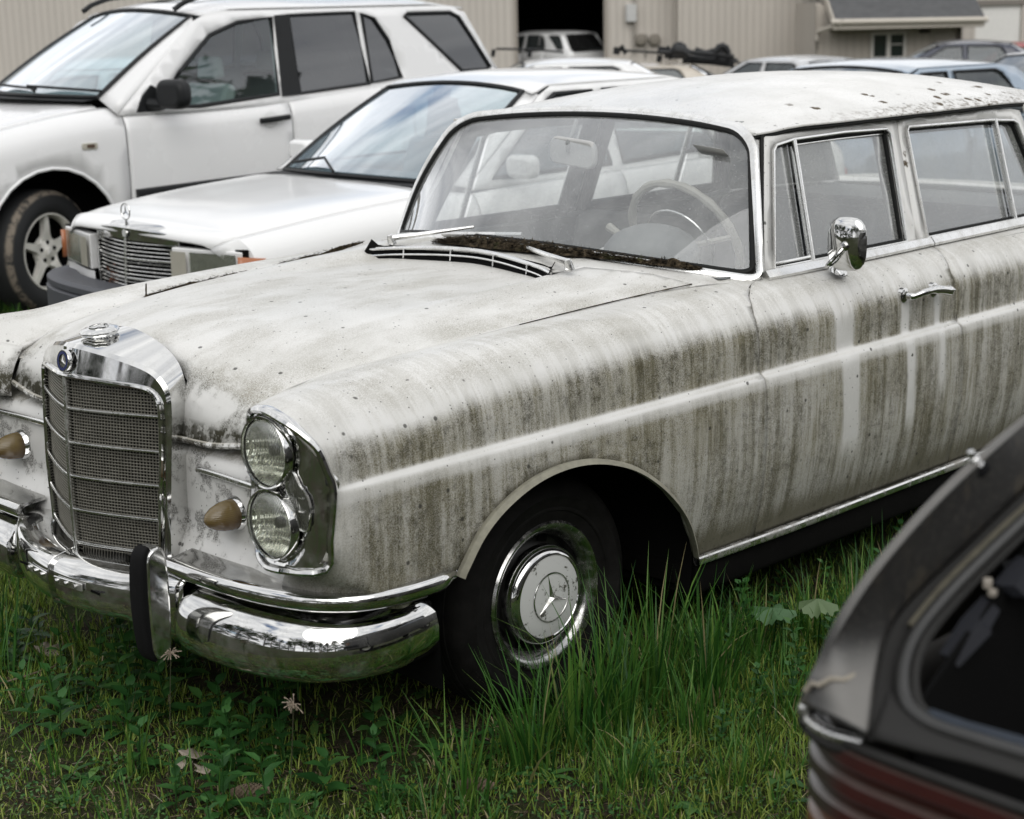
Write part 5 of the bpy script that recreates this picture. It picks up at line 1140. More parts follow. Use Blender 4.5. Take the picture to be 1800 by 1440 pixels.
# ------------------------------------------------------------------ ground, buildings, far cars
FH = V3((math.cos(YAW), math.sin(YAW), 0)); RH = V3((math.sin(YAW), -math.cos(YAW), 0)); CXY = V3((CAMP.x, CAMP.y, 0))
def dep(u, v, D):
    d = _F+_R2*((u-900)/FPX)-_U2*((v-720)/FPX); return CAMP+d*(D/d.dot(FH))
def gz(x, y):
    D = (V3((x, y, 0))-CXY).dot(FH); z = -.0215*max(0, min(D, 60)-10.5)
    if -3 < x < 6 and -4 < y < 3: z += .012*mnoise.noise(V3((x*1.7, y*1.7, 0)))+.006*mnoise.noise(V3((x*6, y*6, 3)))
    return z
def groundmat():
    g = G('soil moss and gravel'); o = g.obj(); n = g.noise(o, 3.5, 6, .65); n2 = g.noise(o, 45, 5, .75); n3 = g.noise(o, 190, 3, .7); n4 = g.noise(o, 1.1, 4)
    c = g.mix(g.sm(n2, .35, .65), (.016,.012,.009), (.085,.066,.045)); c = g.mix(g.sm(g.add(n, g.mul(n3, .25)), .52, .70), c, (.035,.055,.014))
    c = g.mix(g.mul(g.sm(n3, .60, .70), .6), c, (.13,.115,.09)); 
    return g.end(g.bsdf(c, .95, 0, g.bump(g.add(n2, g.mul(n3, .6)), .02, 1), spec=.15))
gx_ = sorted(set([round(v, 3) for v in list(np.arange(-3, 5, .08))]+[-400,-150,-60,-25,-10,-5,5.5,6.5,8,10,13,17,22,28,36,45,60,90,150,400]))
gy_ = sorted(set([round(v, 3) for v in list(np.arange(-3.6, 2, .08))]+[-400,-150,-60,-25,-10,-6,2.5,3.5,5,7,10,13,17,22,28,36,45,60,90,150,400]))
GRD = mk('ground', grid(lambda a, b: (a, b, gz(a, b)), gx_, gy_), groundmat()); GRD['kind'] = 'structure'
for p in GRD.data.polygons: pass
# ---- workshop building
def siding(name, col, sp=9.0):
    g = G(name); o = g.obj(); x, y, z = g.sep(o)[0:3]
    w = g.math('SINE', g.mul(x, 2*math.pi/.20)); gr = g.sm(w, .86, .98); n = g.noise(o, 1.2, 4, .6, (1,1,.25)); n2 = g.noise(o, 6, 5, .6, (3,1,.3))
    c = g.mix(n, tuple(v*.88 for v in col), tuple(v*1.08 for v in col)); c = g.mix(g.mul(n2, .3), c, tuple(v*.8 for v in col)); c = g.mix(g.mul(gr, .38), c, tuple(v*.45 for v in col))  # groove shade put into the colour as well as the bump
    return g.end(g.bsdf(c, .8, 0, g.bump(g.inv(gr), .02, .6)))
SID = siding('beige vertical siding', (.54,.50,.450)); SID2 = siding('grey beige siding', (.51,.47,.42))
BM = Matrix(((RH.x, FH.x, 0, 0),(RH.y, FH.y, 0, 0),(0, 0, 1, 0),(0, 0, 0, 1)))   # local x = across, y = away
BD = 50.0; bo = CXY+FH*BD
def bl3(u, v, D=BD):     # building-local point for a sight line at depth D
    p = dep(u, v, D)-bo; return (p.dot(RH), p.dot(FH), p.z)
BLD = empty('workshop_building', tuple(bo), 0, 'long beige workshop with vertical siding and a dark open vehicle doorway behind the cars', 'building')
BLD.matrix_world = Matrix.Translation(bo) @ BM
BLD.rotation_euler = BLD.matrix_world.to_euler(); BLD.location = bo
gb = -1.1
x_a, x_b, x_c, x_d, x_e = bl3(910,60)[0], bl3(1062,60)[0], bl3(1187,60)[0], bl3(1430,60)[0], bl3(1690,60)[0]
mk('wall', [box(-30, 0, gb, x_a, .2, 6.5)], SID, BLD, smooth=False)
mk('wall', [box(x_b, 0, gb, x_c, .2, 6.5)], SID, BLD, smooth=False)
mk('wall', [box(x_a, 0.02, 3.4, x_b, .2, 6.5)], SID, BLD, smooth=False)
mk('wall', [box(x_c+.002, -.8, gb, x_d, .195, 6.5)], SID2, BLD, smooth=False)
mk('wall_girt', box(x_b+.1, -.03, 1.86, x_c-.02, -.004, 1.90), SID2, BLD, smooth=False)
mk('wall_girt', box(x_c+.1, -.83, 1.86, x_d-.02, -.804, 1.90), SID2, BLD, smooth=False)
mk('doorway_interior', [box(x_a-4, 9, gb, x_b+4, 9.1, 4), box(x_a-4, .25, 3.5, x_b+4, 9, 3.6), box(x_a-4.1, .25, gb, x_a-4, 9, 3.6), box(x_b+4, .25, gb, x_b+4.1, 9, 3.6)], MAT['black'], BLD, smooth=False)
for x in (x_a, x_b): mk('door_jamb', box(x-.10, -.03, gb, x+.0, -.003, 3.4) if x == x_a else box(x, -.03, gb, x+.10, -.003, 3.4), simple('door jamb', (.30,.27,.235), .7), BLD, smooth=False)
mk('roof', [box(-30.5, -1.2, 6.5, 20, 12, 6.7)], simple('dark roofing', (.09,.09,.09), .8), BLD, smooth=False)
eb = bl3(1109,23); 
bxm = simple('grey utility box', (.50,.50,.49), .5)
mk('utility_box', box(eb[0]-.15, -.20, eb[2]-.25, eb[0]+.15, -.003, eb[2]+.25), bxm, BLD, bevel=.02)
for u_, v0, v1 in ((1115,-40,95),(1135,60,98)):
    a = bl3(u_, v0); b = bl3(u_, v1); mk('conduit', tube([(a[0], -.08, a[2]), (b[0], -.08, b[2])], .035, 8), simple('conduit', (.27,.25,.22), .6), BLD)
for u_ in (1126, 1150): a = bl3(u_, 70); mk('meter', lathe([(0,.16),(.13,.15),(.17,.10),(.17,0)], (a[0], -.02, a[2]), (0,-1,0), 18), simple('meter casing', (.20,.18,.15), .5), BLD)
# ---- lean-to office in front of it
OD = 46.0; oo = CXY+FH*OD
def ol3(u, v, D=OD):
    p = dep(u, v, D)-oo; return (p.dot(RH), p.dot(FH), p.z)
OFF = empty('office_annex', tuple(oo), 0, 'low beige annex with grey shingle roof, white gutter and a white framed window', 'building'); OFF.location = oo; OFF.rotation_euler = BM.to_euler()
x0, x1 = ol3(1434,60)[0], ol3(1688,60)[0]; w0, w1 = ol3(1531,57), ol3(1592,104)
mk('wall', [box(x0, 0, gb, w0[0], .15, 1.45), box(w1[0], 0, gb, x1, .15, 1.45), box(w0[0], .002, w0[2], w1[0], .15, 1.45), box(w0[0], .002, gb, w1[0], .15, w1[2])], siding('annex siding', (.44,.40,.35)), OFF, smooth=False)
mk('side_wall', [box(x0-.001, .15, gb, x0+.15, 4, 1.5), box(x1-.15, .15, gb, x1+.001, 4, 1.5)], SID2, OFF, smooth=False)
RFM = G('grey shingles'); o_ = RFM.obj(); sx_ = RFM.sep(o_); wv = RFM.math('SINE', RFM.mul(sx_[1], 2*math.pi/.18)); RFM = RFM.end(RFM.bsdf(RFM.mix(RFM.add(RFM.mul(RFM.noise(o_, 4, 6, .7), .8), RFM.mul(RFM.sm(wv, .5, 1), .25)), (.035,.036,.038), (.14,.142,.145)), .9))
e0, e1 = ol3(1467,25,45.0), ol3(1731,38,45.0); t0, t1 = ol3(1424,-14,50), ol3(1640,-12,50); tb = (t0[0], t0[1]+0, t0[2]+.6); 
def sl(p, q, k): return tuple(p[i]+(q[i]-p[i])*k for i in range(3))
ez = (e0[2]+e1[2])/2
A_, B_ = (e0[0], e0[1], ez), (e1[0], e1[1], ez); C_, D_ = (t1[0], t1[1]-1.2, ez+2.0), (e0[0]-.0, t0[1]-1.2, ez+2.0); E_ = (B_[0], t0[1]-1.2, ez)
mk('roof', ([A_, B_, C_, D_, E_]+[(p[0], p[1], p[2]-.10) for p in (A_, B_, C_, D_, E_)], [(0,1,2,3),(1,4,2),(5,8,7,6),(6,7,9),(0,5,6,1),(1,6,9,4),(3,8,5,0)]), RFM, OFF, smooth=False)
WHT = simple('white painted trim', (.62,.60,.56), .5); GUT = simple('cream gutter', (.52,.48,.42), .5)
mk('fascia', box(A_[0]-.02, A_[1]-.02, ez-.26, B_[0], A_[1]+.03, ez-.02), GUT, OFF, bevel=.01)
mk('rake_board', ([(A_[0]-.03, A_[1], ez-.26),(A_[0]-.03, A_[1], ez),(D_[0]-.03, D_[1], D_[2]),(D_[0]-.03, D_[1], D_[2]-.26)]+[(A_[0]+.02, A_[1], ez-.26),(A_[0]+.02, A_[1], ez),(D_[0]+.02, D_[1], D_[2]),(D_[0]+.02, D_[1], D_[2]-.26)], [(0,1,2,3),(7,6,5,4),(0,4,5,1),(3,2,6,7),(0,3,7,4),(1,5,6,2)]), GUT, OFF, smooth=False)
mk('soffit', box(A_[0]+.05, A_[1]+.04, ez-.27, B_[0]-.02, 0-.002, ez-.25), simple('soffit', (.20,.18,.16), .8), OFF, smooth=False)
mk('gutter', tube([(A_[0]-.1, A_[1]-.09, ez-.06), (B_[0]+.05, A_[1]-.09, ez-.08)], .07, 8), GUT, OFF)
dp = [ol3(1481,34,44.9), ol3(1478,42,44.9), ol3(1438,56,45.9), ol3(1436,70,45.9), ol3(1436,120,45.9)]; mk('downpipe', tube(dp, .055, 8), GUT, OFF)
wf_ = mk('window', [box(w0[0], -.05, w0[2]-.07, w1[0], .10, w0[2]), box(w0[0], -.05, w1[2], w1[0], .10, w1[2]+.07), box(w0[0], -.05, w1[2]+.07, w0[0]+.07, .10, w0[2]-.07), box(w1[0]-.07, -.05, w1[2]+.07, w1[0], .10, w0[2]-.07), box((w0[0]+w1[0])/2-.05, -.048, w1[2]+.07, (w0[0]+w1[0])/2+.05, .098, w0[2]-.07)], WHT, OFF, smooth=False)
wm = (w0[0]+w1[0])/2
for xa, xb in ((w0[0]+.07, wm-.05),(wm+.05, w1[0]-.07)): mk('pane', box(xa, .03, w1[2]+.07, xb, .04, w0[2]-.07), simple('dark window pane', (.018,.028,.026), .1, coat=.4), wf_, smooth=False)
mk('glazing_bar', box(wm+.05, .0, (w0[2]+w1[2])/2+.02, w1[0]-.07, .028, (w0[2]+w1[2])/2+.05), WHT, wf_, smooth=False)
v0 = ol3(1616,52); v1 = ol3(1634,58); mk('wall_vent', box(v0[0], -.06, v1[2], v1[0], -.003, v0[2]), simple('dark vent', (.03,.028,.025), .7), OFF, smooth=False)
d0_, d1_ = ol3(1641,57), ol3(1684,57); mk('door', box(d0_[0], -.03, gb, d1_[0]-.08, -.003, d0_[2]), simple('beige door', (.36,.33,.29), .6), OFF, smooth=False)
mk('corner_post', box(x1-.09, -.05, gb, x1+.03, -.001, ez-.27), simple('brown corner post', (.10,.085,.07), .7), OFF, smooth=False)
# ---- right-hand bay with a white roller door
RB = empty('garage_bay', tuple(CXY+FH*51), 0, 'beige garage bay with a large plain white roller door at the right edge', 'building'); RB.rotation_euler = BM.to_euler()
def rl(u, v): p = dep(u, v, 51)-(CXY+FH*51); return (p.dot(RH), p.z)
ra, rb_, rc = rl(1430,0)[0], rl(1716,4), rl(1797,4)
mk('wall', [box(ra-.5, 0, gb, rb_[0], .2, 6), box(rb_[0], 0.002, rb_[1], rc[0], .2, 6), box(rc[0], 0, gb, rc[0]+12, .2, 6)], siding('bay siding', (.54,.50,.450)), RB, smooth=False)
mk('roller_door', box(rb_[0]+.02, .06, gb, rc[0]-.02, .12, rb_[1]-.02), simple('white door panels', (.74,.73,.70), .5), RB, smooth=False)
mk('door_header', box(rb_[0]-.1, -.04, rb_[1]-.10, rc[0]+.1, -.002, rb_[1]+.05), simple('grey header', (.20,.18,.16), .6), RB, smooth=False)
mk('roof', box(ra-1, -1, 6, rc[0]+12, 8, 6.2), simple('dark roofing b', (.09,.09,.09), .8), RB, smooth=False)
# ---- further parked cars
def paintmat(name, c, rough=.22): return simple(name, c, rough, coat=.5, var=.04, nscale=2)
def far(base, name, label, u, D, yaw, paint, zs_=1.0, dx=0, group='cars parked in the row behind', **kw):
    p = CXY+FH*D+RH*((u-900)/FPX*D*1.0); S = dict(base); S.update(kw); S['paint'] = paint; S['lipmat'] = paint
    S['loc'] = (p.x, p.y, gz(p.x, p.y)); S['yaw'] = yaw; S['group'] = group; S['step'] = (.14, .8); S['wsmat'] = MAT['glass_far']; S['wins'] = [(a, MAT['glass_far'], c) for a, b, c in S['wins']]
    r = mkcar(name, label, S)[0]; r.scale = (1, 1, zs_); return r
SIDEYAW = math.degrees(math.atan2(RH.y, RH.x))
blk = MAT['glass_tint']
far(SED, 'hatchback', 'low white car side-on behind the white sedan, only its roof and windows in view', 745, 19.5, SIDEYAW+3, MAT['white'], .94, cat='car')
tan = far(SED, 'saloon', 'tan-roofed car carrying a black roof rack, parked beyond the white cars', 930, 25, SIDEYAW-4, paintmat('tan paint', (.50,.45,.38)), .84, cat='car')
far(SED, 'saloon', 'small pale silver car seen over the old car roof, below the grey building corner', 1255, 27, SIDEYAW-50, paintmat('pale silver', (.55,.56,.57)), .88, cat='car')
far(SED, 'saloon', 'metallic grey-blue saloon showing a broad roof behind the old car roof', 1290, 12.2, -8, simple('grey blue metallic', (.30,.37,.45), .16, .35, coat=.8, var=.04, nscale=2), .93, cat='saloon')
far(SED, 'saloon', 'pale silver saloon at the right edge beyond the grey-blue one', 1700, 19, -12, paintmat('silver grey', (.45,.46,.48)), .90, cat='saloon')
dk = far(SED, 'estate_car', 'dark navy car with silver roof rails beyond the grey-blue saloon', 1520, 30, SIDEYAW-10, paintmat('navy paint', (.03,.035,.055)), .97, cat='estate car')
far(SED, 'saloon', 'red car almost hidden in the far row at the right', 1640, 34, SIDEYAW+6, paintmat('red paint', (.36,.05,.05)), .90, cat='saloon')
far(SUV, 'off_roader', 'white off-roader standing in the dark open doorway of the workshop', 905, 53.5, SIDEYAW-48, MAT['white'], .99, cat='off-roader', group='off-roaders behind')
tt = G('two tone blue and silver'); o_ = tt.obj(); zz = tt.sep(o_)[2]
tt = tt.end(tt.bsdf(tt.mix(tt.sm(zz, 1.245, 1.255), tt.mix(tt.sm(zz, 1.10, 1.11), (.015,.05,.10), (.25,.32,.42)), (.68,.69,.70)), .25, coat=.5))
far(SUV, 'off_roader', 'blue and silver two-tone off-roader just visible at the left edge behind the white one', -150, 13.2, SIDEYAW+4, tt, .80, cat='off-roader', group='off-roaders behind')
# roof rack on the tan car
def rack(u0, v0, u1, v1, D): a, b = dep(u0, v0, D), dep(u1, v1, D); return a, b
rk = empty('roof_rack', tuple(dep(1180,100,25)), 0, 'black roof rack and cycle carriers on the tan car', 'roof rack'); RKM = MAT['plastic']; o0 = rk.location.copy()
def rt(nm, pts, r, D=25.0): return mk(nm, tube([tuple(dep(u, v, D+dd)-o0) for u, v, dd in pts], r, 8), RKM, rk)
rt('cross_bar', [(872,86,0),(935,87,.1),(990,92,.2)], .016); rt('cross_bar', [(1085,88,0),(1160,93,0),(1300,110,0)], .018)
rt('carrier', [(1160,92,-.2),(1215,92,-.2),(1260,96,-.2),(1290,100,-.2)], .035); rt('carrier', [(1200,104,.3),(1250,107,.3),(1290,112,.3)], .06)
for u, v, r in ((868,93,.03),(932,94,.03),(1085,89,.05),(1163,88,.05),(1160,103,.04),(1207,108,.05),(1282,108,.05)): rt('foot', [(u, v-6, 0),(u-2, v+7, 0)], r)
for u, v in ((1195,84),(1270,86)): rt('wheel_clamp', [(u-12, v+6, -.2),(u-6, v-3, -.2),(u, v-5, -.2),(u+6, v-2, -.2),(u+10, v+8, -.2)], .05)
rt('strut', [(1092,80,0),(1100,95,0)], .03); rt('strut', [(1172,82,-.1),(1180,104,-.1)], .04); rt('strut', [(1222,86,0),(1240,92,0),(1262,86,0)], .03); rt('clamp_arm', [(1258,104,0),(1275,84,0),(1284,100,0)], .035); rt('tray', [(1168,99,.1),(1230,101,.1),(1296,106,.1)], .03)
rt('lock', [(1186,88,-.3),(1200,90,-.3),(1210,96,-.3)], .075)
# ------------------------------------------------------------------ dark hatchback corner in the right foreground
def atp(u, v, n, p0):
    d = _F+_R2*((u-900)/FPX)-_U2*((v-720)/FPX); n = V3(n); return CAMP+d*((V3(p0)-CAMP).dot(n)/d.dot(n))
HB = empty('hatchback', (0,0,0), 0, 'dark grey hatchback corner with empty tailgate window and ribbed red tail lamp, right foreground', 'car')
def darkpaint():
    g = G('grimy dark grey paint with painted sheen'); o = g.obj(); n = g.noise(o, 9, 5, .65); f2 = g.noise(o, 160, 3, .7); nzv = g.normal()[2]
    c = g.mix(n, (.018,.0175,.0175), (.034,.033,.031)); c = g.mix(g.mul(g.sm(nzv, .35, .85), g.add(.35, g.mul(n, .35))), c, (.25,.24,.22)); c = g.mix(g.mul(g.sm(g.noise(o, 14, 6, .7, (1,1,.5)), .52, .66), .45), c, (.10,.085,.06)); c = g.mix(g.mul(g.sm(f2, .5, .7), .2), c, (.16,.15,.13))  # upward faces lightened as painted sheen; the noise patches are grime
    return g.end(g.bsdf(c, .42, 0, None, .25, coat_rough=.3))
DP = darkpaint(); RUB = simple('weathered rubber', (.011,.0105,.0095), .75, var=.5, nscale=30, bump=.3); RUB2 = simple('grey window bead', (.028,.028,.027), .35, var=.3, nscale=20)
sn, s0 = (0,1,.22), (-1.44,-2.575,.98); hn, h0 = (1,0,-1.75), (-1.44,-2.6,.98)
O = [(1414,1238),(1426,1200),(1443,1165),(1470,1103),(1505,1045),(1545,990),(1600,925),(1660,862),(1730,797),(1800,738),(1880,672)]
R1_ = [(1524,1296),(1530,1255),(1536,1205),(1550,1130),(1571,1082),(1618,1028),(1672,977),(1710,941),(1760,893),(1830,828),(1930,738)]
RB1 = [(1560,1300),(1562,1260),(1566,1205),(1576,1150),(1596,1102),(1645,1040),(1700,987),(1738,952),(1790,903),(1860,838),(1960,748)]
O3 = [atp(u, v, sn, s0) for u, v in O]; R3_ = [atp(u, v, hn, h0) for u, v in R1_]
RB3 = [atp(u, v, hn, h0)+V3((.010,0,-.006)) for u, v in RB1]
def pil(a, b):   # a 0..1 from silhouette to rubber, b along
    p = V3(herm(range(11), O3, b)); q = V3(herm(range(11), R3_, b)); k = math.sin(math.pi*a); m = p.lerp(q, a)
    return tuple(m+V3((-.011,.003,.008))*k*(1-.4*a))
mk('rear_pillar', grid(pil, lin(0,1,12), lin(0,10,50)), DP, HB, solid=.006, orient=(0,-3.4,.8))
# flank behind the silhouette, running forward
mk('side_panel', grid(lambda b, q: tuple(V3(herm(range(11), O3, b))*(1-q)+V3((.2+1.6*(b/10), -2.60-.02*b/10, V3(herm(range(11), O3, b)).z+.0))*q), lin(0,10,24), [0,.02,.5,1]), DP, HB, solid=.005)
mk('crack', tube([tuple(V3(pil(a, b))+V3((-.009,.003,.006))) for a, b in ((.12,.55),(.22,1.0),(.35,1.05),(.5,1.55),(.7,1.75),(.95,2.3))], .0032, 5), simple('pale cracked filler', (.30,.27,.22), .9, var=.4, nscale=80), HB)
mk('window_rubber', grid(lambda a, b: tuple(V3(herm(range(11), R3_, b)).lerp(V3(herm(range(11), RB3, b)), a)+V3((.002,0,-.004))), lin(0,1,4), lin(0,10,50)), RUB, HB)
bead = [(1960,770),(1870,850),(1800,911),(1734,973),(1664,1043),(1610,1109),(1587,1160),(1583,1205),(1591,1235),(1610,1256),(1645,1278),(1711,1300),(1800,1327),(1950,1372)]
b3 = crm([tuple(atp(u, v, hn, h0)+V3((.004,0,-.002))) for u, v in bead], 6)
mk('window_bead', tube(b3, .0085, 10), RUB2, HB); mk('inner_bead', tube([V3(p)+V3((.012,-.007,-.004)) for p in b3], .0065, 8), RUB, HB)
gut = crm([tuple(atp(u-10, v-8, hn, h0)) for u, v in bead[:6]], 6); mk('rubber_groove', tube(gut, .0045, 6), simple('mossy groove', (.09,.082,.06), .95, var=.5, nscale=90), HB)
# black tailgate lower rim
def rim(a, b):
    t = [V3(p) for p in (atp(1524,1296,hn,h0), atp(1600,1318,hn,h0), atp(1711,1345,hn,h0), atp(1800,1372,hn,h0), atp(1950,1418,hn,h0))]; u_ = [atp(*q, hn, h0) for q in ((1560,1215),(1596,1250),(1690,1300),(1800,1335),(1950,1380))]
    p = V3(herm(range(5), t, b)); q = V3(herm(range(5), u_, b)); return tuple(p.lerp(q, a)+V3((.004,0,0)))
mk('tailgate_rim', grid(rim, lin(0,1,5), lin(0,4,20)), RUB, HB, solid=.006)
mk('glass_edge_strip', sweep([atp(1618,1254,hn,h0)+V3((.012,0,-.004)), atp(1680,1276,hn,h0)+V3((.012,0,-.004)), atp(1760,1300,hn,h0)+V3((.014,0,-.004)), atp(1900,1342,hn,h0)+V3((.014,0,-.004))], rrect(.022,.006,.002,1), (0,0,1)), simple('dusty blue grey strip', (.030,.037,.048), .8, var=.6, spec=.2, nscale=200), HB)
# interior cavity and trim
mk('cabin_side', prism([(-1.38,.60),(-1.38,.985),(-1.05,1.165),(-.60,1.33),(2,1.33),(2,.6)], -2.680, -2.674, 'xz'), MAT['black'], HB, smooth=False)
mk('cargo_floor', box(-1.35,-4.1,.60,1.2,-2.70,.63), MAT['black'], HB, smooth=False)
mk('cabin_side', box(1.2,-4.1,.6,1.25,-2.69,1.3), MAT['black'], HB, smooth=False)
def flap(nm, px, off, m): return mk(nm, (lambda P: ([tuple(p) for p in P]+[tuple(p+V3((.006,-.012,-.012))) for p in P], [tuple(range(len(P))), tuple(range(2*len(P)-1, len(P)-1, -1))]+[(i, len(P)+i, len(P)+(i+1)%len(P), (i+1)%len(P)) for i in range(len(P))]))([atp(u, v, hn, h0)+V3(off) for u, v in px]), m, HB, smooth=False)
TRM = simple('grey interior trim card', (.012,.013,.017), .7, var=.2, spec=.25)
flap('trim_card', [(1612,1135),(1625,1140),(1684,1080),(1682,1072),(1700,1040),(1690,1032),(1650,1075)], (.03,-.01,-.015), TRM)
flap('trim_card', [(1708,1012),(1752,962),(1786,970),(1746,1016),(1722,1016)], (.03,-.01,-.015), TRM)
flap('trim_bracket', [(1750,1020),(1770,1022),(1790,996),(1812,960),(1790,972),(1765,1010)], (.05,-.01,-.02), MAT['plastic'])
mk('trim_clip', [xf(box(-.007,-.005,-.005,.007,.005,.005), Matrix.Translation(atp(1713,1024,hn,h0)+V3((.02,-.005,-.005)))@Matrix.Rotation(.5,4,'Z')), xf(box(-.005,-.004,-.006,.005,.004,.002), Matrix.Translation(atp(1722,1031,hn,h0)+V3((.02,-.005,-.01))))], simple('cream clip', (.30,.27,.23), .5), HB, bevel=.0015)
mk('loose_hose', tube([atp(1720,990,hn,h0)+V3((.05,0,-.02)), atp(1765,975,hn,h0)+V3((.07,0,-.03)), atp(1830,940,hn,h0)+V3((.06,0,-.03))], .010, 8), MAT['plastic'], HB)
# washer nozzle on the pillar
nb = V3(pil(.36, 7.95))+V3((-.003,.001,.005)); nu = V3((-.45,.1,.85)).normalized()
nzl = mk('washer_nozzle', lathe([(0,.020),(.0035,.019),(.0055,.015),(.0048,.011),(.0066,.0095),(.0075,.005),(.0095,.003),(.012,-.002),(.0125,-.008)], nb+V3((-.006,.004,.004)), nu, 20), CH, HB)
mk('nozzle_base', lathe([(.012,.001),(.0145,-.004),(.0145,-.010)], nb+V3((-.006,.004,.004)), nu, 16), MAT['rubber'], nzl)
# corner trim and ribbed lamp
cor = crm([tuple(atp(1438,1196,sn,s0)+V3((.01,0,0))), tuple(atp(1416,1238,sn,s0)), tuple(atp(1420,1262,(0,0,1),(0,0,.965))), tuple(atp(1455,1288,(0,0,1),(0,0,.960))), tuple(atp(1517,1306,(0,0,1),(0,0,.958)))], 6)
mk('bright_corner_trim', sweep(cor, rrect(.014,.011,.004,3), (0,0,1)), MAT['alu'], HB); mk('corner_rubber', tube([V3(p)+V3((.002,0,-.012)) for p in cor], .008, 8), RUB, HB)
LP_ = [(-.55,-2.525),(-1.10,-2.528),(-1.28,-2.532),(-1.355,-2.545),(-1.405,-2.578),(-1.432,-2.63),(-1.443,-2.70),(-1.450,-2.85),(-1.455,-3.10)]
lpp = crm([(x, y, 0) for x, y in LP_], 6)
def lampmat():
    g = G('ribbed tail lamp plastic'); o = g.obj(); x, y, z = g.sep(o)[0:3]; n = g.noise(o, 25, 5, .7); f2 = g.noise(o, 160, 3, .7)
    red = g.mix(n, (.022,.004,.004), (.055,.008,.007)); org = g.mix(n, (.10,.035,.014), (.16,.06,.025)); smk = (.028,.02,.017)
    c = g.mix(g.sm(y, -2.60, -2.64), smk, red); c = g.mix(g.mul(g.sm(z, .865, .855), g.sm(y, -2.64, -2.61)), c, org)
    c = g.mix(g.mul(g.sm(g.normal()[2], .1, .8), g.add(.15, g.mul(f2, .7))), c, (.085,.070,.058))  # highlights on the rib tops painted in by upward facing
    return g.end(g.bsdf(c, .35, 0, None, .4, coat_rough=.25))
TLM = lampmat(); prof = []
z = .952
while z > .70:
    prof += [(0, z), (.010, z-.006), (.012, z-.020), (.004, z-.027), (.004, z-.033)]; z -= .035
V = []; F_ = []; fr = frames([(p[0], p[1], 0) for p in lpp], (0,0,1)); m = len(prof)
for p, s, u, t in fr:
    sgn = 1 if s.dot(V3((-.5,1,0))) > 0 else -1
    for a, zz in prof: V.append(tuple(p+s*sgn*a+V3((0,0,zz))))
for i in range(len(fr)-1):
    for q in range(m-1): F_.append((i*m+q, i*m+q+1, (i+1)*m+q+1, (i+1)*m+q))
i0 = 10
mk('tail_lamp', (V, [f for f in F_ if f[0]//m >= i0]), TLM, HB, angle=50)
mk('rear_wing', grid(lambda i, zz: (lpp[int(i)][0]+.004, lpp[int(i)][1]-.006, zz), list(range(len(lpp))), lin(.30,.955,8)), DP, HB, solid=.004)
mk('lamp_surround', sweep([(p[0]-.004, p[1]+.002, .956) for p in lpp[i0:]], rrect(.014,.008,.003,2), (0,0,1)), RUB, HB)
mk('rear_bumper', sweep(crm([(-.9,-2.50,.55),(-1.35,-2.51,.55),(-1.50,-2.62,.55),(-1.55,-2.9,.55),(-1.57,-3.4,.55),(-1.55,-3.9,.55),(-1.50,-4.18,.55),(-1.35,-4.29,.55),(-.9,-4.30,.55)],5), rrect(.08,.16,.03,3)), MAT['plastic'], HB)
mk('rear_face', grid(lambda y, z: (-1.452, y, z), lin(-3.10,-4.25,6), lin(.4,.955,4)), DP, HB, solid=.004)
mk('body_side', [box(-.5,-2.56,.30,2.6,-2.53,.97), box(-1.3,-4.27,.30,2.6,-4.24,.97)], DP, HB, smooth=False)
mk('roof', grid(lambda x, t: (x+.25*abs(t)**4*(x < -.1), -3.40+.70*t, 1.36-.05*t**4-.05*((x-.9)/1.2)**2), lin(-.82,2.0,14), lin(-1,1,16)), DP, HB, solid=.01)
for y_ in (-2.64,-4.16): mk('side_window', ([(-.95,y_,.99),(1.9,y_,.97),(1.7,y_+(.05 if y_ < -3 else -.05),1.31),(-.72,y_+(.05 if y_ < -3 else -.05),1.29)], [(0,1,2,3)]), MAT['glass_tint'], HB)
mk('bonnet', grid(lambda x, t: (x, -3.40+.80*t, .95-.06*((x-2.0)/.9)**2), lin(2.0,3.1,8), lin(-1,1,10)), DP, HB, solid=.01)
for x in (-.62, 2.0):
    for y, s_ in ((-2.68,1),(-4.12,-1)): carwheel(HB, (x, y, .30), s_, .30, .17, 0, 0)
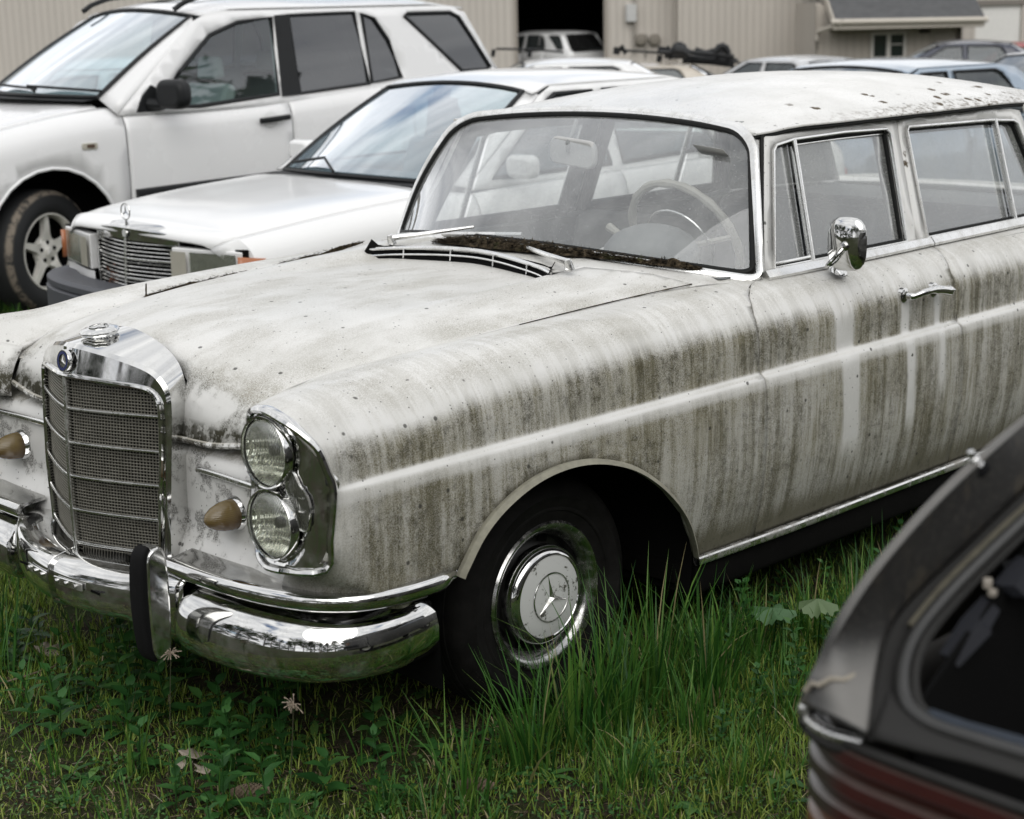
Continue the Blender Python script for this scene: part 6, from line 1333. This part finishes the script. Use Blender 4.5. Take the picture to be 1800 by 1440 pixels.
# ------------------------------------------------------------------ trees round the yard (seen in the chrome)
def leafmat(name, c1, c2):
    g = G(name); o = g.obj(); n = g.noise(o, .9, 4); n2 = g.noise(o, 9, 3)
    c = g.mix(g.mul(g.add(n, n2), .5), c1, c2); return g.end(g.bsdf(c, .7, spec=.2))
TL = [leafmat('dark fir foliage', (.015,.03,.012), (.05,.085,.03)), leafmat('broadleaf foliage', (.03,.06,.015), (.09,.14,.04))]
BARK = simple('bark', (.06,.048,.038), .9, var=.4, bump=.6, bscale=20)
def treeproto(kind, seed):
    rn = random.Random(seed); r = empty('pine_tree' if kind == 0 else 'leafy_tree', (0,0,0)); H = 11+rn.random()*4
    mk('trunk', tube([(0,0,-1.5),(.05,.0,H*.35),(.1,.05,H*.7),(.1,.1,H*.96)], [.32,.24,.13,.03], 8), BARK, r)
    nb_ = []; V = []; F_ = []
    for i in range(60):
        h = H*(.07+.90*rn.random()) if kind == 0 else H*(.35+.5*rn.random()); a = rn.random()*6.28
        L = (H*.30*(1-h/H)+.6) if kind == 0 else H*.25*(1-((h/H-.62)/.45)**2)**.5 if abs(h/H-.62) < .45 else .5
        L = float(abs(L)); e = V3((math.cos(a)*L, math.sin(a)*L, h+(-.12*L if kind == 0 else .35*L))); b = V3((.07,.03,h-(.0 if kind == 0 else .8)))
        nb_.append(tube([b, b.lerp(e, .5)+V3((0,0,.05)), e], [.05,.035,.01], 4))
        for k in range(26):
            t = rn.random()**.6; p = b.lerp(e, .25+.8*t)+V3((rn.gauss(0,.28),rn.gauss(0,.28),rn.gauss(0,.22)))*(1 if kind == 0 else 1.7); s = rn.uniform(.22,.55); d = V3((rn.gauss(0,1),rn.gauss(0,1),rn.gauss(0,.5))).normalized()*s; w = d.cross(V3((rn.random(),rn.random(),1))).normalized()*s*.5; q = len(V)
            V += [tuple(p-d), tuple(p+w), tuple(p+d), tuple(p-w)]; F_.append((q,q+1,q+2,q+3))
    mk('limbs', nb_, BARK, r); mk('crown', (V, F_), TL[kind], r, smooth=False); return r
ORD = 'first second third fourth fifth sixth seventh eighth ninth tenth eleventh twelfth thirteenth fourteenth fifteenth sixteenth seventeenth eighteenth nineteenth twentieth twenty-first twenty-second twenty-third twenty-fourth'.split()
rn = random.Random(9); protos = [treeproto(0, 1), treeproto(1, 2), treeproto(0, 3)]; used_ = [False]*3
for i in range(24):
    a = rad(140+i*7.5+rn.uniform(-2,2)); R_ = rn.uniform(25, 34); k = rn.randrange(3)
    t = protos[k] if not used_[k] else copytree(protos[k]); used_[k] = True
    x, y = -1+R_*math.cos(a), -1+R_*math.sin(a); t.location = (x, y, gz(x, y)); t.rotation_euler.z = rn.random()*6; t['category'] = 'tree'; t['group'] = 'trees standing round the yard'
    t['label'] = ('dark evergreen' if k != 1 else 'pale leafy tree')+' beyond the yard, '+ORD[i]+' from the left looking away from the workshop'
# ------------------------------------------------------------------ grass, weeds, litter
def grassmat(name, pal, rough=.5):
    g = G(name); a = g.node('ShaderNodeAttribute', {'attribute_name': 'gv'}); s = g.node('ShaderNodeSeparateColor', {}); g.put(s.inputs[0], a.outputs['Color'])
    c = g.mix(g.sm(s.outputs[0], 0, .5), pal[0], pal[1]); c = g.mix(g.sm(s.outputs[0], .5, .93), c, pal[2]); c = g.mix(g.sm(s.outputs[0], .94, .97), c, pal[3])
    b = g.node('ShaderNodeBsdfPrincipled'); g.put(b.inputs['Base Color'], c); b.inputs['Roughness'].default_value = rough; b.inputs['Specular IOR Level'].default_value = .35
    t = g.node('ShaderNodeBsdfTranslucent'); g.put(t.inputs['Color'], c); m = g.node('ShaderNodeMixShader'); m.inputs[0].default_value = .28
    g.t.links.new(b.outputs[0], m.inputs[1]); g.t.links.new(t.outputs[0], m.inputs[2]); return g.end(m.outputs[0])
GM = grassmat('grass blades', [(.015,.070,.013),(.060,.175,.026),(.18,.30,.055),(.36,.31,.16)])
GM2 = grassmat('yellow green turf', [(.060,.125,.018),(.19,.29,.040),(.37,.42,.095),(.50,.42,.25)])
WM = grassmat('weed leaves', [(.016,.065,.014),(.042,.135,.030),(.11,.22,.055),(.2,.19,.07)])
DM = grassmat('dry litter', [(.045,.032,.022),(.14,.10,.065),(.30,.24,.16),(.48,.42,.33)], .85)
def inframe(x, y, z=0, m=420):
    d = V3((x, y, z))-CAMP; w = d.dot(_F)
    if w < .5: return False
    u = 900+FPX*d.dot(_R2)/w; v = 720-FPX*d.dot(_U2)/w
    return -m < u < 1800+m and -m < v < 1440+m*2.2
R_ = np.random.RandomState(7)
def blades(name, B, mat):
    """B rows: x y z h w yaw lean curl shade"""
    B = np.array(B); n = len(B); K = 5; t = np.linspace(0, 1, K)
    x, y, z, h, w, ya, le, cu, sh = B.T
    dx, dy = np.cos(ya), np.sin(ya); sx, sy = -np.sin(ya), np.cos(ya)
    ang = le[:, None]+cu[:, None]*t[None]; seg = h[:, None]/(K-1)
    hor = np.concatenate([np.zeros((n,1)), np.cumsum(np.sin(ang[:, :-1])*seg, 1)], 1); ver = np.concatenate([np.zeros((n,1)), np.cumsum(np.cos(ang[:, :-1])*seg, 1)], 1)
    ww = w[:, None]*np.array([.7, 1, .85, .55, .04])[None]
    L = np.stack([x[:, None]+dx[:, None]*hor-sx[:, None]*ww, y[:, None]+dy[:, None]*hor-sy[:, None]*ww, z[:, None]+ver], -1)
    Rr = np.stack([x[:, None]+dx[:, None]*hor+sx[:, None]*ww, y[:, None]+dy[:, None]*hor+sy[:, None]*ww, z[:, None]+ver], -1)
    V = np.stack([L, Rr], 2).reshape(-1, 3)
    base = (np.arange(n)*2*K)[:, None]+(np.arange(K-1)*2)[None]; F_ = np.stack([base, base+1, base+3, base+2], -1).reshape(-1, 4)
    me = bpy.data.meshes.new(name); me.vertices.add(len(V)); me.vertices.foreach_set('co', V.ravel()); me.loops.add(F_.size); me.loops.foreach_set('vertex_index', F_.ravel().astype(np.int32))
    me.polygons.add(len(F_)); me.polygons.foreach_set('loop_start', np.arange(0, F_.size, 4, dtype=np.int32)); me.update(calc_edges=True)
    me.polygons.foreach_set('use_smooth', np.ones(len(F_), bool))
    ca = me.color_attributes.new('gv', 'FLOAT_COLOR', 'POINT'); c = np.ones((len(V), 4), np.float32); c[:, 0] = np.repeat(sh, 2*K); ca.data.foreach_set('color', c.ravel())
    me.materials.append(mat); o = bpy.data.objects.new(name, me); COL.objects.link(o); o['kind'] = 'stuff'; return o
def under(x, y): return -.55 < x < 3.6 and abs(y) < .84
def inwheel(x, y, z0=0): return abs(x) < .26 and -.80 < y < -.60
def tone(x, y): return .5+.5*mnoise.noise(V3((x*1.3, y*1.3, 5)))
tall = []; turf = []
def tuft(cx, cy, n, h, rr, lean=.25):
    for _ in range(n):
        a = R_.rand()*6.283; r = rr*abs(R_.randn())*.55; x, y = cx+r*math.cos(a), cy+r*math.sin(a)
        if inwheel(x, y) : continue
        hh = h*R_.uniform(.45, 1.08); tall.append((x, y, gz(x, y)-.005, hh, R_.uniform(.0013, .0029)*(1+.4*(h > .25)), a+R_.randn()*.7, abs(R_.randn())*lean, abs(R_.randn())*.55+.1, min(1, max(0, R_.beta(2,2)*.9+(.5 if R_.rand() < .07 else 0)))))
# tall tufts standing against the front wheel, then thinning to the right
for (cx, cy, n, h, rr) in ((-.30,-1.02,70,.31,.09),(-.14,-1.0,80,.32,.08),(.02,-1.03,70,.28,.09),(.20,-.97,80,.40,.07),(.30,-1.05,70,.36,.08),(.45,-.98,50,.28,.11),(-.02,-.98,46,.40,.07),(.10,-.95,40,.38,.06),(.12,-1.16,70,.22,.10),(-.22,-1.24,60,.20,.10),(.62,-.98,70,.22,.10),(.80,-1.0,60,.22,.12),(1.0,-1.02,60,.20,.12),(1.2,-.98,60,.22,.13),(.42,-1.25,50,.16,.12),(-.05,-1.42,40,.16,.1),(-.52,-1.02,40,.28,.07),(.75,-1.25,50,.16,.13)): tuft(cx, cy, n, h, rr, .22)
for _ in range(200):
    x, y = R_.uniform(.2, 3.3), R_.uniform(-1.75, -.75)
    if inframe(x, y) and not (x > .2 and y < -1.9): tuft(x, y, int(R_.randint(6, 22)), R_.uniform(.06, .19), .06, .35)
for _ in range(300):
    x, y = R_.uniform(-1.5, .9), R_.uniform(-2.3, -.9)
    if inframe(x, y): tuft(x, y, int(R_.randint(8, 22)), R_.uniform(.06, .15), .045, .35)
for _ in range(60):
    x, y = R_.uniform(-1.3, -.35), R_.uniform(-.95, .95)
    if inframe(x, y): tuft(x, y, int(R_.randint(5, 16)), R_.uniform(.08, .20), .05, .3)
for cx, cy in ((-.80,.55),(-.86,.42),(-.78,.70)): tuft(cx, cy, 26, .34, .05, .16)
tuft(-.93,-.36,7,.26,.03,.25); tuft(-.90,-.52,6,.22,.03,.3); tuft(-.86,.12,6,.2,.03,.2)
n_ = 0
while n_ < 230000:   # short turf
    x, y = R_.uniform(-2.3, 2.9), R_.uniform(-2.4, 1.4); n_ += 1
    if not inframe(x, y, 0, 330): continue
    if under(x, y) and R_.rand() < .8: continue
    bare = smst(-.1-x-.35*(y+1.2), -.2, .8)
    k = tone(x*1.6, y*1.6)
    if R_.rand() < bare*.55 or R_.rand() > .35+.9*k: continue
    turf.append((x, y, gz(x, y)-.004, R_.uniform(.015,.06)*(1.2-.5*bare), R_.uniform(.0010,.0022), R_.rand()*6.28, abs(R_.randn())*.4, R_.uniform(.1,1.3), min(1, R_.beta(2,2)*.95+(.35 if R_.rand() < .07+.1*bare else 0))))
# strip between the far cars
for _ in range(420):
    x, y = R_.uniform(-2.4, 3.6), R_.uniform(.9, 5.9)
    if (abs(y-2.97) < .8 and x > 1.2) : continue
    if inframe(x, y): tuft(x, y, 22, R_.uniform(.08, .2), .10, .3)
for u, v in ((15,525),(45,530),(95,515),(150,520),(200,515),(-10,520),(60,510),(110,525)):
    p = at(u, v+25, 'z', 0); tuft(p.x, p.y, 60, .16, .12, .3)
blades('grass', tall, GM); blades('turf', turf, GM2)
# leafy weeds : all one ground cover
def leafquad(V, F_, C, p, d, n, L, w, sh, fold=.25):
    """a leaf of six points with a folded midrib"""
    s = d.cross(n).normalized(); q = len(V); dn = n*(-.35*L)
    for k, (t, ww) in enumerate(((0,.06),(.3,.85),(.6,1),(1,0))):
        c = p+d*(L*t)+dn*(t*t)
        if k in (0, 3): V.append(tuple(c)); C.append(sh)
        else: V.extend([tuple(c+s*w*ww+n*w*fold), tuple(c), tuple(c-s*w*ww+n*w*fold)]); C.extend([sh]*3)
    F_ += [(q,q+1,q+2),(q,q+2,q+3),(q+1,q+4,q+5,q+2),(q+2,q+5,q+6,q+3),(q+4,q+7,q+5),(q+5,q+7,q+6)]
def leafobj(name, V, F_, C, mat, kind='stuff'):
    o = mk(name, (V, F_), mat, None, smooth=True, angle=60); ca = o.data.color_attributes.new('gv', 'FLOAT_COLOR', 'POINT'); a = np.ones((len(V), 4), np.float32); a[:, 0] = C; ca.data.foreach_set('color', a.ravel())
    if kind: o['kind'] = kind
    return o
V, F_, C = [], [], []; rn = random.Random(12)
def rosette(x, y, n, L, w, el=.4):
    z = gz(x, y); a0 = rn.random()*6.28
    for k in range(n):
        a = a0+k*2.4+rn.uniform(-.3,.3); e = el*rn.uniform(.5,1.5); d = V3((math.cos(a)*math.cos(e), math.sin(a)*math.cos(e), math.sin(e))); nn = V3((-math.cos(a)*math.sin(e), -math.sin(a)*math.sin(e), math.cos(e)))
        leafquad(V, F_, C, V3((x, y, z+.005)), d, nn, L*rn.uniform(.6,1.1), w*rn.uniform(.7,1.1), rn.random()*.9)
def stalk(x, y, H, L, w, n):
    z = gz(x, y); lx, ly = rn.gauss(0,.12), rn.gauss(0,.12)
    for k in range(n):
        t = (k+.5)/n; p = V3((x+lx*H*t, y+ly*H*t, z+H*t)); a = k*2.0+rn.uniform(-.3,.3)
        e = .2+.7*t
        for aa in (a, a+3.14):
            d = V3((math.cos(aa)*math.cos(e), math.sin(aa)*math.cos(e), math.sin(e))); nn = V3((-math.cos(aa)*math.sin(e), -math.sin(aa)*math.sin(e), math.cos(e)))
            leafquad(V, F_, C, p, d, nn, L*(1.15-.6*t)*rn.uniform(.8,1.1), w*(1.1-.4*t), .1+.6*rn.random())
    q = len(V); 
    for t in (0, 1):
        p = V3((x+lx*H*t, y+ly*H*t, z+H*t))
        for dx, dy in ((.0015,0),(-.001,.0015),(-.001,-.0015)): V.append(tuple(p+V3((dx,dy,0)))); C.append(.3)
    F_.extend([(q,q+1,q+4,q+3),(q+1,q+2,q+5,q+4),(q+2,q,q+3,q+5)])
def tiny(x, y, r, n, s):
    z = gz(x, y)
    for _ in range(n):
        a = rn.random()*6.28; rr = r*rn.random()**.5; p = V3((x+rr*math.cos(a), y+rr*math.sin(a), z+rn.uniform(.004,.03))); b = rn.random()*6.28; e = rn.uniform(-.1,.7)
        d = V3((math.cos(b)*math.cos(e), math.sin(b)*math.cos(e), math.sin(e))); leafquad(V, F_, C, p, d, V3((rn.gauss(0,.3),rn.gauss(0,.3),1)).normalized(), s*rn.uniform(.6,1.3), s*.35, rn.random()*.95)
for _ in range(1100):
    x, y = rn.uniform(-1.8, 2.6), rn.uniform(-2.4, .9)
    if not inframe(x, y, 0, 40) or (under(x, y) and rn.random() < .6): continue
    k = rn.random()
    if k < .28: rosette(x, y, rn.randrange(5,10), rn.uniform(.035,.08), rn.uniform(.007,.013))
    elif k < .36: stalk(x, y, rn.uniform(.05,.12), rn.uniform(.03,.05), rn.uniform(.006,.010), rn.randrange(4,7))
    else: tiny(x, y, rn.uniform(.04,.10), rn.randrange(25,70), rn.uniform(.008,.016))
for _ in range(34):    # leafy plants beneath the bumper
    x, y = rn.uniform(-1.0,-.45), rn.uniform(-.95,.65); stalk(x, y, rn.uniform(.10,.20), rn.uniform(.05,.085), rn.uniform(.011,.018), rn.randrange(5,8))
for _ in range(60):
    x, y = rn.uniform(.4,2.4), rn.uniform(-1.5,-.85)
    if inframe(x, y): stalk(x, y, rn.uniform(.08,.2), rn.uniform(.035,.06), rn.uniform(.008,.014), rn.randrange(5,9))
leafobj('weeds', V, F_, C, WM)
# needles, straw and crumbs on the soil
V, F_, C = [], [], []
for _ in range(34000):
    x, y = rn.uniform(-1.9, 1.2), rn.uniform(-2.5, .9)
    if not inframe(x, y, 0, 30): continue
    bare = smst(-.1-x-.35*(y+1.2), -.3, .8)
    if rn.random() > .25+.75*bare: continue
    a = rn.random()*6.28; L = rn.uniform(.006,.035)*(2.2 if rn.random() < .06 else 1); d = V3((math.cos(a), math.sin(a), rn.uniform(-.1,.25)))*L; w = V3((-math.sin(a), math.cos(a), rn.uniform(-.5,.5)))*rn.uniform(.0005,.0016); p = V3((x, y, gz(x, y)+rn.uniform(.001,.012))); q = len(V); s = rn.random()**1.5
    V += [tuple(p-w), tuple(p+w), tuple(p+d+w*.5), tuple(p+d-w*.5)]; F_.append((q,q+1,q+2,q+3)); C += [s]*4
for _ in range(3200):
    x, y = rn.uniform(-1.9, .6), rn.uniform(-2.4, .8)
    if not inframe(x, y, 0, 30): continue
    p = V3((x, y, gz(x, y)+.003)); s = rn.uniform(.002,.008); q = len(V); n3_ = [V3((rn.gauss(0,1),rn.gauss(0,1),rn.gauss(0,.5))).normalized()*s for _ in range(4)]
    V += [tuple(p+k) for k in n3_]; F_ += [(q,q+1,q+2),(q,q+2,q+3),(q,q+3,q+1),(q+1,q+3,q+2)]; C += [rn.random()*.7]*4
leafobj('ground_litter', V, F_, C, DM)
# ---- single things on the ground
def deadleaf(p, L, yaw, seed, label):
    r2 = random.Random(seed); n = 14; V = [(0,0,.004)]; F_ = []; C_ = []
    for k in range(n):
        a = 2*math.pi*k/n; r = L*(.55+.42*abs(math.cos(a*2.5+r2.random()*.4)))*(1.25 if k == 0 else 1); V.append((r*math.cos(a), r*math.sin(a)*.8, .006+.25*r*r2.random()))
    for k in range(n): F_.append((0, 1+k, 1+(k+1) % n))
    o = mk('dead_leaf', (V, F_), simple('pale dead leaf', (.40,.34,.28), .85, var=.35, nscale=50), None, smooth=True, solid=.0006, off=0, angle=70); o.location = p; o.rotation_euler = (r2.uniform(-.3,.3), r2.uniform(-.3,.3), yaw)
    return tag(o, label, 'dead leaf', 'pale dead leaves on the soil')
for k, (u, v, L, lb) in enumerate(((335,1332,.040,'largest pale curled dead leaf on the soil below the bumper'),(360,1358,.030,'flat beige dead leaf just below the largest one'),(392,1338,.028,'pale dead leaf right of the largest one'),(85,1145,.045,'grey crumpled dead leaf in the shade under the bumper, left'),(318,1350,.022,'small pale dead leaf left of the flat beige one'))):
    p = at(u, v, 'z', .01); p.z = gz(p.x, p.y)+.008; deadleaf(p, L, k*1.7, k, lb)
def cone(u, v, L, yaw, label):
    p = at(u, v, 'z', .02); p.z = gz(p.x, p.y)+.020; parts = [ellipsoid((0,0,0),(L*.48,.011,.011),12,8)]
    for i in range(15):
        t = i/14; x = L*(-.46+.92*t); r = .018*math.sin(math.pi*(.12+.80*t))**.7
        for j in range(9):
            a = j*.698+i*.35; d = V3((0, math.cos(a), math.sin(a))); s = V3((0,-math.sin(a),math.cos(a)))*.0055; c = V3((x,0,0))
            parts.append(([tuple(c+d*r*.5-s), tuple(c+d*r*.5+s), tuple(c+d*r+V3((.007,0,0))+s*.9), tuple(c+d*r*1.08+V3((.010,0,0))), tuple(c+d*r+V3((.007,0,0))-s*.9)], [(0,1,2,3,4)]))
    o = mk('pine_cone', parts, simple('pine cone scales', (.20,.15,.105), .85, var=.5, nscale=90), None, smooth=False, solid=.001, off=0); o.location = p; o.rotation_euler = (0, 0, yaw); return tag(o, label, 'pine cone', 'pine cones lying in the grass')
cone(832,1385,.085,rad(-50),'brown pine cone lying in the grass below the front wheel'); cone(436,1392,.085,rad(-40),'brown pine cone half hidden in weeds at bottom left of centre')
def seedhead(u, v, lab, up=.0):
    p = at(u, v, 'x', -.95); b = V3((p.x-.02, p.y+.03, gz(p.x, p.y))); r = empty('dry_seed_head', tuple(b), 0, lab, 'dead plant', 'dry plant heads'); q = p-b
    mk('stem', tube([V3((0,0,-.01)), q*.5+V3((.01,.01,0)), q], .0009, 5), simple('straw', (.06,.06,.03), .8), r); r2 = random.Random(u); parts = []
    for _ in range(22):
        d = V3((r2.gauss(0,1), r2.gauss(0,1), r2.gauss(0,.8))).normalized()*r2.uniform(.012,.026); parts.append(tube([q, q+d*.6, q+d+V3((0,0,-.003))], [.0008,.0007,.0016], 4))
    mk('head', parts, simple('dry seed straw', (.26,.21,.16), .8, var=.3), r); return r
seedhead(300,1148,'star-shaped dry seed head poking up just below the black overrider'); seedhead(516,1238,'drooping dry seed head in the dark weeds under the bumper corner')
# big lobed weed beside the sill
def lobed(u, v, x, L, label, sh, hang=.5):
    p = at(u, v, 'y', -1.0-.1*x); b = V3((p.x+.03, p.y+.02, gz(p.x, p.y))); r = empty('weed', tuple(b), 0, label, 'weed', 'broad lobed weeds by the sill'); q = p-b
    mk('stem', tube([V3((0,0,-.01)), q*.6+V3((.015,0,.0)), q], .002, 5), WM, r); rr = random.Random(u); n = 35; V = [tuple(q)]; F_ = []; C_ = [sh]
    ax_ = V3((-.5,-.75,.0)).normalized(); sd_ = ax_.cross(V3((0,0,1)))
    for k in range(n):
        a = 2*math.pi*k/n; rad_ = L*(.60+.26*abs(math.cos(2.5*a))+.05*math.cos(17*a)); c = ax_*math.cos(a)*rad_+sd_*math.sin(a)*rad_
        V.append(tuple(q+c+V3((0,0,.018*math.cos(5*a)-hang*rad_*rad_/L)))); C_.append(sh)
    for k in range(n): F_.append((0, 1+k, 1+(k+1) % n))
    o = leafobj('leaf', V, F_, C_, WM2, None); o.parent = r; return r
WM2 = grassmat('pale lobed leaf', [(.05,.13,.05),(.10,.20,.09),(.17,.24,.12),(.3,.3,.15)])
lobed(1358,1068,0,.075,'broad pale green lobed leaf low beside the sill, left of the pair',.45); lobed(1437,1052,1,.065,'drooping yellow-green lobed leaf on a stem, right of the pair',.85,.8)
tg = mk('stick', tube([at(-10,1205,'z',.03), at(40,1190,'z',.03), at(95,1172,'z',.02), at(100,1165,'z',.02)], [.003,.0028,.002,.001], 6), simple('dry stick', (.22,.17,.12), .85), None); tag(tg, 'thin pale stick lying on the weeds at the left edge', 'stick')
